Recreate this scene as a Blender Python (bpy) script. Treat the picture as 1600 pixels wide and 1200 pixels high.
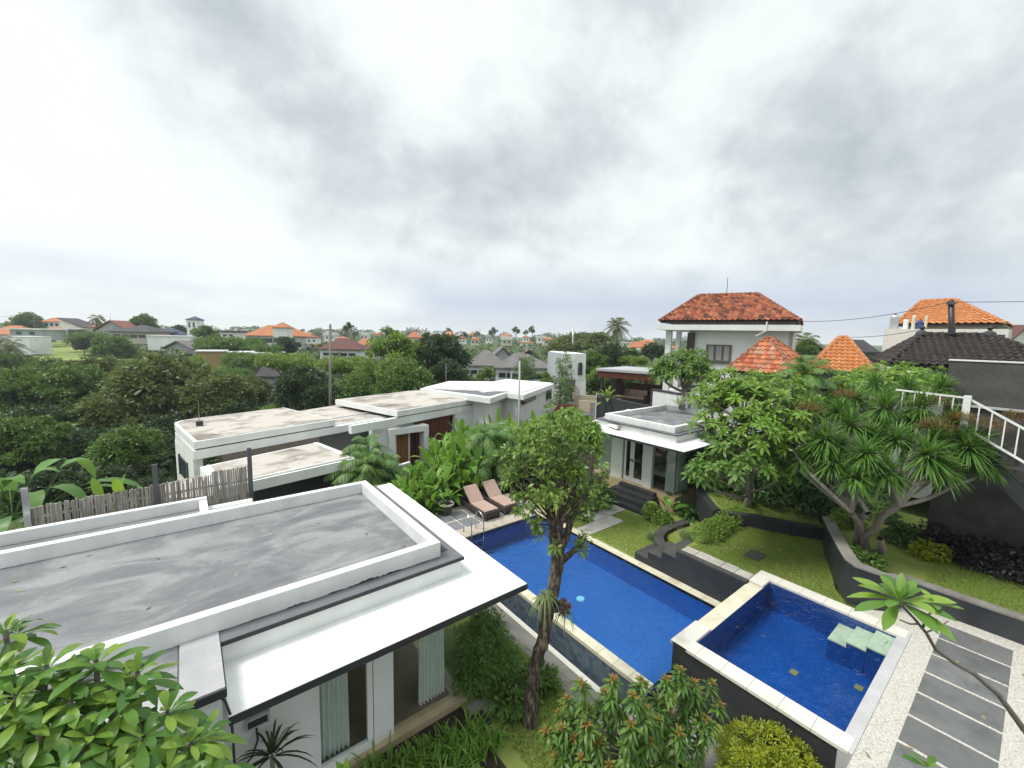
import bpy, math, random
import numpy as np
from mathutils import Vector, Matrix
R_ = math.radians
random.seed(7); rng = np.random.default_rng(11)
for o in list(bpy.data.objects): bpy.data.objects.remove(o)
scene = bpy.context.scene; COL = scene.collection

# ------------------------------------------------------------------ camera
H = 7.5                                   # metres above the main pool's rim
FPX, PITCH, ROLL, YAW = 656.64, 6.503, 1.259, 38.11
cam = bpy.data.cameras.new('camera'); camo = bpy.data.objects.new('camera', cam); COL.objects.link(camo)
cam.sensor_width = 36; cam.lens = 36*FPX/1600; cam.clip_start = .05; cam.clip_end = 9000
_p, _r, _y = R_(PITCH), R_(ROLL), R_(YAW)
fw = Vector((math.sin(_y)*math.cos(_p), math.cos(_y)*math.cos(_p), -math.sin(_p)))
rt0 = Vector((math.cos(_y), -math.sin(_y), 0)); up0 = rt0.cross(fw)
# picture x = cos r * right + sin r * up ; the horizon sinks to the right
rt = rt0*math.cos(_r) + up0*math.sin(_r); up = up0*math.cos(_r) - rt0*math.sin(_r)
from mathutils import Matrix
M3 = Matrix((rt, up, -fw)).transposed()
camo.matrix_world = Matrix.Translation((0,0,H)) @ M3.to_4x4()
scene.camera = camo
def ray(px, py): return fw + rt*((px-800)/FPX) - up*((py-600)/FPX)
def G(px, py, z=0.):                      # where a sight line meets a level
    d = ray(px, py); t = (z-H)/d.z; return Vector((d.x*t, d.y*t, z))
def D(px, py, dep): return Vector((0,0,H)) + ray(px, py)*dep
def onX(px, py, X): d = ray(px, py); return Vector((0,0,H)) + d*(X/d.x)
def onY(px, py, Y): d = ray(px, py); return Vector((0,0,H)) + d*(Y/d.y)

# ------------------------------------------------------------------ world, sun, exposure
SUN_EL, SUN_AZ = 58, -62                  # azimuth clockwise from +Y
w = bpy.data.worlds.new('World'); scene.world = w; w.use_nodes = True
nt = w.node_tree; N = nt.nodes; L = nt.links; N.clear()
def nd(nt_, t, **k):
    n = nt_.nodes.new(t)
    for a, b in k.items():
        if a in n.inputs.keys() and not hasattr(n, a): n.inputs[a].default_value = b
        else: setattr(n, a, b)
    return n
def math_(nt_, op, a, b=None, clamp=False):
    n = nt_.nodes.new('ShaderNodeMath'); n.operation = op; n.use_clamp = clamp
    for i, s in enumerate((a, b)):
        if s is None: continue
        if isinstance(s, (int, float)): n.inputs[i].default_value = s
        else: nt_.links.new(s, n.inputs[i])
    return n.outputs[0]
def ramp(nt_, fac, stops, interp='LINEAR'):
    n = nt_.nodes.new('ShaderNodeValToRGB'); cr = n.color_ramp; cr.interpolation = interp
    while len(cr.elements) < len(stops): cr.elements.new(.5)
    for e, (p, c) in zip(cr.elements, stops):
        e.position = p; e.color = (c, c, c, 1) if isinstance(c, (int, float)) else (*c, 1)
    nt_.links.new(fac, n.inputs[0]); return n.outputs[0]
out = nd(nt, 'ShaderNodeOutputWorld')
sky = nd(nt, 'ShaderNodeTexSky', sky_type='NISHITA'); sky.sun_disc = False
sky.sun_elevation = R_(SUN_EL); sky.sun_rotation = R_(SUN_AZ); sky.air_density = 1.0; sky.dust_density = 1.5
bg1 = nd(nt, 'ShaderNodeBackground'); bg1.inputs[1].default_value = .12; L.new(sky.outputs[0], bg1.inputs[0])
tc = nd(nt, 'ShaderNodeTexCoord'); sep = nd(nt, 'ShaderNodeSeparateXYZ'); L.new(tc.outputs['Generated'], sep.inputs[0])
zc = math_(nt, 'ADD', math_(nt, 'MAXIMUM', sep.outputs[2], 0.), .16)
comb = nd(nt, 'ShaderNodeCombineXYZ')
L.new(math_(nt, 'DIVIDE', sep.outputs[0], zc), comb.inputs[0]); L.new(math_(nt, 'DIVIDE', sep.outputs[1], zc), comb.inputs[1])
def noise(nt_, vec, scale, detail=6, rough=.55, dist=0., loc=(0,0,0)):
    m = nt_.nodes.new('ShaderNodeMapping'); m.inputs['Location'].default_value = loc; nt_.links.new(vec, m.inputs[0])
    n = nt_.nodes.new('ShaderNodeTexNoise'); nt_.links.new(m.outputs[0], n.inputs['Vector'])
    n.inputs['Scale'].default_value = scale; n.inputs['Detail'].default_value = detail
    n.inputs['Roughness'].default_value = rough; n.inputs['Distortion'].default_value = dist
    return n.outputs[0]
def sky_dir(px, py): return ray(px, py).normalized()
def blob(px, py, r_in, r_out):            # a soft cloud mass round one direction of the sky
    d = sky_dir(px, py); v = nd(nt, 'ShaderNodeVectorMath', operation='DOT_PRODUCT'); v.inputs[1].default_value = d
    nrm = nd(nt, 'ShaderNodeVectorMath', operation='NORMALIZE'); L.new(tc.outputs['Generated'], nrm.inputs[0]); L.new(nrm.outputs[0], v.inputs[0])
    mr = nd(nt, 'ShaderNodeMapRange', interpolation_type='SMOOTHSTEP'); L.new(v.outputs['Value'], mr.inputs[0])
    mr.inputs[1].default_value = math.cos(R_(r_out)); mr.inputs[2].default_value = math.cos(R_(r_in)); return mr.outputs[0]
nv_ = nd(nt, 'ShaderNodeVectorMath', operation='NORMALIZE'); L.new(tc.outputs['Generated'], nv_.inputs[0])
mpv = nd(nt, 'ShaderNodeMapping'); mpv.inputs['Scale'].default_value = (1, 1, 1.25); L.new(nv_.outputs[0], mpv.inputs[0])
n1 = noise(nt, mpv.outputs[0], 2.6, 9, .55, .35, (3.1, 1.7, 0))
n2 = noise(nt, mpv.outputs[0], 7.5, 8, .6, .25, (7.7, 4.2, 2))
n3 = noise(nt, comb.outputs[0], 1.1, 8, .58, .2, (1.7, 8.2, 0))
shade = math_(nt, 'ADD', math_(nt, 'ADD', math_(nt, 'MULTIPLY', n1, .55), math_(nt, 'MULTIPLY', n2, .33)), math_(nt, 'MULTIPLY', n3, .12))
for px, py, a, b, k in ((1500, 210, 1, 22, .13), (460, 190, 1, 16, .085), (820, 260, 1, 15, .085), (250, 70, 1, 13, .02), (1050, 90, 1, 16, .02), (620, 250, 1, 11, .06),
                        (640, 40, 1, 17, -.10), (60, 200, 2, 24, -.10), (150, 400, 3, 24, -.07), (1330, 420, 2, 16, -.05), (560, 430, 3, 18, -.05), (1000, 330, 1, 10, -.03)):
    shade = math_(nt, 'ADD', shade, math_(nt, 'MULTIPLY', blob(px, py, a, b), k))
ccol = ramp(nt, shade, [(.38, (.95, 1.0, .985)), (.455, (.88, .94, .93)), (.52, (.80, .86, .865)), (.59, (.66, .72, .74)), (.71, (.48, .54, .57))])
# bluish rain bands low over the horizon
hz = math_(nt, 'MULTIPLY', ramp(nt, sep.outputs[2], [(.0, 0), (.03, .55), (.075, .9), (.17, 0)]),
           ramp(nt, math_(nt, 'ADD', math_(nt, 'MULTIPLY', blob(980, 480, 4, 40), .45), noise(nt, comb.outputs[0], .5, 4, .5, 0, (1, 9, 0))), [(.42, 0), (.72, 1)]))
mixc = nd(nt, 'ShaderNodeMix', data_type='RGBA'); L.new(hz, mixc.inputs[0]); L.new(ccol, mixc.inputs[6]); mixc.inputs[7].default_value = (.56, .63, .76, 1)
bg2 = nd(nt, 'ShaderNodeBackground'); L.new(mixc.outputs[2], bg2.inputs[0]); L.new(ramp(nt, sep.outputs[2], [(.0, .53), (.58, .53), (.95, .85)]), bg2.inputs[1])   # an overcast sky is brightest overhead
ms = nd(nt, 'ShaderNodeMixShader'); L.new(bg1.outputs[0], ms.inputs[1]); L.new(bg2.outputs[0], ms.inputs[2])
L.new(ramp(nt, shade, [(.30, .93), (.42, .98)]), ms.inputs[0]); L.new(ms.outputs[0], out.inputs[0])
sl = bpy.data.lights.new('sun', 'SUN'); so = bpy.data.objects.new('sun', sl); COL.objects.link(so)
sl.energy = 1.55; sl.angle = R_(19); sl.color = (1, .955, .88)
sd = Vector((math.sin(R_(SUN_AZ))*math.cos(R_(SUN_EL)), math.cos(R_(SUN_AZ))*math.cos(R_(SUN_EL)), math.sin(R_(SUN_EL))))
so.rotation_euler = sd.to_track_quat('Z', 'Y').to_euler(); so.location = (0, 0, 60)
vs = scene.view_settings; scene.display_settings.display_device = 'sRGB'
vs.view_transform = 'Standard'; vs.look = 'None'; vs.exposure = 1.02; vs.gamma = 1; vs.use_curve_mapping = False
scene.cycles.max_bounces = 7; scene.cycles.transparent_max_bounces = 12; scene.cycles.diffuse_bounces = 3
scene.cycles.glossy_bounces = 3; scene.cycles.transmission_bounces = 4; scene.cycles.caustics_reflective = False; scene.cycles.caustics_refractive = False

# ------------------------------------------------------------------ object helpers
OFF = {}
class MB:                                 # collects faces of one mesh, in world coordinates
    def __init__(s): s.v = []; s.f = []
    def add(s, vs, fs):
        n = len(s.v); s.v += [tuple(p) for p in vs]; s.f += [tuple(i+n for i in f) for f in fs]; return s
    def box(s, x0, x1, y0, y1, z0, z1):
        return s.prism([(x0,y0),(x1,y0),(x1,y1),(x0,y1)], z0, z1)
    def prism(s, poly, z0, z1, inset=0.):
        n = len(poly); a = sum(poly[i][0]*poly[(i+1)%n][1]-poly[(i+1)%n][0]*poly[i][1] for i in range(n))
        if a < 0: poly = poly[::-1]
        vs = [(x,y,z0) for x,y in poly]+[(x,y,z1) for x,y in poly]
        return s.add(vs, [tuple(range(n-1,-1,-1)), tuple(range(n,2*n))]+[(i,(i+1)%n,n+(i+1)%n,n+i) for i in range(n)])
    def quad(s, *p): return s.add(p, [tuple(range(len(p)))])
    def obox(s, c, ax, ay, az):           # oriented box: centre and three half-axis vectors
        c = Vector(c); vs = []
        for k in (-1,1):
            for j in (-1,1):
                for i in (-1,1): vs.append(c+Vector(ax)*i+Vector(ay)*j+Vector(az)*k)
        return s.add(vs, [(0,2,3,1),(4,5,7,6),(0,1,5,4),(2,6,7,3),(0,4,6,2),(1,3,7,5)])
    def bar(s, a, b, wd, ht):             # square bar from a to b
        a = Vector(a); b = Vector(b); d = (b-a); l = d.length; d.normalize()
        sd_ = d.cross(Vector((0,0,1)));
        if sd_.length < 1e-4: sd_ = Vector((1,0,0))
        sd_.normalize(); u = sd_.cross(d)
        return s.obox((a+b)/2, d*(l/2), sd_*(wd/2), u*(ht/2))
    def tube(s, pts, rad, n=8, cap=True):
        pts = [Vector(p) for p in pts]; m = len(pts)
        rad = [rad]*m if isinstance(rad, (int,float)) else rad
        vs = []; prev = None
        for i, p in enumerate(pts):
            t = (pts[min(i+1,m-1)]-pts[max(i-1,0)]).normalized()
            a = t.cross(Vector((0,0,1))) if prev is None else (prev - t*prev.dot(t))
            if a.length < 1e-4: a = t.cross(Vector((1,0,0)))
            a.normalize(); prev = a; b = t.cross(a)
            for k in range(n):
                q = 2*math.pi*k/n; vs.append(p+(a*math.cos(q)+b*math.sin(q))*rad[i])
        fs = [(i*n+k, i*n+(k+1)%n, (i+1)*n+(k+1)%n, (i+1)*n+k) for i in range(m-1) for k in range(n)]
        if cap: fs += [tuple(range(n-1,-1,-1)), tuple((m-1)*n+k for k in range(n))]
        return s.add(vs, fs)
    def knobbly(s, pts, rad, n=16, amp=.13):
        k = len(s.v); s.tube(pts, rad, n)
        m = len(pts)
        for i in range(m):
            c = Vector(pts[i])
            for j in range(n):
                p = Vector(s.v[k+i*n+j]); d = p-c; a = 1+amp*(math.sin(j*2.1+i*.7)*.5+math.sin(j*4.7-i*1.3)*.4+random.uniform(-.6,.6)); s.v[k+i*n+j] = tuple(c+d*a)
        return s
    def lathe(s, prof, c, n=20):
        vs = []; 
        for r, z in prof:
            for k in range(n): q = 2*math.pi*k/n; vs.append((c[0]+r*math.cos(q), c[1]+r*math.sin(q), c[2]+z))
        m = len(prof)
        return s.add(vs, [(i*n+k, i*n+(k+1)%n, (i+1)*n+(k+1)%n, (i+1)*n+k) for i in range(m-1) for k in range(n)])
class NB:                                 # numpy-collected mesh
    def __init__(s): s.v = []; s.f = []; s.n = 0
    def add(s, V, F): s.v.append(np.asarray(V, np.float32).reshape(-1,3)); s.f.append(np.asarray(F, np.int32)+s.n); s.n += len(s.v[-1]); return s
    def mb(s, mb):
        V = np.array(mb.v, np.float32)
        q = [f if len(f) == 4 else (f+(f[-1],)) for f in mb.f if len(f) <= 4]
        return s.add(V, [f if len(set(f)) == 4 else f for f in q])
    def leaves(s, g): return s.add(*g)
def _finish(o, parent):
    COL.objects.link(o)
    if parent is not None: o.parent = parent
    return o
def root_off(parent):
    p = parent
    while p.parent is not None: p = p.parent
    return np.array(p.location) if p.type == 'EMPTY' or True else 0
def mesh_obj(name, mb, mat, parent=None, smooth=False, loc=None, label=None, bevel=0):
    me = bpy.data.meshes.new(name)
    off = np.array(loc if loc is not None else (0,0,0), float)
    if parent is not None: off = root_off(parent)
    if isinstance(mb, NB):
        V = np.concatenate(mb.v) - off.astype(np.float32); F = np.concatenate(mb.f)
        me.vertices.add(len(V)); me.vertices.foreach_set('co', V.ravel())
        me.loops.add(F.size); me.loops.foreach_set('vertex_index', F.ravel())
        me.polygons.add(len(F)); me.polygons.foreach_set('loop_start', np.arange(0, F.size, F.shape[1], dtype=np.int32))
        me.update(calc_edges=True)
    else:
        me.from_pydata([(x-off[0], y-off[1], z-off[2]) for x,y,z in mb.v], [], mb.f); me.update()
    if smooth: me.polygons.foreach_set('use_smooth', [True]*len(me.polygons))
    me.materials.append(mat)
    o = bpy.data.objects.new(name, me)
    if parent is None and loc is not None: o.location = loc
    if label: o['label'] = label
    if bevel:
        b = o.modifiers.new('bevel', 'BEVEL'); b.width = bevel; b.segments = 2; b.limit_method = 'ANGLE'
    return _finish(o, parent)
def tag(o, label, cat, group=None):
    o['label'] = label; o['category'] = cat
    if group: o['group'] = group
    return o
def thing(name, label, cat, loc=(0,0,0), group=None):
    o = bpy.data.objects.new(name, None); o.empty_display_size = .2; o.location = loc
    COL.objects.link(o); return tag(o, label, cat, group)
def single(name, mb, mat, label, cat, group=None, **k): return tag(mesh_obj(name, mb, mat, **k), label, cat, group)
def struct(name, mb, mat, **k): o = mesh_obj(name, mb, mat, **k); o['kind'] = 'structure'; return o
def copy_tree(o, parent=None):
    c = o.copy(); COL.objects.link(c)
    if parent is not None: c.parent = parent
    for ch in list(o.children): copy_tree(ch, c)
    return c

# ------------------------------------------------------------------ materials
MATS = {}
def new_mat(name):
    m = bpy.data.materials.new(name); m.use_nodes = True
    return m, m.node_tree, m.node_tree.nodes['Principled BSDF']
def lerp(a, b, t): return tuple(a[i]*(1-t)+b[i]*t for i in range(3))
def surf(name, base, dark=None, amt=.5, scale=1.5, rough=.8, bump=.15, bscale=30, streak=0, spec=.3, stretch=(1,1,1), stops=None, dist=.3, fine=.12):
    """plaster, concrete, stone: base colour with patches of a second colour, fine grain and a bump"""
    m, t, b = new_mat(name); c = t.nodes.new('ShaderNodeTexCoord')
    mp = t.nodes.new('ShaderNodeMapping'); mp.inputs['Scale'].default_value = stretch; t.links.new(c.outputs['Object'], mp.inputs[0])
    dark = dark or lerp(base, (0,0,0), .4)
    f = noise(t, mp.outputs[0], scale, 7, .6, dist)
    mask = ramp(t, f, stops or [(.5-.12*(1-amt)-.1*amt, 0), (.72, 1)])
    g = noise(t, c.outputs['Object'], bscale, 4, .6)
    mx = t.nodes.new('ShaderNodeMix'); mx.data_type = 'RGBA'; t.links.new(math_(t, 'MULTIPLY', mask, amt), mx.inputs[0])
    mx.inputs[6].default_value = (*base, 1); mx.inputs[7].default_value = (*dark, 1)
    hv = t.nodes.new('ShaderNodeHueSaturation'); t.links.new(mx.outputs[2], hv.inputs['Color'])
    t.links.new(math_(t, 'ADD', math_(t, 'MULTIPLY', g, fine*2), 1-fine), hv.inputs['Value'])
    t.links.new(hv.outputs[0], b.inputs['Base Color'])
    b.inputs['Roughness'].default_value = rough; b.inputs['Specular IOR Level'].default_value = spec
    if bump:
        bp = t.nodes.new('ShaderNodeBump'); bp.inputs['Strength'].default_value = bump; bp.inputs['Distance'].default_value = .02
        t.links.new(g, bp.inputs['Height']); t.links.new(bp.outputs[0], b.inputs['Normal'])
    return m
def leafmat(name, cols, rough=.42, trans=.28, spec=.35):
    """leaves: a colour of its own for every leaf, light partly shining through"""
    m, t, b = new_mat(name); g = t.nodes.new('ShaderNodeNewGeometry')
    n = len(cols); r = ramp(t, g.outputs['Random Per Island'], [(i/max(1,n-1), c) for i, c in enumerate(cols)])
    t.links.new(r, b.inputs['Base Color']); b.inputs['Roughness'].default_value = rough; b.inputs['Specular IOR Level'].default_value = spec
    tr = t.nodes.new('ShaderNodeBsdfTranslucent'); hv = t.nodes.new('ShaderNodeHueSaturation'); hv.inputs['Value'].default_value = 1.7; hv.inputs['Hue'].default_value = .485
    t.links.new(r, hv.inputs['Color']); t.links.new(hv.outputs[0], tr.inputs[0])
    mx = t.nodes.new('ShaderNodeMixShader'); mx.inputs[0].default_value = trans
    o = t.nodes['Material Output']; t.links.new(b.outputs[0], mx.inputs[1]); t.links.new(tr.outputs[0], mx.inputs[2]); t.links.new(mx.outputs[0], o.inputs[0])
    return m
def plain(name, col, rough=.5, metal=0., spec=.5, var=.06, bscale=40):
    m = surf(name, col, lerp(col, (0,0,0), .25), .5, 4, rough, .05, bscale, spec=spec, fine=var)
    m.node_tree.nodes['Principled BSDF'].inputs['Metallic'].default_value = metal; return m
def glassmat(name, tint=(.93,.96,.945), refl=1.0):
    m, t, b = new_mat(name); t.nodes.remove(b); o = t.nodes['Material Output']
    tr = t.nodes.new('ShaderNodeBsdfTransparent'); tr.inputs[0].default_value = (*tint, 1)
    gl = t.nodes.new('ShaderNodeBsdfGlossy'); gl.inputs['Roughness'].default_value = .02
    lw = t.nodes.new('ShaderNodeLayerWeight'); lw.inputs[0].default_value = .5
    mx = t.nodes.new('ShaderNodeMixShader'); t.links.new(math_(t, 'ADD', math_(t, 'MULTIPLY', math_(t, 'POWER', lw.outputs['Facing'], 4.5), .8*refl), .045), mx.inputs[0])
    t.links.new(tr.outputs[0], mx.inputs[1]); t.links.new(gl.outputs[0], mx.inputs[2]); t.links.new(mx.outputs[0], o.inputs[0]); return m
def watermat(name, tint):
    m, t, b = new_mat(name); t.nodes.remove(b); o = t.nodes['Material Output']
    c = t.nodes.new('ShaderNodeTexCoord')
    mp = t.nodes.new('ShaderNodeMapping'); mp.inputs['Scale'].default_value = (1, 1.7, 1); mp.inputs['Rotation'].default_value = (0,0,.5); t.links.new(c.outputs['Object'], mp.inputs[0])
    h = math_(t, 'ADD', math_(t, 'ADD', math_(t, 'MULTIPLY', noise(t, mp.outputs[0], 3.2, 3, .55, .8), 1.0), math_(t, 'MULTIPLY', noise(t, mp.outputs[0], .9, 2, .5, .6), 1.3)), math_(t, 'MULTIPLY', noise(t, mp.outputs[0], 9, 2, .5, .6), .22))
    bp = t.nodes.new('ShaderNodeBump'); bp.inputs['Strength'].default_value = 1.0; bp.inputs['Distance'].default_value = .055; t.links.new(h, bp.inputs['Height'])
    tr = t.nodes.new('ShaderNodeBsdfTransparent'); tr.inputs[0].default_value = (*tint, 1)
    gl = t.nodes.new('ShaderNodeBsdfGlossy'); gl.inputs['Roughness'].default_value = .03; t.links.new(bp.outputs[0], gl.inputs['Normal'])
    fr = t.nodes.new('ShaderNodeFresnel'); fr.inputs[0].default_value = 1.33; t.links.new(bp.outputs[0], fr.inputs['Normal'])
    mx = t.nodes.new('ShaderNodeMixShader'); t.links.new(fr.outputs[0], mx.inputs[0])
    t.links.new(tr.outputs[0], mx.inputs[1]); t.links.new(gl.outputs[0], mx.inputs[2]); t.links.new(mx.outputs[0], o.inputs[0]); return m
def tilemat(name, cols, size, grout, rough=.3, spec=.5, blot=.5):
    """small square tiles, each its own shade"""
    m, t, b = new_mat(name); c = t.nodes.new('ShaderNodeTexCoord')
    sp = t.nodes.new('ShaderNodeSeparateXYZ'); t.links.new(c.outputs['Object'], sp.inputs[0])
    cell = t.nodes.new('ShaderNodeCombineXYZ'); gm = None
    for i in range(3):
        q = math_(t, 'DIVIDE', sp.outputs[i], size); q = math_(t, 'ADD', q, .137)
        t.links.new(math_(t, 'FLOOR', q), cell.inputs[i]); fr = math_(t, 'FRACT', q)
        e = math_(t, 'GREATER_THAN', math_(t, 'ABSOLUTE', math_(t, 'SUBTRACT', fr, .5)), .455)
        gm = e if gm is None else math_(t, 'MAXIMUM', gm, e)
    wn = t.nodes.new('ShaderNodeTexWhiteNoise'); t.links.new(cell.outputs[0], wn.inputs[0])
    big = noise(t, c.outputs['Object'], .9, 4, .6)
    r = ramp(t, math_(t, 'ADD', math_(t, 'MULTIPLY', wn.outputs[0], 1-blot), math_(t, 'MULTIPLY', big, blot)), [(i/(len(cols)-1), x) for i, x in enumerate(cols)])
    mx = t.nodes.new('ShaderNodeMix'); mx.data_type = 'RGBA'; t.links.new(math_(t, 'MULTIPLY', gm, .7), mx.inputs[0]); t.links.new(r, mx.inputs[6]); mx.inputs[7].default_value = (*grout, 1)
    t.links.new(mx.outputs[2], b.inputs['Base Color']); b.inputs['Roughness'].default_value = rough; b.inputs['Specular IOR Level'].default_value = spec
    return m
def tileroof(name, cols, rough=.8, moss=(.05,.035,.03), amt=.5):
    """roof tiles, every tile its own shade, darkened by lichen in patches"""
    m, t, b = new_mat(name); g = t.nodes.new('ShaderNodeNewGeometry'); c = t.nodes.new('ShaderNodeTexCoord')
    r = ramp(t, g.outputs['Random Per Island'], [(i/(len(cols)-1), x) for i, x in enumerate(cols)])
    mk = ramp(t, noise(t, c.outputs['Object'], 2.6, 8, .8), [(.46, 0), (.64, 1)])
    mx = t.nodes.new('ShaderNodeMix'); mx.data_type = 'RGBA'; t.links.new(math_(t, 'MULTIPLY', mk, amt), mx.inputs[0]); t.links.new(r, mx.inputs[6]); mx.inputs[7].default_value = (*moss, 1)
    t.links.new(mx.outputs[2], b.inputs['Base Color']); b.inputs['Roughness'].default_value = rough; b.inputs['Specular IOR Level'].default_value = .25
    return m
def farroof(name, col, rows=3.5):
    m, t, b = new_mat(name); c = t.nodes.new('ShaderNodeTexCoord')
    sp = t.nodes.new('ShaderNodeSeparateXYZ'); t.links.new(c.outputs['Object'], sp.inputs[0])
    wv = math_(t, 'FRACT', math_(t, 'MULTIPLY', sp.outputs[2], rows))
    n = noise(t, c.outputs['Object'], 1.1, 6, .7)
    hv = t.nodes.new('ShaderNodeHueSaturation'); hv.inputs['Color'].default_value = (*col, 1)
    t.links.new(math_(t, 'ADD', math_(t, 'ADD', math_(t, 'MULTIPLY', wv, .25), math_(t, 'MULTIPLY', n, .9)), .4), hv.inputs['Value'])
    t.links.new(hv.outputs[0], b.inputs['Base Color']); b.inputs['Roughness'].default_value = .85; return m
white = surf('white_paint', (.77,.78,.77), (.52,.53,.51), .45, 1.0, .6, .08, 25, stretch=(1,1,.5), fine=.03)
white2 = surf('weathered_white_paint', (.76,.77,.76), (.36,.37,.36), .45, 1.1, .7, .1, 25, stretch=(1,1,.25), fine=.05)
trim_dark = surf('charcoal_trim', (.035,.037,.042), (.07,.07,.075), .5, 2, .6, .1)
ledge_m = surf('grey_ledge_screed', (.17,.175,.19), (.10,.10,.115), .8, .8, .75, .2, 25)
roofgrey = surf('stained_grey_screed', (.265,.27,.275), (.085,.088,.10), .85, 1.1, .7, .3, 22, stretch=(.7,1.2,1), stops=[(.40,0),(.47,.25),(.53,.55),(.60,.7),(.74,1)], dist=.7, fine=.2)
roofcream = surf('stained_cream_roof', (.50,.46,.42), (.11,.09,.07), .95, .75, .85, .2, 20, stretch=(.8,1.1,1), stops=[(.475,0),(.52,.3),(.58,.5),(.70,1)], dist=.5, fine=.1)
marble = surf('tan_marble', (.52,.41,.27), (.36,.27,.16), .8, 3, .35, .03, 30, spec=.5)
creamstone = surf('cream_stone', (.62,.59,.46), (.40,.36,.24), .8, 1.8, .8, .3, 40, stops=[(.48,0),(.75,1)])
palestone = surf('pale_pool_coping_stone', (.64,.62,.56), (.36,.33,.27), .75, 2.2, .8, .35, 35, stops=[(.55,0),(.8,1)])
bluestone = tilemat('dark_blue_mosaic', [(.005,.055,.18),(.010,.10,.31),(.02,.15,.45)], .045, (.008,.05,.2), .25, blot=.8)
wetwall = tilemat('overflow_wall_tile', [(.04,.065,.09),(.17,.22,.26),(.34,.40,.44),(.09,.12,.16)], .13, (.03,.05,.07), .25, .5, .55)
black_stone = surf('black_andesite', (.028,.031,.036), (.055,.058,.06), .6, 1.2, .55, .2, 30, fine=.2)
darkstone = surf('dark_stone_steps', (.075,.073,.07), (.035,.035,.036), .8, 1.8, .8, .3, 28, fine=.2)
greyslab = surf('charcoal_slab', (.155,.16,.16), (.085,.09,.09), .8, 1.6, .75, .25, 40, fine=.2)
gravel = surf('washed_pebble_concrete', (.62,.60,.545), (.27,.245,.20), .8, 34, .9, .9, 80, stops=[(.46,0),(.66,1)], fine=.3)
pathstone = surf('grey_stone_path', (.27,.255,.23), (.13,.125,.115), .8, 1.4, .85, .25, 28, fine=.15)
greywall = surf('raw_grey_render', (.095,.092,.088), (.04,.04,.04), .8, 1.1, .9, .35, 16, fine=.25, stretch=(1,1,1.4))
palewall = surf('pale_grey_render', (.50,.52,.52), (.32,.33,.33), .6, .8, .9, .2, 18)
earth = surf('dark_soil', (.045,.034,.024), (.02,.017,.012), .7, 3, .95, .5, 30)
woodred = surf('dark_red_timber', (.115,.035,.02), (.05,.016,.010), .8, 1.2, .45, .1, 20, stretch=(7,7,.4), fine=.2)
woodbrown = surf('brown_timber', (.27,.125,.05), (.15,.065,.025), .8, 1.2, .5, .1, 20, stretch=(7,7,.4), fine=.2)
bamboo_m = surf('weathered_bamboo', (.40,.375,.34), (.13,.12,.11), .9, 2.2, .85, .3, 20, stretch=(6,6,.8), fine=.25)
post_m = plain('grey_steel', (.10,.105,.115), .5, .3)
chrome = plain('stainless_steel', (.55,.56,.58), .22, 1.0)
wicker = surf('grey_brown_wicker', (.085,.068,.058), (.035,.03,.027), .9, 35, .8, .8, 90, fine=.35)
cushion = surf('pinkish_brown_canvas', (.44,.315,.265), (.36,.25,.21), .5, 2, .9, .15, 60, fine=.08)
curtain_m = surf('sheer_pale_green_curtain', (.72,.75,.73), (.58,.62,.60), .6, 3, .9, .05, 20, stretch=(5,5,.3), fine=.05)
glass = glassmat('window_glass'); glass_far = plain('dark_window_glass', (.045,.06,.075), .12, spec=.8)
floor_in = surf('brown_polished_floor', (.25,.19,.14), (.14,.105,.075), .8, 1.1, .3, .05, 14)
inwall = plain('interior_plaster', (.46,.44,.40), .8)
darkwood = plain('dark_furniture_wood', (.035,.022,.016), .4)
linen = plain('grey_bed_linen', (.45,.45,.46), .9)
bark = surf('rough_bark', (.05,.039,.03), (.33,.27,.20), .85, 5, .95, 1.0, 30, stretch=(3.2,3.2,.7), fine=.5, stops=[(.46,0),(.56,.4),(.70,1)])
barkgrey = surf('pale_grey_bark', (.24,.215,.19), (.11,.095,.08), .8, 5, .9, .7, 26, stretch=(2,2,.9), fine=.25)
asphalt = surf('worn_asphalt', (.12,.12,.118), (.07,.07,.07), .6, 1, .9, .2, 40)
copper = surf('lawn_grass', (.185,.25,.05), (.28,.30,.09), .8, .8, .95, .9, 70, fine=.4, stops=[(.42,0),(.7,1)])
lawn_m = copper; lawn_m.name = 'lawn_grass'

# ------------------------------------------------------------------ terrain
def sstep(a, b, x): t = np.clip((x-a)/(b-a), 0, 1); return t*t*(3-2*t)
def gh(x, y):                             # height of the natural ground
    x = np.asarray(x, float); y = np.asarray(y, float)
    u = x*.787-y*.617; v = x*.617+y*.787; r = np.hypot(x, y)
    h = -1.75 + 0*u
    h = h - 2.4*sstep(-2, -14, u)*sstep(14, 28, v)*(1-sstep(60, 88, v))
    h = h + 1.75*sstep(60, 95, v)*sstep(10, -20, u)
    h = h + 2.2*sstep(0, 8, u)*sstep(27, 36, v)*(1-sstep(60, 90, v))
    h = h + 2.4*sstep(8, 16, u)*sstep(12, 20, v)
    h = h + 1.2*sstep(90, 260, v)
    return h + .25*np.sin(x*.07)*np.cos(y*.05)*sstep(40, 80, r)
nr, na = 90, 120; rr = 2.0*(2200/2.0)**(np.linspace(0, 1, nr)); aa = np.linspace(0, 2*np.pi, na, endpoint=False)
Rg, Ag = np.meshgrid(rr, aa, indexing='ij'); X = Rg*np.sin(Ag)+6; Y = Rg*np.cos(Ag)+6
V = np.stack([X, Y, gh(X, Y)], -1).reshape(-1,3)
i, j = np.meshgrid(np.arange(nr-1), np.arange(na), indexing='ij'); k = (j+1)%na
Fq = np.stack([i*na+j, i*na+k, (i+1)*na+k, (i+1)*na+j], -1).reshape(-1,4)[:, ::-1]
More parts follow.
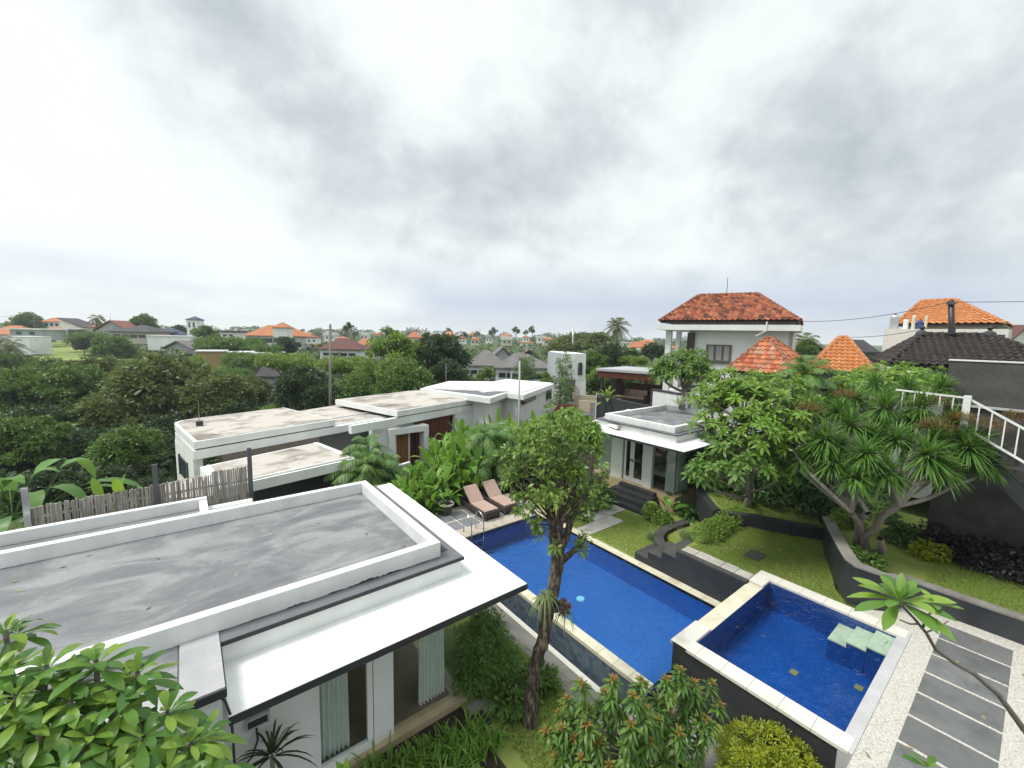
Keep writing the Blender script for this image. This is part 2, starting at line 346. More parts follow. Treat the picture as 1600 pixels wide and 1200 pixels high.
ground_m = surf('scrub_ground', (.06,.10,.025), (.10,.13,.04), .8, .06, .95, .3, 2, fine=.3)
struct('ground', NB().add(V, Fq), ground_m, smooth=True)
# grassy field on the rise
fm = surf('yellow_green_meadow', (.26,.30,.085), (.13,.19,.05), .95, .22, .95, .5, 3, stretch=(1,1,1), fine=.3, stops=[(.40,0),(.62,1)])  # yellowish grass with darker green patches
gx, gy = np.meshgrid(np.linspace(0,1,24), np.linspace(0,1,24), indexing='ij')
c4 = [G(50,566,-.3), G(190,566,-.3), G(118,534,.5), G(58,534,.5)]
Pq = ((1-gx)*(1-gy))[...,None]*np.array(c4[0])+(gx*(1-gy))[...,None]*np.array(c4[1])+(gx*gy)[...,None]*np.array(c4[2])+((1-gx)*gy)[...,None]*np.array(c4[3])
Pq[...,2] = gh(Pq[...,0], Pq[...,1])+.35
ii, jj = np.meshgrid(np.arange(23), np.arange(23), indexing='ij')
qf = np.stack([ii*24+jj, ii*24+jj+1, (ii+1)*24+jj+1, (ii+1)*24+jj], -1).reshape(-1,4)[:, ::-1]
struct('field', NB().add(Pq.reshape(-1,3), qf), fm, smooth=True)

# ------------------------------------------------------------------ garden levels
struct('garden_ground', MB().box(-16,6.7,-8,13.5,-1.2,-.24).box(6.7,7.9,-8,4.5,-1.2,-.24).box(1.6,34,13.6,36,-1.3,-.5).box(6.0,12.1,14.9,18,-.9,-.3), earth)
struct('lower_lawn', MB().box(4.2,6.78,-3,13.6,-.3,-.2).box(7.75,8.15,-3,4.4,-.3,-.2).box(6.7,6.95,-3,4.1,-.3,-.2), lawn_m)
struct('path', MB().box(6.2,6.70,3.9,13.55,-.4,-.185).box(6.95,7.75,-3,4.1,-.4,-.185).box(6.2,7.4,4.05,4.6,-.4,-.18), pathstone)
deckstone = surf('speckled_deck_stone', (.47,.42,.35), (.28,.24,.19), .8, 3, .85, .4, 40, stops=[(.45,0),(.7,1)])
struct('pool_deck', MB().box(7.0,12.0,12.75,15.35,-.9,0), deckstone)
gsl = surf('grey_deck_slab', (.20,.21,.225), (.13,.135,.145), .7, 2, .8, .2, 40)
white_band = surf('white_deck_strip', (.72,.71,.68), (.5,.48,.44), .5, 2, .85, .2, 40)
n_ = 0
for x0 in np.arange(7.65, 11.9, .74):
    for y0 in (13.42, 14.22):
        o = struct('paving_slab', MB().box(x0+.05, x0+.70, y0, y0+.70, .004, .012), gsl)
        del o['kind']; tag(o, 'square grey deck slab between the pool and the leafy hedge', 'paving slab', 'grey slabs of the lounger deck')
single('deck_border', MB().box(7.6,12.0,14.145,14.195,.004,.010).box(7.6,12,13.36,13.40,.004,.01), white_band, 'thin white strip inlaid between the grey deck slabs', 'paving strip')
# lawn by the pavilion and its stepping stones
struct('lawn', MB().box(11.88,16.6,8.05,14.2,-.5,-.02), lawn_m)
struct('planting_bed', MB().prism([(13.5,6.75),(20,6.75),(20,9.3),(16.4,9.3),(15.3,9.95),(14.6,9.0),(13.9,8.1)], -.3, .10), lawn_m)
ek = MB(); ep = [G(1056,866,.62),G(1042,856,.5),G(1031,846,.4),G(1029,836,.32),G(1036,827,.26),G(1052,820,.24),G(1072,814,.24)]
for a, b in zip(ep, ep[1:]): ek.bar((a.x,a.y,a.z-.2),(b.x,b.y,b.z-.2),.34,.4)
single('bed_edging', ek, darkstone, 'winding dark stone edging between the lower lawn and the fern bed', 'edging')
weather_slab = surf('weathered_pale_slab', (.46,.44,.40), (.26,.24,.21), .8, 2.5, .85, .3, 30)
for (x0,x1,y0,y1,lb) in ((11.88,14.0,10.15,10.83,'pale stone walkway slab running from the pool rim across the lawn'), (12.9,15.05,10.86,11.48,'pale stone walkway slab leading to the black pavilion steps')):
    single('stepping_slab', MB().box(x0,x0+.70*(x1-x0)/2.1,y0,y1,-.04,.012).box(x0+.71*(x1-x0)/2.1,x0+1.4*(x1-x0)/2.1,y0,y1,-.04,.015).box(x0+1.41*(x1-x0)/2.1,x1,y0,y1,-.04,.010), weather_slab, lb, 'stepping slab')
# upper lawn behind the retaining wall
struct('upper_lawn', MB().prism([(12.06,6.6),(12.06,4.6),(12.9,4.55),(12.9,1.3),(13.02,2.55),(13.6,2.95),(14.3,3.2),(15.6,3.75),(17.1,4.3),(16.7,4.3),(15.75,6.2),(15.3,6.7)], .1, .885), lawn_m)
rw = thing('retaining_wall', 'black stone retaining wall with pale coping along the main pool', 'wall', (11.95,5.5,0))
mesh_obj('wall_face', MB().box(11.87,12.05,4.5,6.6,-.6,.88), black_stone, rw)
cp = MB(); 
for k in range(5): cp.box(11.87,12.06,4.52+k*.42,4.52+k*.42+.41,.881,.925+.003*(k%2))
mesh_obj('dark_coping', cp, darkstone, rw)
cp = MB()
for k in range(5): cp.box(12.075,12.46+.03*(k%2),4.55+k*.40,4.55+k*.40+.385,.86,.915+.004*(k%3))
mesh_obj('pale_coping', cp, weather_slab, rw)
st = thing('garden_steps', 'dark stone steps between the lower and the upper lawn', 'steps', (12.4,7.3,0))
for k, (y0, z) in enumerate(((6.605,.70),(7.1,.47),(7.6,.235))):
    mesh_obj('step', MB().box(11.88,13.25-.2*k,y0,y0+.495,-.5,z-.05), black_stone, st); mesh_obj('tread', MB().box(11.87,13.27-.2*k,y0-.003,y0+.499,z-.048,z), darkstone, st, bevel=.008)
q = G(1180,868,.89); single('stone_slab', MB().box(q.x-.32,q.x+.32,q.y-.22,q.y+.22,.80,.905), darkstone, 'lone dark stone slab lying in the upper lawn', 'slab')
# crescent terrace with its low wall
tw = MB(); pts = [(17.2,8.75),(16.5,8.25),(15.15,6.95),(15.5,6.45),(15.8,6.1),(16.3,4.95),(16.75,4.2)]
for a, b in zip(pts, pts[1:]):
    d = Vector((b[0]-a[0], b[1]-a[1], 0)).normalized(); n = Vector((-d.y, d.x, 0))*.14
    tw.prism([(a[0]-n.x,a[1]-n.y),(b[0]-n.x,b[1]-n.y),(b[0]+n.x,b[1]+n.y),(a[0]+n.x,a[1]+n.y)], .3, 1.3)
single('terrace_wall', tw, black_stone, 'low black curved wall edging the small crescent lawn', 'wall')
struct('crescent_lawn', MB().prism([(15.2,7.0),(15.9,6.1),(16.4,4.95),(16.9,4.2),(18.6,5.0),(18.5,7.4),(16.6,8.2)], .5, 1.26), lawn_m)
bn = thing('stone_bench_steps', 'curved tiers of dark stone behind the crescent lawn', 'steps', (18.3,5.6,1.2))
for k in range(3):
    mesh_obj('tier', MB().prism([(17.3+.5*k,4.1-.15*k),(18.0+.5*k,5.2),(18.5+.5*k,7.2),(19.1+.5*k,7.2),(18.6+.5*k,5.0),(17.9+.5*k,3.8-.15*k)], .8, 1.5+.24*k), darkstone, bn, bevel=.02)
# planter behind the curved black wall
cw = MB(); pts = [(17.05,4.25,1.55),(16.2,3.95,1.66),(15.4,3.66,1.76),(14.6,3.33,1.83),(13.8,2.98,1.88),(13.35,2.75,1.88),(13.12,2.5,1.88),(13.2,2.1,1.85),(13.5,1.75,1.75),(14.35,1.6,1.48),(14.38,.5,1.46),(14.4,-1.,1.46),(14.4,-4,1.46)]
n = len(pts); nrm = []
for k in range(n):
    a = Vector(pts[max(k-1,0)][:2]); b = Vector(pts[min(k+1,n-1)][:2]); d = (b-a).normalized(); nrm.append(Vector((-d.y, d.x)))
V = []; 
for (x,y,z), m in zip(pts, nrm): V += [(x,y,.2),(x,y,z),(x+m.x*.2,y+m.y*.2,z),(x+m.x*.2,y+m.y*.2,.2)]
cw.add(V, [(4*k+a, 4*k+(a+1)%4, 4*k+4+(a+1)%4, 4*k+4+a) for k in range(n-1) for a in range(4)][::1])
black_curve = surf('black_polished_wall', (.026,.029,.035), (.07,.075,.08), .7, .7, .38, .1, 20, fine=.1, stretch=(1,1,.3))
kw = thing('curved_planter_wall', 'tall curved black planter wall sweeping beside the lawn and the driveway', 'wall', (14,2.6,.9))
mesh_obj('wall_face', cw, black_curve, kw)
V = []
for (x,y,z), m in zip(pts, nrm): V += [(x-m.x*.02,y-m.y*.02,z+.002),(x-m.x*.02,y-m.y*.02,z+.05),(x+m.x*.28,y+m.y*.28,z+.05),(x+m.x*.28,y+m.y*.28,z+.002)]
mesh_obj('coping', MB().add(V, [(4*k+a, 4*k+(a+1)%4, 4*k+4+(a+1)%4, 4*k+4+a) for k in range(n-1) for a in range(4)]), pathstone, kw)
V = [(p[0]+m.x*.2, p[1]+m.y*.2, min(p[2]-.06,1.5)) for p, m in zip(pts, nrm)] + [(20,-4,1.4),(20,3.2,1.55),(18.6,4.2,1.5)]
struct('planter_lawn', MB().add(V, [tuple(range(len(V)))[::-1]]), lawn_m)
# driveway
struct('driveway', MB().box(6.2,14.42,-6,1.30,.3,.92).prism([(12.9,1.3),(14.38,1.3),(14.3,1.62),(13.45,1.8),(13.15,2.3),(12.9,2.2)], .3, .915), gravel)
slab_tones = [surf('charcoal_slab', tuple(c*f for c in (.155,.16,.16)), (.085,.09,.09), .85, 1.3+.5*i, .75, .25, 40, fine=.2, stops=[(.42,0),(.70,1)]) for i, f in enumerate((1.,.86,1.14,.95))]
for k in range(12):
    x0 = 13.92-.812*k
    for y0, y1 in ((-.155,.915),):
        single('paving_slab', MB().box(x0-.735, x0, y0, y1, .80, .93+.002*(k%3)), slab_tones[(k*5)%4], 'long charcoal slab set in the pale pebbled driveway', 'paving slab', 'charcoal slabs of the driveway', bevel=.006)
single('stone_block', MB().box(8.3,9.3,.72,1.33,-.3,.60), palestone, 'pale stone step block against the black pool wall by the yellow shrub', 'step', bevel=.01)

# ------------------------------------------------------------------ pools
mp = thing('swimming_pool', 'long blue swimming pool with pale stone rim and tiled overflow wall', 'pool', (9.6,8.6,0))
b = MB(); x0,x1,y0,y1,zb = 7.76,11.56,4.62,12.69,-.8
b.quad((x0,y0,zb),(x1,y0,zb),(x1,y1,zb),(x0,y1,zb)).quad((x0,y0,zb),(x0,y0,-.02),(x1,y0,-.02),(x1,y0,zb)).quad((x1,y0,zb),(x1,y0,-.02),(x1,y1,-.02),(x1,y1,zb))
b.quad((x1,y1,zb),(x1,y1,-.02),(x0,y1,-.02),(x0,y1,zb)).quad((x0,y1,zb),(x0,y1,-.02),(x0,y0,-.02),(x0,y0,zb))
mesh_obj('basin', b, tilemat('bright_blue_mosaic', [(.028,.125,.37),(.042,.165,.47),(.06,.215,.57)], .045, (.02,.09,.32), .25, blot=.8), mp)
cl = MB()
for k in range(18): cl.box(7.47,7.76,4.62+k*.451,4.62+k*.451+.447,-.12,-.012+.002*(k%2))
mesh_obj('coping', cl, creamstone, mp, bevel=.008)
cl = MB()
for k in range(18): cl.box(11.56,11.86,4.62+k*.451,4.62+k*.451+.447,-.12,.0+.002*(k%2))
mesh_obj('coping', cl, creamstone, mp, bevel=.008)
mesh_obj('tile_band', MB().box(7.77,11.55,12.672,12.688,-.10,-.012), tilemat('black_waterline_tile', [(.012,.016,.03),(.02,.028,.05)], .1, (.01,.012,.02)), mp)
mesh_obj('overflow_wall', MB().box(7.5,7.56,4.62,12.7,-1.2,-.125), wetwall, mp)
water_m = watermat('pool_water', (.66,.86,.97))
mesh_obj('water', MB().quad((7.765,4.625,-.035),(11.555,4.625,-.035),(11.555,12.685,-.035),(7.765,12.685,-.035)), water_m, mp)
lm = plain('pool_lamp_lens', (.5,.8,.85), .3)
lp = G(907, 936, -.8); mesh_obj('pool_lamp', MB().lathe([(0,.03),(.12,.03),(.14,0)], (lp.x, lp.y, -.798), 16), lm, mp)
tr_ = thing('overflow_trough', 'narrow water trough with a white rim under the tiled pool wall', 'trough', (7.1,8,-.3))
mesh_obj('rim', MB().box(6.72,6.86,4.6,13.5,-.9,-.16), palestone, tr_)
mesh_obj('basin', MB().box(6.86,7.5,4.6,12.7,-1.25,-1.2), bluestone, tr_)
mesh_obj('water', MB().quad((6.862,4.6,-1.0),(7.498,4.6,-1.0),(7.498,12.7,-1.0),(6.862,12.7,-1.0)), water_m, tr_)
sp = thing('plunge_pool', 'small raised square deep blue pool with thick pale coping and black outer walls', 'pool', (10.4,2.9,.9))
x0,x1,y0,y1 = 8.54,12.50,1.50,4.15; zb = .12
b = MB(); b.quad((x0,y0,zb),(x1,y0,zb),(x1,y1,zb),(x0,y1,zb)).quad((x0,y0,zb),(x0,y0,.866),(x1,y0,.866),(x1,y0,zb)).quad((x1,y0,zb),(x1,y0,.866),(x1,y1,.866),(x1,y1,zb))
b.quad((x1,y1,zb),(x1,y1,.866),(x0,y1,.866),(x0,y1,zb)).quad((x0,y1,zb),(x0,y1,.866),(x0,y0,.866),(x0,y0,zb))
plungetile = tilemat('deep_blue_mosaic', [(.004,.045,.20),(.008,.08,.33),(.014,.12,.45)], .045, (.006,.04,.16), .25, blot=.8); mesh_obj('basin', b, plungetile, sp)
mesh_obj('outer_wall', MB().box(8.19,8.52,1.36,4.48,-.9,.855).box(8.52,12.5,4.17,4.48,-.9,.80).box(12.52,12.86,1.36,4.48,-.2,.85), black_stone, sp)
cl = MB(); k0 = [1.36+.52*k for k in range(7)]
for a, bb in zip(k0, k0[1:]): cl.box(8.15,8.54,a,bb-.004,.856,.93+.002*random.random())
mesh_obj('coping', cl, palestone, sp, bevel=.008)
cl = MB()
for a, bb in zip(k0, k0[1:]): cl.box(12.50,12.88,a,bb-.004,.856,.93+.002*random.random())
mesh_obj('coping', cl, palestone, sp, bevel=.008)
mesh_obj('corner_slab', MB().box(8.15,9.22,4.152,4.52,.858,.931), palestone, sp, bevel=.008)
mesh_obj('corner_slab', MB().box(12.05,12.88,4.152,4.52,.858,.931), palestone, sp, bevel=.008)
cl = MB()
for k in range(4): cl.box(9.222+k*.706,9.222+k*.706+.702,4.152,4.52,.79,.868+.002*(k%2))
mesh_obj('overflow_ledge', cl, creamstone, sp, bevel=.006)
mesh_obj('end_kerb', MB().box(8.16,12.88,1.305,1.5,.5,.925), surf('grey_kerb', (.47,.47,.48), (.32,.32,.33), .6, 2, .8, .2), sp)
ss = surf('pale_green_pool_step', (.80,.74,.50), (.62,.58,.38), .7, 2, .7, .2)
q0 = G(1377, 1012, .85)
for k, (a, zz) in enumerate(((1.505,.828),(1.86,.72),(2.2,.60))):
    stp = mesh_obj('pool_step', MB().box(11.62,12.49,a,a+.345,.125,zz-.03), plungetile, sp); mesh_obj('tread', MB().box(11.61,12.492,a-.002,a+.352,zz-.028,zz), ss, stp)
for px, py in ((1243,1027),(1345,1050)):
    q = G(px, py, .5); mesh_obj('reflection_patch', MB().box(q.x-.09,q.x+.09,q.y-.07,q.y+.07,.122,.14), plain('reflection_brown', (.30,.24,.10), .8), sp)  # brownish water reflections painted as flat patches on the pool floor
mesh_obj('water', MB().quad((8.545,1.505,.862),(12.495,1.505,.862),(12.495,4.15,.862),(8.545,4.15,.862)), watermat('plunge_pool_water', (.76,.90,.97)), sp)
ld = thing('pool_ladder', 'curved stainless steel pool ladder at the deck edge', 'ladder', (7.95,12.8,0))
for px in (733, 752):
    q = G(px, 838-(px-733)*.32, 0); x = q.x+.02
    pts = [(x,13.15,0),(x,13.15,.5),(x,13.12,.66),(x,13.02,.75),(x,12.9,.77),(x,12.72,.68),(x,12.62,.52),(x,12.60,.2),(x,12.60,-.7)]
    mesh_obj('rail', MB().tube(pts, .021, 8), chrome, ld, smooth=True)
xa = G(733,838,0).x+.02; xb = G(752,832,0).x+.02
for z in (-.2,-.45): mesh_obj('rung', MB().box(xa,xb,12.57,12.63,z-.015,z+.015), chrome, ld)

# ------------------------------------------------------------------ near flat-roofed house
def curtain(x0, y0, x1, y1, z0, z1, amp=.05, waves=9):
    m = MB(); n = waves*6; d = Vector((x1-x0, y1-y0)); l = d.length; d.normalize(); nn = Vector((-d.y, d.x)); vs = []
    for i in range(n+1):
        t = i/n; a = amp*math.sin(t*waves*2*math.pi+.7*math.sin(9*t)); p = Vector((x0,y0))+d*l*t+nn*a
        q = Vector((x0,y0))+d*l*(t*.94+.03)+nn*a*.6
        vs += [(p.x,p.y,z0),(q.x,q.y,z1)]
    return m.add(vs, [(2*i,2*i+2,2*i+3,2*i+1) for i in range(n)])
Cx, Cy, Cz = 5.17, 5.965, 2.60            # canopy corner and level
hv = thing('flat_roofed_house', 'white flat-roofed house with a broad canopy and grey roof beside the pool', 'house', (0,9,-.2))
mesh_obj('canopy', MB().prism([(.215,Cy),(Cx,Cy),(Cx,12.95),(3.6,12.95),(3.6,7.2),(.215,7.2)], Cz-.09, Cz), white, hv)
mesh_obj('canopy_trim', MB().box(.21,Cx+.004,Cy-.012,Cy-.001,Cz-.12,Cz-.004).box(Cx+.001,Cx+.012,Cy-.012,12.95,Cz-.10,Cz-.006), trim_dark, hv)
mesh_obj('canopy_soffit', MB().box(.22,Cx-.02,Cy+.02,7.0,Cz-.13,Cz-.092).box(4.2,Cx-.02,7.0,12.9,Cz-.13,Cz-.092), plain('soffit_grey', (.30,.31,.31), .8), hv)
mesh_obj('fascia', MB().box(.2,4.28,7.05,7.2,Cz+.002,2.9).box(4.13,4.28,7.2,12.6,Cz+.002,2.9), white, hv)
mesh_obj('roof_ledge', MB().prism([(-12,6.02),(.205,6.02),(.205,7.02),(4.335,7.02),(4.335,12.05),(-12,12.05)], 2.902, 2.97), ledge_m, hv)
mesh_obj('ledge_trim', MB().box(.21,4.345,7.008,7.019,2.90,2.966).box(-12,.215,6.008,6.019,2.86,2.966).box(.206,.216,6.02,7.0,2.90,2.966), trim_dark, hv)
pr = MB()
pr.box(-12,3.95,7.285,7.46,2.972,3.29).box(3.77,3.95,7.461,11.58,2.972,3.29).box(-12,3.95,11.581,11.76,2.972,3.29)
mesh_obj('parapet', pr, white2, hv, bevel=.012)
md = MB(); random.seed(17); xs = np.arange(-3.2, 3.95, .035); hs = [max(.004, .018+.014*math.sin(x*3.1)+.012*math.sin(x*11)+random.uniform(-.012,.014)) for x in xs]
md.add([(x,7.2835,2.972) for x in xs]+[(x,7.2835,2.972+h_*(.35 if x < 1 else 1.)) for x, h_ in zip(xs, hs)], [(i,i+1,len(xs)+i+1,len(xs)+i) for i in range(len(xs)-1)])
mesh_obj('mildew_stain', md, trim_dark, hv)
mesh_obj('roof_surface', MB().box(-12,3.768,7.462,11.579,2.972,3.005), roofgrey, hv)
mesh_obj('lower_roof_surface', MB().box(-12,-.28,6.42,7.28,2.972,2.985), roofgrey, hv)
mesh_obj('ledge_kerb', MB().box(-.26,.2,6.02,7.28,2.972,2.998).box(-12,-.262,6.02,6.40,2.972,2.998), surf('pale_ledge', (.42,.42,.43), (.28,.28,.3), .7, 1.2, .8, .15), hv)
mesh_obj('drain_slot', MB().box(4.05,4.20,7.42,7.75,2.972,2.978), trim_dark, hv)
mesh_obj('rear_roof_surface', MB().box(-12,.12,11.9,13.6,2.45,2.72), roofgrey, hv)
mesh_obj('rear_parapet', MB().box(-12,.30,13.62,13.78,2.3,2.98).box(.125,.30,12.06,13.615,2.3,2.94), white, hv)
mesh_obj('rear_step_roof', MB().box(.31,1.35,12.1,13.75,2.2,2.62).box(.31,1.34,13.5,13.74,2.625,2.70), white, hv)
mesh_obj('front_wall', MB().box(-12,.16,6.16,6.3,-.3,2.9).box(.165,1.42,6.92,7.05,-.1,Cz-.13).box(.05,.16,6.3,7.0,-.3,2.9), white, hv)
mesh_obj('rear_wall', MB().box(-12,4.25,11.9,12.03,-.3,2.90), inwall, hv)
mesh_obj('floor_slab', MB().box(.1,4.36,6.86,12.4,-.3,-.10), marble, hv)
mesh_obj('interior_floor', MB().box(.17,4.1,7.12,11.9,-.098,-.085), floor_in, hv)
mesh_obj('ceiling', MB().box(.17,4.12,7.06,11.9,Cz-.08,Cz-.03), inwall, hv)
pl0 = G(584.2,1162,-.1).x; pl1 = G(617.5,1150,-.1).x
mesh_obj('pillar', MB().box(pl0,pl1,6.98,7.16,-.1,Cz-.13), white, hv)
gx0 = 1.42
def pane(px0, px1, par, y=7.0):
    return mesh_obj('window_pane', MB().box(px0,px1,y,y+.012,-.08,Cz-.13), glass, par)
df = mesh_obj('door', MB().box(pl0-.12,pl0-.02,6.97,7.05,-.098,Cz-.13).box(1.43,1.5,6.97,7.05,-.098,Cz-.13).box(1.5,pl0-.12,6.97,7.05,-.098,.06).box(1.5,pl0-.12,6.97,7.05,Cz-.22,Cz-.13), white, hv)
mesh_obj('window_pane', MB().box(1.5,pl0-.12,7.0,7.012,.06,Cz-.22), glass, df)
pane(pl1+.002, 4.135, hv)
mesh_obj('window_pane', MB().box(4.135,4.147,7.0,10.4,-.098,Cz-.13), glass, hv)
mesh_obj('window_post', MB().box(4.12,4.16,10.4,10.46,-.098,Cz-.13), white, hv)
mesh_obj('curtain', curtain(1.45,7.22,2.05,7.22,-.06,Cz-.14,.045,7), curtain_m, hv, smooth=True)
mesh_obj('curtain', curtain(3.42,7.22,4.02,7.24,-.06,Cz-.14,.045,8), curtain_m, hv, smooth=True)
mesh_obj('curtain', curtain(4.02,7.26,4.04,7.95,-.06,Cz-.14,.04,7), curtain_m, hv, smooth=True)
vb = thing('wall_vent', 'grey rectangular vent box on the shaded wall under the canopy', 'vent', (.52,6.9,1.9))
q = onY(402,1123,6.9)
mesh_obj('housing', MB().box(q.x-.16,q.x+.16,6.84,6.915,q.z-.09,q.z+.09), palewall, vb)
mesh_obj('grille', MB().box(q.x-.13,q.x+.13,6.828,6.838,q.z-.055,q.z+.05), trim_dark, vb)
pts = [(q.x-.02,6.87,q.z-.1),(q.x-.01,6.86,q.z-.32),(q.x-.10,6.85,q.z-.55),(q.x-.28,6.84,q.z-.68),(q.x-.42,6.84,q.z-.66)]
single('hose', MB().tube(pts, .016, 6), trim_dark, 'dark curved hose hanging below the wall vent', 'hose', smooth=True)
pts = [(.13,6.10,2.84),(.19,6.06,2.78),(.235,6.0,2.6),(.245,5.98,2.4),(.247,5.98,2.2),(.245,6.0,.0)]
single('drain_pipe', MB().tube(pts, .016, 6), trim_dark, 'thin dark pipe bending down at the end of the white canopy', 'pipe', smooth=True)
dk = thing('desk', 'dark wooden desk inside the glass room of the near house', 'desk', (2.5,9.6,0))
mesh_obj('top', MB().box(1.9,3.2,9.3,9.95,.66,.72), darkwood, dk)
for x in (1.95,3.08):
    for y in (9.35,9.82): mesh_obj('leg', MB().box(x,x+.07,y,y+.07,-.085,.66), darkwood, dk)
mesh_obj('drawer', MB().box(2.55,3.06,9.33,9.9,.40,.655), darkwood, dk)

# ------------------------------------------------------------------ pavilion with glass doors
PZ = .65; px0 = 16.72; py0, py1 = 9.62, 13.05; cz = 3.15
pv = thing('garden_pavilion', 'white glass-fronted garden pavilion with a grey sunken flat roof', 'pavilion', (18.5,11.3,0))
mesh_obj('floor_slab', MB().box(16.5,20.6,9.42,14.1,-.3,PZ), marble, pv)
mesh_obj('interior_floor', MB().box(16.9,20.4,9.7,13.8,PZ+.002,PZ+.015), floor_in, pv)
mesh_obj('canopy', MB().box(15.22,21.2,8.42,14.6,cz-.07,cz), white, pv)
mesh_obj('canopy_trim', MB().box(15.205,15.217,8.40,14.61,cz-.10,cz-.005).box(15.205,21.2,8.403,8.417,cz-.10,cz-.005), trim_dark, pv)
fx, fy = 16.28, 9.40
mesh_obj('fascia', MB().box(fx,fx+.15,fy,13.75,cz+.002,3.47).box(fx+.151,21,fy,fy+.15,cz+.002,3.47), white, pv)
lz = 3.50; c1 = G(1057,680.5,lz); c2 = G(931,653.5,lz)
mesh_obj('roof_ledge', MB().box(c1.x,21.0,c1.y,c2.y,lz-.03,lz), ledge_m, pv)
mesh_obj('ledge_trim', MB().box(c1.x-.012,c1.x-.001,c1.y-.012,c2.y,lz-.045,lz-.004).box(c1.x-.012,21,c1.y-.012,c1.y-.001,lz-.045,lz-.004), trim_dark, pv)
pz = 3.78; p1 = G(1055,667.5,pz); p2 = G(943,646,pz); xb = G(1040,632,pz).x
mesh_obj('parapet', MB().box(p1.x,p1.x+.2,p1.y,p2.y,lz+.002,pz).box(xb-.2,xb,p1.y,p2.y,lz+.002,pz).box(p1.x+.201,xb-.201,p1.y,p1.y+.2,lz+.002,pz).box(p1.x+.201,xb-.201,p2.y-.2,p2.y,lz+.002,pz), white2, pv, bevel=.01)
mesh_obj('roof_surface', MB().box(p1.x+.2,xb-.2,p1.y+.2,p2.y-.2,lz+.003,lz+.03), roofgrey, pv)
def fy_(px, py): return onX(px, py, px0).y
ys = {k: fy_(*p) for k, p in dict(cl0=(931,720),cl1=(952,740),a0=(957,690),a1=(972,738),d0=(974,740),dm=(988.5,700),d1=(1005,758),b1=(1017,765),g1=(1033,770)).items()}
mesh_obj('pillar', MB().box(px0-.05,px0+.15,ys['a1'],ys['a0'],PZ,cz-.07), white, pv)
mesh_obj('pillar', MB().box(px0-.05,px0+.15,ys['b1'],ys['d1'],PZ,cz-.07), white, pv)
for a, b in ((ys['d0'],ys['dm']),(ys['dm'],ys['d1']+.01)):
    y_1, y_0 = a-.004, b+.004; fwid = .11
    d_ = mesh_obj('door', MB().box(px0,px0+.05,y_0,y_0+fwid,PZ+.01,cz-.08).box(px0,px0+.05,y_1-fwid,y_1,PZ+.01,cz-.08).box(px0,px0+.05,y_0+fwid,y_1-fwid,PZ+.01,PZ+.22).box(px0,px0+.05,y_0+fwid,y_1-fwid,cz-.2,cz-.08), white, pv)
    mesh_obj('window_pane', MB().box(px0+.02,px0+.03,y_0+fwid,y_1-fwid,PZ+.22,cz-.2), glass, d_)
    hy = y_0+fwid/2 if a == ys['d0'] else y_1-fwid/2
    mesh_obj('handle', MB().box(px0-.03,px0-.001,hy-.02,hy+.02,PZ+.98,PZ+1.12), darkwood, d_)
mesh_obj('window_pane', MB().box(px0+.04,px0+.05,py0,ys['b1']-.002,PZ+.002,cz-.07), glass, pv)
mesh_obj('window_pane', MB().box(px0+.04,px0+.05,ys['a0']+.002,13.95,PZ+.002,cz-.07), glass, pv)
mesh_obj('window_pane', MB().box(px0+.055,20.3,py0-.012,py0,PZ+.002,cz-.07), glass, pv)
mesh_obj('curtain', curtain(px0+.2,py0+.08,px0+.2,ys['g1']-.05,PZ+.03,cz-.08,.05,8), curtain_m, pv, smooth=True)
mesh_obj('curtain', curtain(px0+.2,ys['cl1']+.02,px0+.2,13.9,PZ+.03,cz-.08,.05,8), curtain_m, pv, smooth=True)
mesh_obj('curtain', curtain(px0+.3,py0+.1,px0+1.3,py0+.1,PZ+.03,cz-.08,.05,9), curtain_m, pv, smooth=True)
mesh_obj('curtain', curtain(px0+2.0,py0+.1,px0+3.3,py0+.1,PZ+.03,cz-.08,.05,10), curtain_m, pv, smooth=True)
mesh_obj('rear_wall', MB().box(20.42,20.6,9.6,13.98,PZ,3.14).box(16.9,20.4,13.86,13.98,PZ,3.14), inwall, pv)
mesh_obj('ceiling', MB().box(16.9,20.4,9.65,13.84,cz-.13,cz-.08), inwall, pv)
bd = thing('bed', 'low bed with pale grey linen inside the pavilion', 'bed', (18.8,10.9,PZ))
mesh_obj('frame', MB().box(17.7,19.9,10.1,11.7,PZ+.03,PZ+.3), darkwood, bd)
mesh_obj('mattress', MB().box(17.75,19.85,10.15,11.65,PZ+.302,PZ+.55), linen, bd, bevel=.05)
mesh_obj('headboard', MB().box(19.86,19.95,10.0,11.8,PZ+.03,PZ+1.3), darkwood, bd)
for y in (10.25,10.95): mesh_obj('pillow', MB().box(19.3,19.8,y,y+.6,PZ+.555,PZ+.70), linen, bd, bevel=.06)
ps = thing('pavilion_steps', 'four wide black stone steps below the pavilion doors', 'steps', (15.7,11.3,0))
for k in range(4):
    mesh_obj('step', MB().box(15.12+.37*k,16.495,10.05-.02*k+.1*k,12.55-.12*k,-.1 if k == 0 else .02,.16*(k+1)-.015), black_stone, ps, bevel=.01)
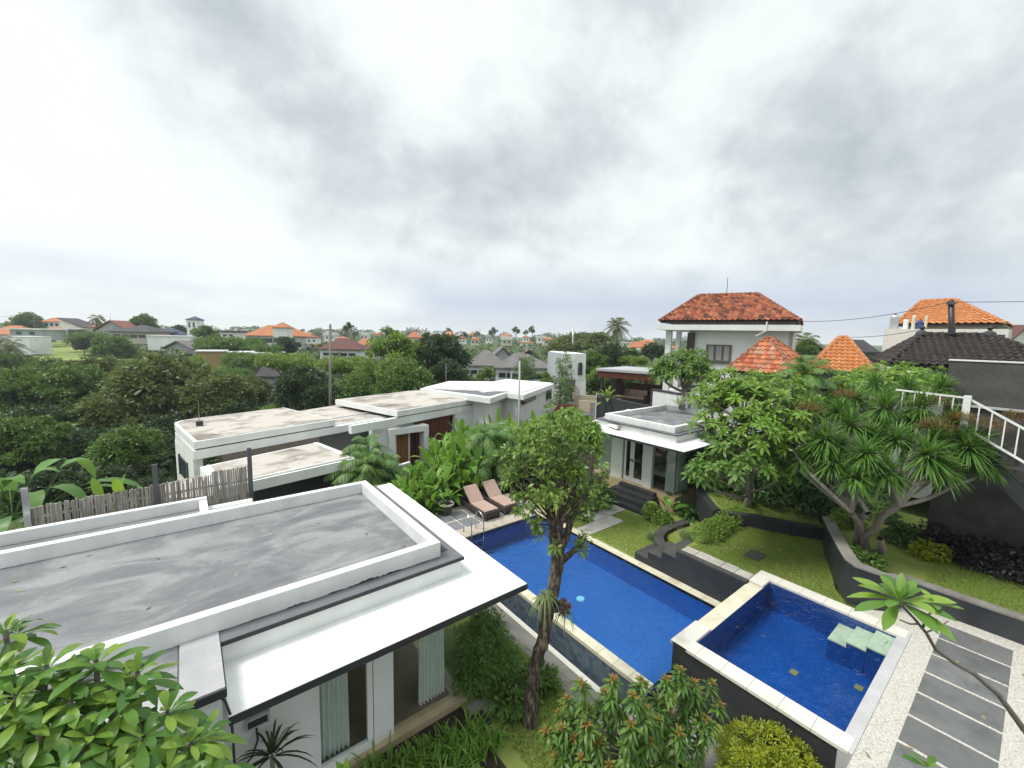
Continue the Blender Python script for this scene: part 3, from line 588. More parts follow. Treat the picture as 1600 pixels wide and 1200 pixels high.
# walls behind the pavilion
wb = thing('garden_wall', 'tall white wall with a black capping behind the pavilion', 'wall', (23.2,13,1))
a = Vector((23.5,15.3,0)); b = Vector((22.3,8.8,0)); d = (b-a).normalized(); nn = Vector((-d.y,d.x,0))
mesh_obj('wall_face', MB().obox((a+b)/2+Vector((0,0,2.1)), (b-a)/2, nn*.1, Vector((0,0,2.16))), white, wb)
mesh_obj('capping', MB().obox((a+b)/2+Vector((0,0,4.31)), (b-a)/2+d*.06, nn*.14, Vector((0,0,.045))), trim_dark, wb)
mesh_obj('end_post', MB().obox(a-d*.08+Vector((0,0,2.15)), d*.075, nn*.14, Vector((0,0,2.205))), trim_dark, wb)
a = G(936,616,3.1)*1.0; a = D(935,617,27.5); b = D(1012,640,23.5); b.z = a.z; d = (b-a).normalized(); nn = Vector((-d.y,d.x,0))
dw = thing('dark_garden_wall', 'dark charcoal wall in front of the open lounge pavilion', 'wall', (a.x,a.y,0))
mesh_obj('wall_face', MB().obox((a+b)/2-Vector((0,0,1.4)), (b-a)/2, nn*.1, Vector((0,0,1.4))), black_stone, dw)
mesh_obj('end_post', MB().obox(a-d*.06-Vector((0,0,1.35)), d*.055, nn*.12, Vector((0,0,1.42))), palewall, dw)
a = onX(938,663,21.5); 
fl = thing('side_roof', 'low dark flat roof with a pale rim between pavilion and dark wall', 'roof', (19,15,3))
za = 3.3; q = [G(965,668,za),G(935,657,za),G(1000,636,za),G(1035,640,za)]
mesh_obj('roof_slab', MB().prism([(p.x,p.y) for p in q], za-.15, za), ledge_m, fl)
mesh_obj('rim', MB().bar(q[1],q[2],.12,.16).bar(q[0],q[1],.12,.16), white, fl)

# ------------------------------------------------------------------ white villas on the far side of the bamboo fence
def rot_poly(c, ux, pts):                 # plan points in a turned frame
    uy = Vector((-ux.y, ux.x)); return [(c.x+ux.x*a+uy.x*b, c.y+ux.y*a+uy.y*b) for a, b in pts]
ux = Vector((math.cos(R_(16)), math.sin(R_(16))))
z1 = 2.8
o1 = G(303,690,z1)
nv = thing('neighbour_villa', 'white neighbouring villa with two stacked weather-stained cream roof slabs', 'villa', (o1.x+3,o1.y+2,-.5))
P1 = lambda *pts: rot_poly(o1, ux, pts)
wid = 6.4; dep = 5.66
mesh_obj('upper_roof', MB().prism(P1((0,0),(wid,0),(wid,dep),(1.9,dep),(1.15,dep-.15),(.78,dep-.5),(.62,dep-1.0)), z1-.34, z1-.02), white, nv)
mesh_obj('upper_roof_surface', MB().prism(P1((.16,.14),(wid-.12,.14),(wid-.12,dep-.14),(1.95,dep-.14),(1.25,dep-.28),(.92,dep-.58),(.76,dep-1.0)), z1-.01, z1), roofcream, nv)
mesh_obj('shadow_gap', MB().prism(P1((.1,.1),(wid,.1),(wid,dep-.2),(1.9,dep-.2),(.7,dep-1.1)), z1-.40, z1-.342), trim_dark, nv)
mesh_obj('fascia_wall', MB().prism(P1((-.05,-.05),(10.2,-.05),(10.2,.3),(.4,.3),(.95,4.6),(.6,4.6)), z1-.78, z1-.402), white, nv)
mesh_obj('wall', MB().prism(P1((.0,.25),(.35,.25),(.95,4.7),(.60,4.7)), -.6, z1-.79), white, nv)
wd = mesh_obj('window', MB().prism(P1((.14,1.6),(.22,1.6),(.46,3.4),(.38,3.4)), .6, 1.5), glass_far, nv)
mesh_obj('frame', MB().prism(P1((.10,1.5),(.21,1.5),(.22,1.6),(.11,1.6)), .55, 1.55).prism(P1((.35,3.4),(.46,3.4),(.47,3.5),(.36,3.5)), .55, 1.55), post_m, wd)
mesh_obj('low_wing_roof', MB().prism(P1((wid+.02,.35),(10.2,.35),(10.2,6.0),(wid+.02,5.5)), z1-.75, z1-.36), white, nv)
mesh_obj('low_wing_surface', MB().prism(P1((wid+.02,.45),(10.1,.45),(10.1,5.9),(wid+.02,5.4)), z1-.355, z1-.345), roofcream, nv)
zl = z1-.95; f2 = G(559,715,zl); f1 = G(395,751,zl); b2 = G(488,692,zl); b1 = G(312,729,zl)
lo = [(p.x,p.y) for p in (f1+(f1-f2)*.28, f2, b2+(b2-b1)*.06, b1)]
mesh_obj('lower_roof', MB().prism(lo, zl-.42, zl-.02), white, nv)
cxy = Vector((sum(p[0] for p in lo)/4, sum(p[1] for p in lo)/4)); ins = [tuple(cxy+(Vector(p)-cxy)*.9) for p in lo]
mesh_obj('lower_roof_surface', MB().prism(ins, zl-.012, zl), roofcream, nv)
mesh_obj('roof_kerb', MB().bar((*ins[1],zl+.02),(*ins[2],zl+.02),.1,.06).bar((*ins[0],zl+.02),(*ins[1],zl+.02),.1,.06).bar((*ins[3],zl+.02),(*ins[0],zl+.02),.1,.06), white2, nv)
shade_in = tuple
mesh_obj('porch_wall', MB().prism(rot_poly(o1, ux, ((1.2,-2.6),(5.9,-2.4),(5.9,-.1),(1.2,-.1))), -.6, zl-.43), plain('porch_painted_shadow', (.10,.11,.12), .8), nv)  # porch shade put in as a dark grey block
mesh_obj('porch_pillar', MB().prism(rot_poly(Vector((f2.x,f2.y)), ux, ((-.55,.25),(-.2,.25),(-.2,.6),(-.55,.6))), -.6, zl-.43), white, nv)
q = G(300,742,zl-.5); lowp = [(p.x,p.y) for p in (G(252,757,zl-.5),G(312,742,zl-.5),G(400,742,zl-.5),G(330,775,zl-.5),G(262,778,zl-.5))]
mesh_obj('side_roof', MB().prism(lowp, zl-.8, zl-.5), roofcream, nv)
an = thing('roof_antenna', 'thin whip antenna on a dark box standing on the stained cream roof', 'antenna', G(312,665,z1))
q = G(312,665,z1); mesh_obj('box', MB().box(q.x-.14,q.x+.14,q.y-.14,q.y+.14,q.z+.002,q.z+.22), trim_dark, an); mesh_obj('mast', MB().tube([(q.x,q.y,q.z+.22),(q.x,q.y,q.z+1.25)], .018, 5), chrome, an)
# second villa: long cream slab, red timber screen, entrance box
z2 = 3.0; o2 = G(621,642,z2)
v2 = thing('timber_fronted_villa', 'white villa with red timber screen and square framed entrance', 'villa', (o2.x+3,o2.y+3,-.5))
P2 = lambda *pts: rot_poly(o2, ux, pts)
r2 = Vector((G(745,622,z2)-o2)[:2]).length; l2 = Vector((G(522,624,z2)-o2)[:2]).length
mesh_obj('roof', MB().prism(P2((0,0),(r2,0),(r2,l2),(0,l2)), z2-.36, z2-.02), white, v2)
mesh_obj('roof_surface', MB().prism(P2((.15,.15),(r2-.15,.15),(r2-.15,l2-.15),(.15,l2-.15)), z2-.012, z2), roofcream, v2)
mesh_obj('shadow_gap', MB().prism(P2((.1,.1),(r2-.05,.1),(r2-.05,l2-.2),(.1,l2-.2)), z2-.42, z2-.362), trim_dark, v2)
mesh_obj('fascia_wall', MB().prism(P2((-3.0,.02),(r2,.02),(r2,.3),(-3.0,.3)), z2-.86, z2-.422), white, v2)
mesh_obj('wall', MB().prism(P2((4.9,.05),(r2,.05),(r2,.3),(4.9,.3)), -.6, z2-.861), white, v2); mesh_obj('wall', MB().prism(P2((-1.4,.5),(2.2,.5),(2.2,.8),(-1.4,.8)), -.6, z2-.861), white, v2)
mesh_obj('timber_screen', MB().prism(P2((1.6,.22),(4.6,.22),(4.6,.3),(1.6,.3)), -.5, z2-.862), woodred, v2)
mesh_obj('rear_wall', MB().prism(P2((-3,3),(r2,3),(r2,3.2),(-3,3.2)), -.5, z2-.5), palewall, v2)
eb = onY(614,672,24.6); 
e0 = G(609,672,1.9); e1 = G(670,664,1.9)
eu = Vector((e1-e0)[:2]); ew = eu.length; eu.normalize()
PE = lambda *pts: rot_poly(e0, eu, pts)
mesh_obj('entrance_frame', MB().prism(PE((0,0),(.34,0),(.34,1.6),(0,1.6)), -.6, 1.55).prism(PE((ew-.32,0),(ew,0),(ew,1.6),(ew-.32,1.6)), -.6, 1.55).prism(PE((0,-.01),(ew,-.01),(ew,1.6),(0,1.6)), 1.551, 1.9), white, v2)
dr = mesh_obj('door', MB().prism(PE((.36,.5),(ew*.55,.5),(ew*.55,.56),(.36,.56)), -.5, 1.55), woodbrown, v2)
mesh_obj('side_panel', MB().prism(PE((ew*.60,.7),(ew-.33,.7),(ew-.33,.76),(ew*.60,.76)), -.5, 1.55), woodred, v2)
mesh_obj('door_post', MB().prism(PE((ew*.55+.01,.5),(ew*.595,.5),(ew*.595,.75),(ew*.55+.01,.75)), -.5, 1.55), white, v2)
# third villa with angled white roof
z3 = 3.35; q = [G(656,607,z3),G(766,622,z3),G(791,613.5,z3),G(818,617,z3),G(866,599,z3),G(792,592,z3),G(772,596,z3),G(702,595,z3)]
v3 = thing('angular_villa', 'bright white villa with angular folded flat roof and plain walls', 'villa', (q[2].x,q[2].y+3,-.5))
mesh_obj('roof', MB().prism([(p.x,p.y) for p in q], z3-.38, z3-.02), white, v3)
q3 = [G(735,609,z3),G(662,606.5,z3),G(702,596.5,z3),G(772,597,z3),G(792,593.2,z3),G(862,599,z3),G(818,613,z3)]
mesh_obj('roof_sheet', MB().prism([(p.x,p.y) for p in q3], z3-.015, z3+.06), surf('bright_roof_membrane', (.78,.79,.79), (.7,.7,.7), .4, .5, .6, .05), v3)
q3 = [G(765,619,z3),G(672,607.5,z3),G(735,610,z3),G(800,613,z3),G(791,612,z3)]
mesh_obj('valley_roof', MB().prism([(p.x,p.y) for p in q3], z3-.018, z3-.005), ledge_m, v3)
cn = Vector((sum(p.x for p in q)/8, sum(p.y for p in q)/8)); 
mesh_obj('wall', MB().prism([tuple(Vector(p[:2])+(cn-Vector(p[:2])).normalized()*.9) for p in q], -.6, z3-.381), white, v3)
wa = q[3]+(q[4]-q[3])*.12; wb_ = q[3]+(q[4]-q[3])*.5; off = (cn-Vector(wa[:2])).normalized()*.55
mesh_obj('window', MB().prism([(wa.x+off.x,wa.y+off.y),(wb_.x+off.x,wb_.y+off.y),(wb_.x+off.x*1.3,wb_.y+off.y*1.3),(wa.x+off.x*1.3,wa.y+off.y*1.3)], z3-.95, z3-.55), glass_far, v3)
mesh_obj('skylight', MB().box(*(lambda c: (c.x-.5,c.x+.5,c.y-.35,c.y+.35))(G(762,612.5,z3)), z3, z3+.09), white, v3)
single('slim_post', MB().tube([D(697,610,23.2),D(697,568,23.2)], .014, 5), chrome, 'very thin metal mast rising from the cream slab of the timber-fronted villa', 'mast')
pp = thing('lamp_mast', 'pale slender mast standing before the white wall of the angular villa', 'mast', D(812,700,22))
a = D(812,668,22); b_ = D(812,562,22); a.z = -.4
mesh_obj('pole', MB().tube([a,b_], [.065,.05], 8), plain('pale_grey_metal', (.36,.37,.38), .5), pp, smooth=True); mesh_obj('cap', MB().tube([b_,b_+Vector((0,0,.12))], [.085,.04], 8), post_m, pp)
# low garden wall of the villas
lw = MB(); a = G(560,762,-.0); b = G(640,735,.0); lw.bar((a.x,a.y,.05),(b.x,b.y,.05),.18,.9)
single('garden_wall', lw, white, 'low white garden wall behind the leafy hedge below the square entrance', 'wall')

# ------------------------------------------------------------------ bamboo fence
bf = thing('bamboo_fence', 'weathered grey bamboo fence with uneven tops behind the flat roof', 'fence', (-1,14.4,.5))
n_c = 0; x = -3.15
groups = [(-3.1,-1.95),(-1.95,-.78),(-.78,.45),(.45,1.38)]
for gi, (xa, xb) in enumerate(groups):
    m = MB(); x = xa+.02
    while x < xb-.02:
        wdt = random.uniform(.034,.056); t = (x+3.1)/4.5; top = 3.24+.17*t+random.uniform(-.03,.03)-(.1 if random.random() < .06 else 0)+(.07 if gi == 3 else 0)
        y = 14.4+random.uniform(-.02,.02); lean = random.uniform(-.015,.015)
        m.tube([(x,y,1.2),(x+lean*.5,y,2.2),(x+lean,y,top)], [wdt/2]*3, 6); x += wdt*.93+random.choice((0,0,0,.006))
    mesh_obj('panel', m, bamboo_m, bf, smooth=False)
mesh_obj('rail', MB().tube([(-3.15,14.47,2.95),(1.4,14.47,3.05)], .03, 6).tube([(-3.15,14.47,1.9),(1.4,14.47,1.9)], .03, 6), bamboo_m, bf)
for px, py, lb in ((389,700,'tall dark grey steel post at the stepped end of the bamboo fence'),(241,726,'dark grey steel post rising midway along the bamboo fence'),(38,763,'short pale steel post at the lower end of the bamboo fence')):
    q = onY(px, py, 14.33); single('fence_post', MB().box(q.x-.055,q.x+.055,14.29,14.36,.2,q.z), post_m if px > 100 else chrome, lb, 'post')

# ------------------------------------------------------------------ tall grey wall and outside stair
gw = thing('tall_grey_wall', 'tall raw grey rendered wall with thin white capping behind the stair', 'wall', (18.1,-1,1.4))
mesh_obj('wall_face', MB().box(18.0,18.25,-7,1.84,.8,7.06), greywall, gw)
mesh_obj('capping', MB().box(17.97,18.28,-7,1.86,7.062,7.10), white, gw)
mesh_obj('cap_block', MB().box(17.95,18.3,-.9,-.2,7.102,7.22), white, gw)
mesh_obj('ledge', MB().box(17.9,18.0,-7,1.70,5.74,5.80), palewall, gw)
so_ = thing('outside_stair', 'outside stair of dark treads climbing beside the tall grey wall', 'stairs', (16.6,0,1.5))
XS = 16.0
t0 = onX(1513,668,XS); t1 = onX(1600,745,XS); sl_ = (t1.z-t0.z)/(t1.y-t0.y)
for k in range(13):
    y = t0.y-.28*k; z = t0.z-.0-.28*k*abs(sl_)
    mesh_obj('tread', MB().box(XS+.02,XS+1.25,y-.30,y,z-.06,z), darkstone, so_)
    mesh_obj('riser', MB().box(XS+.05,XS+1.2,y-.05,y-.01,z-.22,z-.061), black_stone, so_)
mesh_obj('landing', MB().box(XS,XS+1.9,t0.y+.01,t0.y+2.6,t0.z-.18,t0.z+.0), darkstone, so_)
yb = t0.y-3.6; zb_ = t0.z-3.6*abs(sl_)
m = MB(); m.add([(XS+.06,t0.y,t0.z-.25),(XS+.06,yb,zb_-.25),(XS+.06,yb,zb_-.75),(XS+.06,t0.y,t0.z-.75),(XS+.2,t0.y,t0.z-.25),(XS+.2,yb,zb_-.25),(XS+.2,yb,zb_-.75),(XS+.2,t0.y,t0.z-.75)], [(0,1,2,3),(7,6,5,4),(0,4,5,1),(3,2,6,7),(0,3,7,4),(1,5,6,2)])
mesh_obj('stringer', m, black_stone, so_)
rl = thing('stair_railing', 'white painted metal railing along the outside stair and landing', 'railing', (16,0,5))
ra = onX(1400,606,XS); rb = onX(1512,622,XS); rc = onX(1600,670,XS); slp = (rc.z-rb.z)/(rc.y-rb.y); rd = Vector((XS, rb.y-3.4, rb.z-3.4*slp*1))
mesh_obj('top_rail', MB().bar((XS,ra.y,rb.z+.06),(XS,rb.y,rb.z),.045,.045).bar(rb,rd,.05,.05), white, rl)
e1 = onX(1545,690,XS); dz = -(rb.z+(e1.y-rb.y)*slp-e1.z)
mesh_obj('lower_rail', MB().bar((XS,rb.y,rb.z+dz),(XS,rd.y,rd.z+dz),.05,.05).bar((XS,ra.y,rb.z+dz),(XS,rb.y,rb.z+dz),.05,.05), white, rl)
mesh_obj('newel', MB().box(XS-.07,XS+.07,rb.y-.07,rb.y+.07,rb.z-.95,rb.z+.06), white, rl)
for k in range(15):
    y = rb.y-.23*(k+1); z = rb.z+(y-rb.y)*slp
    mesh_obj('baluster', MB().box(XS-.014,XS+.014,y-.014,y+.014,z+dz,z-.03), white, rl)
for k in range(5):
    y = rb.y+.25*(k+1); mesh_obj('baluster', MB().box(XS-.014,XS+.014,y-.014,y+.014,rb.z+dz,rb.z), white, rl)

# ------------------------------------------------------------------ tiled roofs
def tile_slope(nb, A, B, Cc, Dd, tw=.24, rh=.30, amp=.045, lift=.05):
    A, B, Cc, Dd = (np.array(p, float) for p in (A, B, Cc, Dd))
    U = (B-A)/np.linalg.norm(B-A); up_ = (Cc+Dd)/2-(A+B)/2; up_ = up_ - U*(up_@U); Ls = np.linalg.norm(up_); S = up_/Ls; Nn = np.cross(U, S); 
    if Nn[2] < 0: Nn = -Nn
    n = max(2, int(round(Ls/rh))); sD, sC, W = (Dd-A)@U, (Cc-A)@U, np.linalg.norm(B-A)
    prof = ((0,0),(.18,.85),(.38,1.),(.58,.35),(1.0,.05)); kk = len(prof); Vs = []
    for j in range(n):
        v0, v1 = j/n, min(1, (j+1)/n+.15/n); vm = (j+.5)/n
        l, r = sD*vm, W+(sC-W)*vm
        for c in range(int(math.floor(l/tw))-1, int(r/tw)+2):
            s0, s1 = max(c*tw, l), min(c*tw+tw*1.04, r)
            if s1-s0 < tw*.15: continue
            jit = random.uniform(-.006,.006)
            for v, z in ((v0, lift+jit), (v1, .012)):
                for a, h in prof: Vs.append(A+U*(s0+(s1-s0)*a)+S*Ls*v+Nn*(z+h*amp))
    m = len(Vs)//(2*kk); base = (np.arange(m)*2*kk)[:,None,None]; k = np.arange(kk-1)[None,:,None]
    F = (base+k+np.array([0,1,kk+1,kk])[None,None,:]).reshape(-1,4)
    nb.add(np.array(Vs), F)
def hip_roof(par, mat, capmat, x0, x1, y0, y1, ze, rid, tw=.24, rh=.3, amp=.085):
    """rectangle eaves at ze; rid = two ridge end points (x,y,z) ordered from low y to high y"""
    r0, r1 = rid; nb = NB()
    tile_slope(nb, (x0,y1,ze),(x0,y0,ze), r0, r1, tw, rh, amp)
    tile_slope(nb, (x0,y0,ze),(x1,y0,ze), r0, r0, tw, rh, amp)
    tile_slope(nb, (x1,y1,ze),(x0,y1,ze), r1, r1, tw, rh, amp)
    tile_slope(nb, (x1,y0,ze),(x1,y1,ze), r1, r0, tw, rh, amp)
    rf = mesh_obj('roof', nb, mat, par)
    e_ = [(x0,y0,ze-.02),(x1,y0,ze-.02),(x1,y1,ze-.02),(x0,y1,ze-.02),(r0[0],r0[1],r0[2]-.02),(r1[0],r1[1],r1[2]-.02)]
    mesh_obj('roof_light_block', MB().add(e_, [(3,0,4,5),(0,1,4),(1,2,5,4),(2,3,5)]), trim_dark, par)  # dark sheet added below the tiles to block sky light in the gaps
    m = MB()
    for a, b in (((x0,y0,ze),r0),((x0,y1,ze),r1),((x1,y0,ze),r0),((x1,y1,ze),r1)) + (((r0,r1),) if (Vector(r0)-Vector(r1)).length > .1 else ()):
        a = Vector(a); b = Vector(b); n = max(2, int((b-a).length/.33))
        for i in range(n):
            p = a.lerp(b, i/n); q = a.lerp(b, (i+1.12)/n); m.tube([p+Vector((0,0,.06)), q+Vector((0,0,.045))], [.095,.075], 6)
    mesh_obj('ridge_tile', m, capmat, rf)
    mesh_obj('eaves_board', MB().box(x0+.05,x1-.05,y0+.05,y1-.05,ze-.10,ze-.01), darkwood, par)
    return rf
terra = tileroof('old_terracotta_tile', [(.50,.165,.08),(.42,.13,.06),(.56,.22,.12),(.26,.07,.035),(.40,.13,.07),(.10,.045,.03),(.17,.06,.035)], moss=(.07,.04,.03), amt=.65)
terra2 = tileroof('mottled_terracotta_tile', [(.55,.15,.06),(.60,.24,.12),(.40,.10,.04),(.50,.30,.2),(.30,.06,.03)], moss=(.10,.035,.025), amt=.6)
orange = tileroof('new_orange_tile', [(.50,.20,.075),(.47,.175,.06),(.55,.235,.095)], moss=(.35,.11,.03), amt=.12)
darktile = tileroof('black_brown_tile', [(.045,.036,.034),(.06,.05,.047),(.035,.028,.027),(.05,.042,.04)], moss=(.02,.017,.016), amt=.5)
cap_terra = surf('ridge_terracotta', (.33,.14,.09), (.10,.05,.04), .8, 3, .9, .3, 20)
cap_orange = surf('ridge_orange', (.52,.24,.12), (.36,.16,.08), .6, 3, .9, .2, 20)
# big terracotta house
TH = R_(17)
def rot2(v, a): return Vector((v[0]*math.cos(a)-v[1]*math.sin(a), v[0]*math.sin(a)+v[1]*math.cos(a), v[2] if len(v) > 2 else 0))
class Turned:                             # sight lines seen from a house's own turned frame
    def __init__(s, O): s.O = Vector((O[0], O[1], 0))
    def onX(s, px, py, X):
        C = s.O + rot2(Vector((0,0,H))-s.O, -TH); d = rot2(ray(px, py), -TH); return C + d*((X-C.x)/d.x)
    def turn(s, t): p = s.O + rot2(Vector(t.location)-s.O, TH); t.location = (p.x, p.y, t.location.z); t.rotation_euler = (0,0,TH)
onX0 = onX
TB = Turned(onX0(1251,501,26.0)); onX = TB.onX
XB = 26.0
eL, eR = onX(1030,502,XB), onX(1251,501,XB); ze = (eL.z+eR.z)/2; y1, y0 = eL.y, eR.y
bh = thing('terracotta_roofed_house', 'two-storey white house with mottled terracotta hip roof and corner balcony', 'house', (29.5,12.5,1))
ra, rb = onX(1184,459.5,29.8), onX(1092,462,29.8)
hip_roof(bh, terra, cap_terra, XB, XB+7.6, y0, y1, ze, ((29.8,ra.y,ra.z),(29.8,rb.y,rb.z)), .27, .33)
zs = onX(1140,512,XB-.2).z
yw = onX(1236,560,XB+.6).y; yl = onX(1075,540,XB+.6).y; yc = onX(1038,560,XB+.3).y
mesh_obj('wall', MB().box(XB+.6,XB+.85,yw,yl,.8,zs-.16).box(XB+.6,XB+7,yw-.002,yw+.2,.8,zs-.16).box(XB+3.6,XB+3.8,yw+.21,yc,.8,5.0).box(XB+.6,XB+7,yw,y1-.6,zs+.17,ze-.11).box(XB+.4,XB+3.5,yl+.02,yc,.8,4.2), white, bh)
mesh_obj('balcony_roof', MB().box(XB-.25,XB+6.8,y0-.05,y1+.1,zs-.155,zs+.165), white, bh)
mesh_obj('column', MB().box(XB+.3,XB+.62,yc-.34,yc,.8,zs-.157), white, bh)
y2 = onX(1056,540,XB+3.3).y; mesh_obj('column', MB().box(XB+3.2,XB+3.5,y2-.3,y2,4.2,zs-.157), white, bh)
q0, q1 = onX(1076,540,XB+.9), onX(1087,540,XB+.9)
mesh_obj('shutter', MB().box(XB+.4,XB+.55,q1.y,q0.y,4.25,zs-.3), darkwood, bh)
w0, w1 = onX(1104,538,XB+.58), onX(1142,566,XB+.58)
wn = mesh_obj('window', MB().box(XB+.57,XB+.59,w1.y+.08,w0.y-.08,w1.z+.08,w0.z-.08), surf('drawn_curtain', (.42,.42,.41), (.25,.25,.26), .8, 4, .8, .05, stretch=(6,6,.2)), bh)
f = MB().box(XB+.52,XB+.6,w1.y,w0.y,w0.z-.08,w0.z).box(XB+.52,XB+.6,w1.y,w0.y,w1.z,w1.z+.08)
for t in (0,.33,.67,1): yy = w1.y+.07+(w0.y-w1.y-.14)*t; f.box(XB+.525,XB+.6,yy-.06,yy+.06,w1.z+.081,w0.z-.081)
mesh_obj('frame', f, surf('grey_brown_frame', (.17,.14,.12), (.1,.08,.07), .6, 3), wn)
mesh_obj('sill', MB().box(XB+.48,XB+.6,w1.y-.1,w0.y+.1,w1.z-.08,w1.z-.002), post_m, wn)
mesh_obj('lightning_rod', MB().tube([(29.8,rb.y-1.7,ra.z),(29.8,rb.y-1.7,ra.z+1.1)], .02, 5), post_m, bh)
q = onX(1197,517,XB-.3); mesh_obj('gutter_pipe', MB().tube([(XB-.27,q.y,q.z+.5),(XB-.27,q.y,q.z),(XB-.1,q.y+.5,q.z-.3)], .04, 6), white, bh)
TB.turn(bh); onX = onX0
# small mottled roof before it
XM = 19.0; a, b = onX(1133,584,XM), onX(1242,583,XM); ap = onX(1201,529,XM+1.6)
mh = thing('small_terracotta_house', 'small outbuilding with steep mottled terracotta hip roof beside the palm', 'house', (20.5,7.5,1))
hip_roof(mh, terra2, cap_terra, XM, XM+3.2, b.y, a.y, (a.z+b.z)/2, ((XM+1.6,ap.y-.12,ap.z),(XM+1.6,ap.y+.12,ap.z)), .19, .26, amp=.06)
mesh_obj('wall', MB().box(XM+.25,XM+2.9,b.y+.25,a.y-.25,1,(a.z+b.z)/2-.1), palewall, mh)
a = onX(1190,602,18.4); b = onX(1275,612,18.4)
gy = thing('old_garden_wall', 'stained pale wall below the small mottled roof', 'wall', (18.4,7,1))
mesh_obj('wall_face', MB().box(18.4,18.55,b.y-.3,a.y+.6,3.4,a.z), palewall, gy); mesh_obj('capping', MB().box(18.35,18.6,b.y-.3,a.y+.6,a.z+.002,a.z+.1), darkstone, gy)
# bright orange hip roof
TO = Turned(onX0(1372,577,28.0)); onX = TO.onX
XO = 28.0; a, b = onX(1263,579,XO), onX(1372,577,XO); ap, aq = onX(1311,527.5,XO+2.2), onX(1324,527.5,XO+2.2)
oh = thing('orange_roofed_house', 'small house with bright new orange hip roof behind the frangipani', 'house', (30,7,1))
hip_roof(oh, orange, cap_orange, XO, XO+4.4, b.y, a.y, a.z, ((XO+2.2,aq.y,ap.z),(XO+2.2,ap.y,ap.z)), .25, .3)
mesh_obj('wall', MB().box(XO+.4,XO+4,b.y+.3,a.y-.3,1,a.z-.11), surf('mid_grey_wall', (.22,.21,.20), (.15,.14,.14), .5, 1), oh)  # plain mid-grey wall with slightly darker patches
TO.turn(oh); onX = onX0
# dark tiled house
TD = Turned(onX0(1500,575,24.0)); onX = TD.onX
XD = 24.0; a = onX(1386,569,XD); rl_, rr_ = onX(1440,523,XD+2.6), onX(1546,523,XD+2.6); zD = (a.z)
dh = thing('black_tiled_house', 'long low house with black-brown tile hip roof by the tall grey wall', 'house', (27,2,1))
hip_roof(dh, darktile, surf('ridge_black', (.05,.042,.04), (.03,.026,.025), .5, 3), XD, XD+5.2, -1.2, a.y, zD, ((XD+2.6,rr_.y,rl_.z),(XD+2.6,rl_.y,rl_.z)), .24, .3)
mesh_obj('wall', MB().box(XD+.6,XD+4.6,-1,a.y-.7,1,zD-.11), surf('pale_grey_wall', (.42,.43,.43), (.3,.31,.31), .6, 1.2), dh)
for (yy, zz) in ((rl_.y,rl_.z),(rr_.y,rl_.z)):
    mesh_obj('ridge_ornament', MB().lathe([(.0,.45),(.12,.32),(.05,.22),(.2,.12),(.22,0)], (XD+2.6,yy,zz), 8), darkstone, dh)
TD.turn(dh); onX = onX0
# far orange house with roof tanks
XR = 36.0; a, b = onX(1398,507,XR), onX(1572,505,XR); r1_, r0_ = onX(1440,470.5,XR+3.2), onX(1492,469.5,XR+3.2)
rh_ = thing('roof_tank_house', 'tall pale house with orange hip roof and water tanks on its terrace', 'house', (38,4,1))
hip_roof(rh_, orange, cap_orange, XR, XR+6.4, b.y, a.y, a.z, ((XR+3.2,r0_.y,r1_.z),(XR+3.2,r1_.y,r1_.z)), .3, .36)
mesh_obj('wall', MB().box(XR+.7,XR+6,b.y+.6,a.y-.5,1,a.z-.11), surf('cream_wall', (.62,.60,.52), (.5,.48,.42), .4, 1), rh_)
tz = onX(1400,514,XR-2.2); ta, tb = onX(1380,530,XR-2.2), onX(1576,520,XR-2.2)
mesh_obj('terrace_wall', MB().box(XR-2.2,XR+.6,tb.y,ta.y,1,tz.z), surf('cream_parapet', (.70,.69,.64), (.55,.54,.5), .4, .8), rh_)
wa_, wb2 = onX(1462,518,XR-2.25), onX(1570,526,XR-2.25)
mesh_obj('window_band', MB().box(XR-2.22,XR-2.201,wb2.y,wa_.y,wb2.z-.2,wa_.z-.15), glass_far, rh_)
steel = plain('pale_tank_steel', (.55,.56,.56), .35, .6); bluepl = plain('blue_plastic', (.03,.07,.24), .4); creampl = plain('cream_plastic', (.62,.60,.45), .5)
for (pa, pb, top, m_, lb) in ((1390,1405,492,steel,'large ribbed steel water tank standing on the cream terrace'),(1411,1420,499,white,'small white box tank between the steel tank and the cream drums'),(1424,1431,492,creampl,'slim cream drum beside the blue barrel on the terrace'),(1433,1442,500,bluepl,'squat blue barrel between two cream drums'),(1444,1449,493,creampl,'thinnest cream drum beside the dark pole')):
    a_ = onX(pa, 505, XR-1.6); b_ = onX(pb, 505, XR-1.6); t_ = onX((pa+pb)/2, top, XR-1.6); r_ = abs(a_.y-b_.y)/2; hgt = t_.z-tz.z
    pf = [(0,hgt),(r_*.5,hgt*.99),(r_,hgt*.88)] + [(r_*(1-.05*(k%2)), hgt*(.88-.8*k/9)) for k in range(1,9)] + [(r_,0)]
    w_ = thing('water_tank', lb, 'tank', (XR-1.6,(a_.y+b_.y)/2,tz.z)); mesh_obj('body', MB().lathe(pf, (XR-1.6,(a_.y+b_.y)/2,tz.z+.002), 16), m_, w_, smooth=True); mesh_obj('lid', MB().lathe([(0,.06),(r_*.35,.05),(r_*.35,0)], (XR-1.6,(a_.y+b_.y)/2,tz.z+hgt), 12), post_m, w_)
dp = thing('utility_pole', 'thick dark timber pole before the orange roof with tanks', 'pole', onX(1487,540,26.5))
a, b = onX(1488,560,26.5), onX(1486,469,26.5)
mesh_obj('pole', MB().tube([a,b], [.115,.105], 8), darkwood, dp, smooth=True)
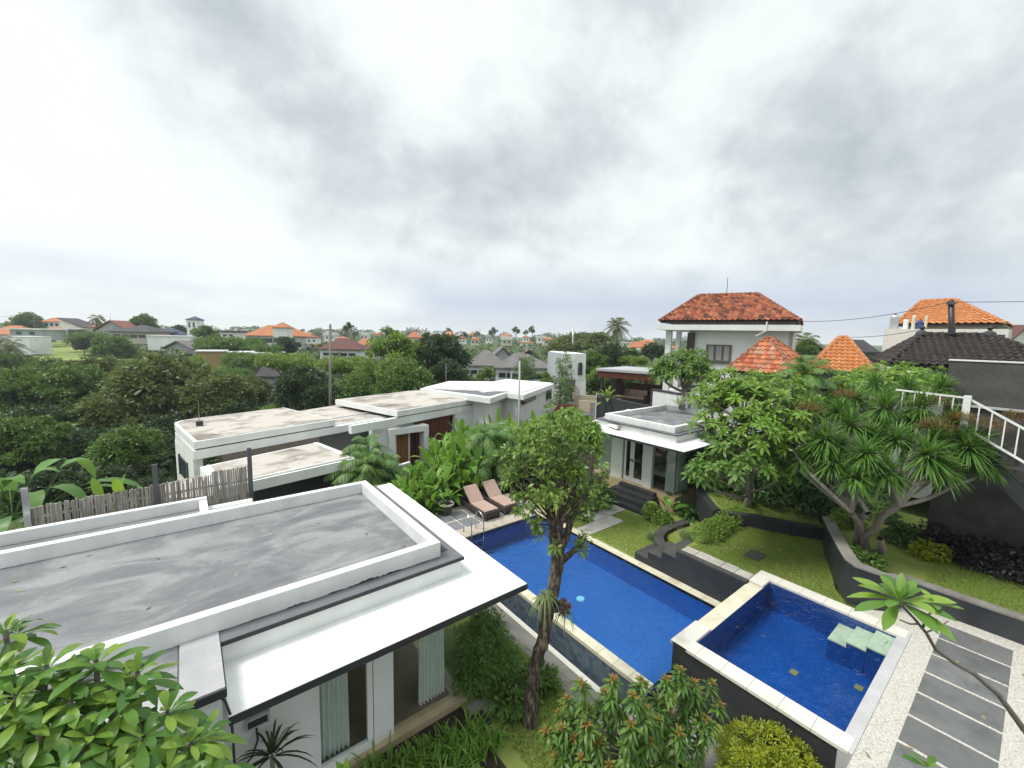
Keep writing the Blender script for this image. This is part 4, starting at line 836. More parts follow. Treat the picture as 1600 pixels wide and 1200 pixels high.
mesh_obj('bracket', MB().obox(onX(1486,474,26.4), (.06,0,0), (0,.15,0), (0,0,.05)), post_m, dp); mesh_obj('meter_box', MB().obox(onX(1487,518,26.3), (.1,0,0), (0,.11,0), (0,0,.13)), trim_dark, dp)
# power lines
def wire(a, b, sag, r=.012, n=14):
    return [a.lerp(b, i/n)-Vector((0,0,sag*4*(i/n)*(1-i/n))) for i in range(n+1)]
pt = onX(1486,472,26.4)
single('power_line', MB().tube(wire(onX(1249,502,26.2), onX(1482,472,26.3), .25), .012, 4), trim_dark, 'black cable slung from the terracotta eaves up to the dark pole', 'cable')
single('power_line', MB().tube(wire(pt, Vector((27,-6,pt.z)), .1), .012, 4), trim_dark, 'black cable running level from the dark pole top out over the tall wall', 'cable')
single('power_line', MB().tube(wire(onX(1330,527,28), onX(1484,505,26.3), .15), .012, 4), trim_dark, 'thin black cable from the small orange roof to the middle of the dark pole', 'cable')

# ------------------------------------------------------------------ lounge pavilion with hanging chair
gz = 31.0
lp_ = thing('lounge_pavilion', 'open timber lounge pavilion with thin grey roof behind the dark wall', 'pavilion', D(980,625,gz))
A, B = D(934,580,gz), D(1022,577,gz-2.5); zt = D(980,573,gz).z
dv = Vector((B.x-A.x, B.y-A.y)); lw_ = dv.length; dv.normalize(); 
PG = lambda *p: rot_poly(A, dv, p)
zf = D(980,628,gz).z-.1; zr = A.z
mesh_obj('roof', MB().prism(PG((-.1,-.1),(lw_+.2,-.1),(lw_+.2,4),(.5,4)), zr+.05, zr+.22), surf('grey_roof_sheet', (.42,.43,.45), (.3,.31,.33), .6, 1), lp_)
mesh_obj('fascia', MB().prism(PG((0,0),(lw_,0),(lw_,.12),(0,.12)), zr-.42, zr+.048), woodred, lp_)
for t, y in ((.15,.2),(1.0,.2),(.35,3.6),(lw_-.6,3.5),(lw_*.55,3.6)):
    mesh_obj('post', MB().prism(PG((t,y),(t+.2,y),(t+.2,y+.2),(t,y+.2)), zf, zr-.42), darkwood, lp_)
mesh_obj('timber_wall', MB().prism(PG((1.2,3.2),(lw_,3.0),(lw_,3.15),(1.2,3.35)), zf, zf+1.35), surf('walnut_boards', (.085,.04,.022), (.05,.025,.015), .8, 2, .5, .1, stretch=(1,1,5)), lp_)
mesh_obj('floor_slab', MB().prism(PG((-.3,-.4),(lw_+.5,-.4),(lw_+.5,4),(-.3,4)), zf-2.5, zf), pathstone, lp_)
hc = D(965,612,gz+1.2); 
hn = thing('hanging_chair', 'dark wicker egg chair hanging in the lounge pavilion', 'chair', (hc.x,hc.y,zf))
nb = NB(); shell = MB(); vs = []
nU, nV = 14, 10
for i in range(nV+1):
    for j in range(nU):
        th = math.pi*(.06+.88*i/nV); ph = 2*math.pi*(j/ (nU-1))*.70+math.pi*.35
        r_ = .52*math.sin(th); fwd = Vector((-.617,-.787)); sd2 = Vector((.787,-.617))
        dx = -math.cos(ph); dy = math.sin(ph); p = sd2*(r_*dy)-fwd*(r_*dx*-1)
        vs.append((hc.x+p.x, hc.y+p.y, zf+1.05+.72*math.cos(th)))
shell.add(vs, [(i*nU+j, i*nU+j+1, (i+1)*nU+j+1, (i+1)*nU+j) for i in range(nV) for j in range(nU-1)])
o = mesh_obj('shell', shell, wicker, hn, smooth=True); sf = o.modifiers.new('thick', 'SOLIDIFY'); sf.thickness = .05
mesh_obj('cushion', MB().lathe([(0,.16),(.25,.14),(.36,.06),(.3,0)], (hc.x,hc.y,zf+.52), 14), cushion, hn, smooth=True)
mesh_obj('hook_pole', MB().tube([(hc.x+.3,hc.y+.5,zf),(hc.x+.3,hc.y+.5,zf+1.9),(hc.x,hc.y,zf+2.0),(hc.x,hc.y,zf+1.76)], .035, 6), darkwood, hn)
sc_ = D(985,614,gz+.9)
so2 = thing('outdoor_sofa', 'wicker sofa with pinkish brown cushions in the lounge pavilion', 'sofa', (sc_.x,sc_.y,zf))
PS = lambda *p: rot_poly(Vector((sc_.x-.6,sc_.y+.3)), dv, p)
mesh_obj('base', MB().prism(PS((-.5,-.1),(1.7,-.1),(1.7,.8),(-.5,.8)), zf, zf+.30), wicker, so2)
for t in (-.42,.3,1.0): mesh_obj('cushion', MB().prism(PS((t,-.05),(t+.68,-.05),(t+.68,.55),(t,.55)), zf+.302, zf+.46), cushion, so2, bevel=.04); mesh_obj('back_cushion', MB().prism(PS((t,.56),(t+.68,.56),(t+.68,.76),(t,.76)), zf+.30, zf+.92), cushion, so2, bevel=.05)
for t in (-.6,1.71): mesh_obj('arm', MB().prism(PS((t,-.1),(t+.1,-.1),(t+.1,.8),(t,.8)), zf, zf+.62), wicker, so2)

# ------------------------------------------------------------------ arched white house, road
ad = 44.0
A = D(876,552,ad); B = D(916,553.5,ad-.3); Lf = D(857,551,ad+3.5); zb = D(895,624,ad).z; zt = A.z
ah = thing('arched_house', 'tall white house with a dark arched window and blue-grey side', 'house', (A.x,A.y,zb))
dv2 = Vector((B.x-A.x, B.y-A.y)); wA = dv2.length; dv2.normalize(); dl = Vector((Lf.x-A.x, Lf.y-A.y)); 
mesh_obj('wall', MB().prism([(A.x,A.y),(B.x,B.y),(B.x+2.5,B.y+4),(Lf.x+2.8,Lf.y+2.5),(Lf.x,Lf.y)], zb+2.05, zt), white2, ah)
mesh_obj('side_wall', MB().prism([(A.x-.01,A.y-.03),(A.x+.02,A.y+.25),(Lf.x+.1,Lf.y+.2),(Lf.x-.03,Lf.y-.02)], zb+.2, zt+.03), surf('blue_grey_paint', (.42,.46,.50), (.33,.37,.41), .5, .8), ah)
PA = lambda *p: rot_poly(A, dv2, p)
mesh_obj('lower_wall', MB().prism(PA((wA-1.0,.02),(wA+.1,.02),(wA+.1,3),(wA-1.0,3)), zb-1, zb+2.04).prism(PA((-.8,.02),(.55,.02),(.55,3),(-.8,3)), zb-1, zb+1.3).prism(PA((.2,1.2),(wA,1.2),(wA,1.4),(.2,1.4)), zb-1, zb+2.04), white2, ah)
def arch(c0, w_, z0_, z1_, y, th=.06):
    pts = [(c0-w_/2,z0_),(c0+w_/2,z0_)]+[(c0+w_/2*math.cos(q), z1_-w_/2+w_/2*math.sin(q)) for q in np.linspace(0, math.pi, 9)]
    m = MB(); pa = [Vector((*rot_poly(A, dv2, [(x,y)])[0], z)) for x, z in pts]; pb = [Vector((*rot_poly(A, dv2, [(x,y-th)])[0], z)) for x, z in pts]
    n = len(pts); m.add(pa+pb, [tuple(range(n)), tuple(range(2*n-1,n-1,-1))]+[(i,(i+1)%n,n+(i+1)%n,n+i) for i in range(n)]); return m
kx = wA/40
aw = mesh_obj('window', arch((907.5-876)*kx, 7*kx, D(907,586,ad).z, D(907,566,ad).z, -.003), glass_far, ah)
fm_ = MB()
for t in (-.16,.16): p = rot_poly(A, dv2, [((907.5-876)*kx+t*7*kx, -.09)])[0]; fm_.tube([(p[0],p[1],D(907,586,ad).z),(p[0],p[1],D(907,568,ad).z)], .03, 4)
mesh_obj('frame', fm_, post_m, aw)
mesh_obj('door', arch((900-876)*kx, 11*kx, zb-.05, D(900,603,ad).z, -.03), surf('stone_door', (.50,.42,.36), (.36,.29,.25), .5, 2), ah)
rm = [G(845,665,.7), G(990,640,1.0), G(960,618,1.0), G(862,625,.8)]
rq = [D(800,652,33), D(945,662,30), D(935,616,46), D(862,622,48)]
for p, z in zip(rq, (-.2,.3,.95,.9)): p.z = z
struct('road', MB().quad(*rq), asphalt)
cr = D(893,655,34); 
pk = thing('parked_car', 'white parked car half hidden behind the hedge by the road', 'car', (cr.x,cr.y,.15))
cu = Vector((.93,-.36)); PC = lambda *p: rot_poly(Vector((cr.x-1.9,cr.y-.6)), cu, p)
mesh_obj('body', MB().prism(PC((0,0),(3.9,0),(3.9,1.6),(0,1.6)), .35, .95), white, pk, bevel=.15)
mesh_obj('cabin', MB().prism(PC((.9,.1),(3.0,.1),(3.0,1.5),(.9,1.5)), .952, 1.45), glass_far, pk, bevel=.18)
for t in (.75,3.1):
    for yy in (-.02,1.46):
        p = PC((t,yy))[0]; w2 = Vector((-cu.y,cu.x,0)); c = Vector((p[0],p[1],.33)); mesh_obj('wheel', MB().tube([c, c+w2*.18], .31, 14), trim_dark, pk)
wl = D(880,648,36); rt_ = thing('rusty_gate', 'rusty red-brown metal gate leaning between white walls by the road', 'gate', (wl.x,wl.y,0))
mesh_obj('panel', MB().obox(D(880,642,36), Vector((.787,-.617,0))*.8, Vector((0,0,.55))+Vector((.3,-.2,0)), (.02,.03,0)), surf('rust', (.20,.06,.035), (.12,.04,.025), .7, 3), rt_)
mesh_obj('post', MB().tube([D(893,655,36), D(893,630,36)], .05, 6), post_m, rt_)
for (xa, ya, xb_, yb_, dep, hh, lb) in ((857,636,893,633,37,1.1,'low white boundary wall beside the rusty gate'),(862,648,900,652,33,.8,'white low wall nearer the parked car'),(898,618,940,622,41,1.0,'beige stone wall along the far road edge'),(905,626,935,650,40,.6,'low curved beige wall by the road bend')):
    a_, b_ = D(xa,ya,dep), D(xb_,yb_,dep-.8); single('boundary_wall', MB().bar((a_.x,a_.y,a_.z-1),(b_.x,b_.y,a_.z-1),.2,2+hh*.2), white2 if 'white' in lb else surf('beige_wall', (.50,.42,.31), (.38,.31,.23), .5, 1), lb, 'wall')

# ------------------------------------------------------------------ far houses
RC = dict(o=farroof('far_orange_roof', (.42,.16,.075)), r=farroof('far_red_brown_roof', (.23,.085,.06)), m=farroof('far_maroon_roof', (.12,.05,.045)), k=farroof('far_dark_roof', (.06,.055,.06)),
          g=farroof('far_grey_roof', (.17,.16,.155)), b=farroof('far_blue_roof', (.06,.085,.13)), w=surf('far_white_roof', (.74,.75,.74), (.55,.55,.55), .5, .5))
WC = dict(w=surf('far_white_wall', (.82,.83,.82), (.55,.56,.55), .5, .4), c=surf('far_cream_wall', (.60,.57,.47), (.45,.43,.36), .5, .4), g=surf('far_grey_wall', (.46,.49,.52), (.27,.29,.31), .5, .4), d=surf('far_dark_wall', (.12,.12,.125), (.08,.08,.08), .5, .5), t=surf('far_timber_wall', (.40,.28,.14), (.3,.2,.1), .5, 1))
def house(name, label, l, r, eave, ridge, dep, kind='hip', roof='o', wall='w', rl=None, rr=None, base=None, turn=0., deep=.8, wins=3, group=None, over=.06, cat='house'):
    """front wall spans picture columns l..r at depth dep; eave and ridge heights from picture rows; real width, depth and height follow"""
    A = D(l, eave, dep); B = D(r, eave, dep); B.z = A.z = (A.z+B.z)/2
    ze = A.z; Hr = D((l+r)/2, ridge, dep+deep*(B-A).length/2).z
    dv = Vector((B.x-A.x, B.y-A.y)); wd = dv.length; dv.normalize(); c = Vector(((A.x+B.x)/2, (A.y+B.y)/2))
    if turn: dv = Vector((dv.x*math.cos(turn)-dv.y*math.sin(turn), dv.x*math.sin(turn)+dv.y*math.cos(turn)))
    uy = Vector((-dv.y, dv.x)); dp = wd*deep
    zg = min(float(gh(c.x, c.y))-.3, ze-2.4)
    if base is not None: zg = min(D((l+r)/2, base, dep).z, ze-.5)
    Q = lambda a, b: (c.x+dv.x*a+uy.x*b, c.y+dv.y*a+uy.y*b)
    t = thing(name, label, cat, (c.x, c.y, zg), group); ov = wd*over; hw = wd/2
    mesh_obj('wall', MB().prism([Q(-hw+ov,ov),Q(hw-ov,ov),Q(hw-ov,dp-ov),Q(-hw+ov,dp-ov)], zg, ze), WC[wall], t)
    P3 = lambda a, b, z: (*Q(a,b), z); m = MB(); thk = .18
    if kind == 'flat':
        m.prism([Q(-hw,0),Q(hw,0),Q(hw,dp),Q(-hw,dp)], ze+.003, max(Hr, ze+.25))
    elif kind == 'hip':
        f0 = -.0 if rl is None else (rl-(l+r)/2)/(r-l)*wd; f1 = 0. if rr is None else (rr-(l+r)/2)/(r-l)*wd
        e = [P3(-hw,0,ze),P3(hw,0,ze),P3(hw,dp,ze),P3(-hw,dp,ze)]; e2 = [(x,y,z+thk) for x,y,z in e]
        a, b = P3(f0,dp/2,Hr), P3(max(f1,f0+.05),dp/2,Hr)
        m.add(e+e2+[a,b], [(3,2,1,0),(0,1,5,4),(1,2,6,5),(2,3,7,6),(3,0,4,7),(4,5,9,8),(5,6,9),(6,7,8,9),(7,4,8)])
    elif kind == 'gable':                 # gable end faces the viewer
        for s in (-1, 1):
            m.add([P3(s*hw,-.3,ze-.05),P3(0,-.3,Hr),P3(0,dp,Hr),P3(s*hw,dp,ze-.05),P3(s*hw,-.3,ze+.15),P3(0,-.3,Hr+.2),P3(0,dp,Hr+.2),P3(s*hw,dp,ze+.15)], [(0,1,2,3)[::s],(4,5,6,7)[::-s],(0,4,5,1),(1,5,6,2),(2,6,7,3),(3,7,4,0)])
        mesh_obj('gable_wall', MB().add([P3(-hw+ov,ov*.9,ze-.02),P3(hw-ov,ov*.9,ze-.02),P3(0,ov*.9,Hr-.06),P3(-hw+ov,dp*.9,ze-.02),P3(hw-ov,dp*.9,ze-.02),P3(0,dp*.9,Hr-.06)], [(0,1,2),(5,4,3),(0,2,5,3),(1,4,5,2),(0,3,4,1)]), WC[wall], t)
    elif kind == 'shed':                  # single slope, high on the left
        m.add([P3(-hw,0,Hr),P3(hw,0,ze),P3(hw,dp,ze),P3(-hw,dp,Hr),P3(-hw,0,Hr+.25),P3(hw,0,ze+.25),P3(hw,dp,ze+.25),P3(-hw,dp,Hr+.25)], [(3,2,1,0),(4,5,6,7),(0,1,5,4),(1,2,6,5),(2,3,7,6),(3,0,4,7)])
        mesh_obj('gable_wall', MB().add([P3(-hw+ov,ov,ze-.02),P3(hw-ov*2,ov,ze-.02),P3(-hw+ov,ov,Hr-.25),P3(-hw+ov,dp-ov,ze-.02),P3(hw-ov*2,dp-ov,ze-.02),P3(-hw+ov,dp-ov,Hr-.25)], [(0,1,2),(5,4,3),(0,2,5,3),(1,4,5,2),(0,3,4,1)]), WC[wall], t)
    rf = mesh_obj('roof', m, RC[roof], t)
    wh = min(1.5, max(.5, (ze-zg)*.3))
    for k in range(wins):
        a = -hw+ov*2+(wd-ov*4)*(k+.5)/wins; ww = min(1.1, wd*.08)
        zc_ = ze-.5-wh/2-.1
        if zc_-wh/2 < zg+.1: continue
        mesh_obj('window', MB().prism([Q(a-ww,ov-.04),Q(a+ww,ov-.04),Q(a+ww,ov+.05),Q(a-ww,ov+.05)], zc_-wh/2, zc_+wh/2), glass_far, t)
    return t
HS = 'house'
house('orange_roofed_house', 'low orange hip-roofed house at the field edge behind the white hoarding block', -30, 27, 523, 508, 150, rl=-10, rr=10, wins=2)
house('white_block', 'blank white block-like building beside the meadow, palm in front', 4, 45, 527, 525.5, 100, 'flat', 'w', 'w', base=554, wins=0, cat='building', over=.01)
house('grey_shed', 'long grey shed with pale mono-pitch roof at the top of the meadow', 8, 63, 515, 513, 132, 'flat', 'w', 'g', base=531, wins=2, cat='shed')
house('orange_roofed_house', 'tiny pyramid-roofed orange house on the skyline above the grey shed', 0, 24, 506, 500.5, 260, wins=1)
house('dark_roofed_house', 'long dark-roofed house half covered by a round green tree on the skyline', 22, 76, 512, 501, 190, rl=32, rr=66, roof='m', wall='g', wins=2)
house('white_orange_house', 'white house with small orange hip roof beside the black slanted roof', 62, 94, 503, 496.5, 172, rl=72, rr=82, deep=.6, base=516)
house('slant_roofed_house', 'white house with black roof slanting down to one side', 90, 131, 512, 498, 165, 'shed', 'k', 'w', base=524, wins=2)
house('orange_roofed_house', 'orange roof with grey walls right at the top of the meadow', 58, 98, 521, 511, 150, rl=66, rr=80, wall='g', base=532)
house('cream_block', 'small cream flat-roofed box below the slanting black roof', 88, 124, 515, 513, 148, 'flat', 'w', 'c', base=530, wins=3, cat='building')
house('dark_cube_house', 'small dark cube-shaped house at the corner of the meadow', 106, 122, 516, 514.5, 140, 'flat', 'g', 'd', base=531, wins=1)
house('red_edged_gable_house', 'grey gabled house with red roof edge near the lone skyline palm', 150, 196, 516, 501.5, 128, 'gable', 'r', 'g', base=528, wins=1, turn=.15)
house('orange_roofed_house', 'low orange roof beside the red-edged grey gable', 136, 164, 512, 507, 150, rl=142, rr=158, wall='c', wins=2)
house('dark_hip_house', 'cream-walled house with broad black hip roof and small chimney', 163, 233, 519, 507.5, 112, rl=197, rr=203, roof='k', wall='c', base=537, wins=4)
house('blue_roofed_house', 'house with deep blue hip roof behind the long white wall', 231, 274, 524, 512, 120, rl=246, rr=258, roof='b', wall='w', base=534, wins=2)
house('long_white_house', 'long plain white house wall below the blue hip roof', 228, 312, 526, 524.5, 108, 'flat', 'w', 'w', base=548, wins=0, deep=.3, over=.01)
house('white_tower_house', 'slim white tower with small slate pyramid roof', 289, 307, 500, 494, 118, roof='b', wall='w', base=527, wins=2, deep=1, cat='tower')
house('stone_gable_house', 'stone-patterned grey gable with a finial below the long white wall', 252, 302, 546, 533, 88, 'gable', 'g', 'g', base=556, wins=0)
house('dark_lean_to', 'dark slanting roof below the stone gable', 276, 312, 558, 549, 80, 'shed', 'k', 'd', base=575, wins=0, cat='shed')
house('timber_box_house', 'timber-clad box house under a thin white flat roof', 309, 350, 550, 548, 74, 'flat', 'w', 't', base=582, wins=0, turn=.5)
house('white_roofed_shed', 'long low shed with white sheet roof among the light trees', 345, 416, 553, 549, 76, 'flat', 'w', 'g', base=572, wins=3, cat='shed')
house('black_barn', 'black steep-roofed barn above a blue-grey wall among trees', 398, 440, 590, 571, 63, 'hip', 'k', 'g', base=608, rl=402, rr=432, wins=0, cat='barn')
house('white_modern_house', 'white house with thin black flat roof between the tower and the orange villa', 331, 368, 519, 516.5, 120, 'flat', 'k', 'w', base=530, wins=3)
house('orange_villa', 'large white villa with broad orange hip roof', 381, 468, 525.5, 508, 118, rl=404, rr=436, base=548, wins=6, deep=.6)
house('orange_villa_tower', 'white tower with steep orange cap on the broad orange villa', 424, 449, 512.5, 503, 114, roof='o', base=527, wins=0, deep=.8, cat='tower')
house('maroon_roofed_house', 'white house with maroon hip roof behind the timber utility pole', 494, 563, 547, 528, 84, rl=520, rr=532, roof='m', base=562, wins=4)
for i, (l, r, e, g, d, rf, lb) in enumerate(((468,490,540,531,140,'o','small orange roof peeking beyond the broad orange villa'),(553,582,540,528.5,130,'o','orange gabled roof just beyond the maroon roof'),(560,600,548,537,110,'r','rust-coloured long roof below the orange gable beyond the maroon house'),(578,608,540,528,135,'o','orange roof among trees before the tall light tree'),
        (634,657,528,518.5,120,'o','vivid steep orange roof peak among the tallest trees'),(596,630,545,533,115,'r','brown roof half sunk in foliage by the tall light tree'),(690,712,524,517.5,260,'o','pale orange roof on the skyline behind the dark round tree'),(728,752,524,519,300,'o','distant orange roof on the skyline near a thin spire'),
        (780,800,527,521,300,'o','distant orange roof between two dark skyline trees'),(812,834,536,529,220,'o','orange roof with pale wall below the skyline tree pair'),(838,868,533,529.5,260,'g','flat grey distant building left of the rounded yellow-green trees'),(664,684,537,529,170,'r','brown distant roof at the foot of the dark round tree'),
        (348,372,521,517,230,'o','faint orange distant roof beyond the thin black flat roof'),(455,480,531,525,210,'r','faint brown roof on the skyline past the orange villa'),(500,530,526,520,260,'g','grey flat distant block above the maroon roof'))):
    house('distant_house', lb, l, r, e, g, d, rl=l+(r-l)*.4, rr=l+(r-l)*.6, roof=rf, wall='w' if i % 2 else 'c', wins=2)
house('grey_roofed_house', 'first of three grey-roofed white houses, beside the dark round tree', 727, 790, 573, 547, 66, rl=753, rr=762, roof='g', base=594, wins=4, deep=.9)
house('grey_roofed_house', 'middle one of three grey-roofed white houses with a glass front', 769, 838, 577, 551, 60, rl=800, rr=815, roof='g', base=602, wins=4, turn=-.15)
house('grey_roofed_house', 'grey-roofed house with long rafters next to the blue-grey arched house', 793, 866, 577, 553, 55, rl=820, rr=826, roof='g', base=606, wins=6)
house('slate_gable_house', 'slate blue-grey gable behind the three grey-roofed houses', 767, 804, 560, 543, 85, 'gable', 'g', 'g', wins=1, turn=.2)
house('slate_gable_house', 'dark brown low gable roof behind the pale green bamboo tree', 806, 848, 562, 547, 80, 'gable', 'm', 'd', wins=0)
house('white_cube_house', 'white cube house beside the lone coconut palm', 945, 962, 541, 539.5, 100, 'flat', 'w', 'w', base=556, wins=0)
house('white_cube_house', 'white house with dark window band to the far side of the lone coconut palm', 962, 986, 536, 534.5, 98, 'flat', 'w', 'w', base=558, wins=2)
house('red_roofed_villa', 'white villa with red-orange roofs in front of the big balcony house', 979, 1022, 544, 534, 112, rl=990, rr=1010, base=558, wins=4, deep=.5)
house('white_low_house', 'low white house with black window band below the red-orange roofs', 980, 1012, 547, 545.5, 90, 'flat', 'w', 'w', base=560, wins=2)
house('distant_house', 'distant orange roof seen between the balcony columns', 1047, 1062, 545, 540, 90, roof='o', wins=1)
house('distant_house', 'orange distant roof above the red-orange villa', 1003, 1026, 535, 530.5, 170, rl=1010, rr=1018, wins=1)
house('grey_gable_house', 'dark grey gabled house between terracotta and orange roofs', 1236, 1292, 552, 532.5, 55, 'gable', 'g', 'd', wins=1, base=572, turn=-.3)
house('dark_roofed_house', 'black-roofed house peeking behind the bright orange hip roof', 1330, 1376, 552, 531, 52, rl=1340, rr=1362, roof='k', wall='d', wins=0)
house('white_gable_house', 'white gabled house with dark red-brown roof beyond the black tiled ridge', 1574, 1624, 535, 511, 48, 'gable', 'm', 'w', wins=1)
house('beige_compound_wall', 'long beige low building behind the arched house', 905, 948, 552, 549, 75, 'flat', 'g', 'c', base=560, wins=0, deep=.3, cat='building')
random.seed(12)
for px, row, dp_, rf in ((478,523,150,'o'),(486,528,120,'r'),(532,530,130,'o'),(590,523,190,'o'),(612,527,150,'r'),(676,526,180,'o'),(722,529,150,'r'),(742,531,170,'o'),(764,528,200,'g'),(792,531,160,'w'),(822,527,220,'o'),(846,528,200,'w'),(858,531,170,'o'),(318,520,200,'o'),(342,524,170,'r'),(376,519,220,'g'),(700,531,140,'w'),(660,532,130,'r'),(514,524,170,'w'),(568,524,210,'w')):
    w_ = random.uniform(2.6,4.5)*FPX/dp_*.5*2; house('distant_house', 'tiny distant house whose roof shows among the skyline trees', px-w_*.55, px+w_*.55, row, row-random.uniform(3,5.5), dp_, 'flat' if rf == 'w' else 'hip', rf, random.choice('wwc'), wins=2, base=row+9, group='tiny houses among the skyline trees')
# poles, far cables
def pole(label, px, top, base, dep, r, mat, arm=0, name='utility_pole'):
    a = D(px, base, dep); b = D(px, top, dep); t = thing(name, label, 'pole', a)
    mesh_obj('pole', MB().tube([a, b], [r*1.1, r*.85], 8), mat, t, smooth=True)
    if arm: mesh_obj('crossarm', MB().obox(b-Vector((0,0,.35)), Vector((.787,-.617,0))*arm, Vector((.617,.787,0))*.06, (0,0,.06)), mat, t); mesh_obj('insulator', MB().lathe([(.05,.14),(.07,.07),(.05,0)], (b.x,b.y,b.z), 8), mat, t)
    return b
pole('weathered timber utility pole standing among the trees behind the cream roofs', 516, 509, 700, 34, .115, surf('weathered_pole', (.16,.13,.12), (.3,.29,.27), .6, 2, .9, .2, stretch=(3,3,.3)), .35)
pa = pole('grey concrete pole above the rounded yellow-green trees', 895, 509, 560, 70, .14, chrome)
pole('thin street pole between the tree by the arched house and the wooden door', 893, 582, 628, 42, .07, post_m)
p0 = pole('pole with crossarm on the skyline over the dark-roofed house', 53, 489, 520, 140, .13, post_m, 1.)
pole('thin skyline pole with crossarm above the cream house', 204, 499, 512, 150, .12, post_m, .9)
pole('twin-legged steel transformer pole before the orange villa', 427, 527, 575, 95, .16, post_m, 1.2)
pole('distant skyline pole near the steep orange roof peak', 615-462+400, 512, 530, 150, .12, post_m, .8)
pole('slim mast rising from the red roof edge on the skyline', 172, 488, 502, 130, .05, chrome, 0, 'mast')
pole('hair-thin mast beside the distant spire trees', 750, 512, 528, 250, .12, post_m, 0, 'mast')
single('power_line', MB().tube(wire(D(-60,494,140), p0, .8), .03, 4), trim_dark, 'faint cable running to the skyline pole above the dark-roofed house', 'cable')

# ------------------------------------------------------------------ loungers, pots
def lounger(o, label):
    x0, y0 = o.x, o.y; t = thing('sun_lounger', label, 'sun lounger', (x0,y0,.01), None)
    Lx, Ly = .74, 2.02; m = MB()
    m.box(x0,x0+Lx,y0,y0+.05,.12,.34).box(x0,x0+Lx,y0+Ly-.05,y0+Ly,.12,.34).box(x0,x0+.05,y0+.05,y0+Ly-.05,.12,.34).box(x0+Lx-.05,x0+Lx,y0+.05,y0+Ly-.05,.12,.34)
    mesh_obj('frame', m, wicker, t, bevel=.01)
    mesh_obj('deck', MB().box(x0+.05,x0+Lx-.05,y0+.05,y0+1.2,.28,.335), wicker, t)
    for a in (0, Lx-.09):
        for b in (0, Ly-.09): mesh_obj('leg', MB().box(x0+a+.004,x0+a+.086,y0+b+.004,y0+b+.086,.0,.12), wicker, t)
    yh, zh = y0+1.22, .34; by, bz = y0+1.80, .83
    bb = MB(); bb.obox(((x0+Lx/2),(yh+by)/2,(zh+bz)/2+.0), (Lx/2-.06,0,0), Vector((0,by-yh,bz-zh))/2, Vector((0,-(bz-zh),by-yh)).normalized()*.02)
    mesh_obj('backrest', bb, wicker, t)
    mesh_obj('back_strut', MB().bar((x0+.15,y0+1.65,.3),(x0+.15,y0+1.72,.72),.03,.03).bar((x0+Lx-.15,y0+1.65,.3),(x0+Lx-.15,y0+1.72,.72),.03,.03), wicker, t)
    mesh_obj('seat_cushion', MB().box(x0+.04,x0+Lx-.04,y0+.06,y0+1.18,.342,.415), cushion, t, bevel=.025)
    nrm_ = Vector((0,-(bz-zh),by-yh)).normalized()
    mesh_obj('back_cushion', MB().obox(Vector((x0+Lx/2,(yh+by)/2+.0,(zh+bz)/2+.035))+nrm_*.05, (Lx/2-.03,0,0), Vector((0,by-yh+.06,bz-zh+.05))/2, nrm_*.036), cushion, t, bevel=.025)
    return t
l1 = G(758.75,815.6,0); l2 = G(788,806,0)
lounger(Vector((l1.x-.02,l1.y)), 'wicker sun lounger with raised pinkish cushion next to the pool ladder')
lounger(Vector((l2.x+.02,l2.y)), 'wicker sun lounger with raised pinkish cushion half behind the leaning tree')
clay = surf('dark_clay_pot', (.10,.085,.075), (.05,.045,.04), .7, 4, .85, .2); rimm = surf('pale_pot_rim', (.50,.47,.42), (.35,.32,.28), .6, 5, .85, .2)
def pot(x, y, label):
    t = thing('plant_pot', label, 'pot', (x,y,.012)); c = (x,y,.012)
    mesh_obj('body', MB().lathe([(0,.0),(.17,0),(.20,.06),(.29,.40),(.30,.44)], c, 20), clay, t, smooth=True)
    mesh_obj('rim', MB().lathe([(.30,.40),(.335,.41),(.34,.47),(.275,.475),(.265,.40)], c, 20), rimm, t, smooth=True)
    mesh_obj('soil', MB().lathe([(0,.405),(.268,.40)], c, 16), earth, t)
ptA = G(697,803,0); ptB = G(776,772,0)
pot(ptA.x, ptA.y, 'dark clay pot with pale rim on the deck edge by the house roof'); pot(ptB.x, ptB.y+.25, 'dark clay pot with pale rim behind the second lounger')

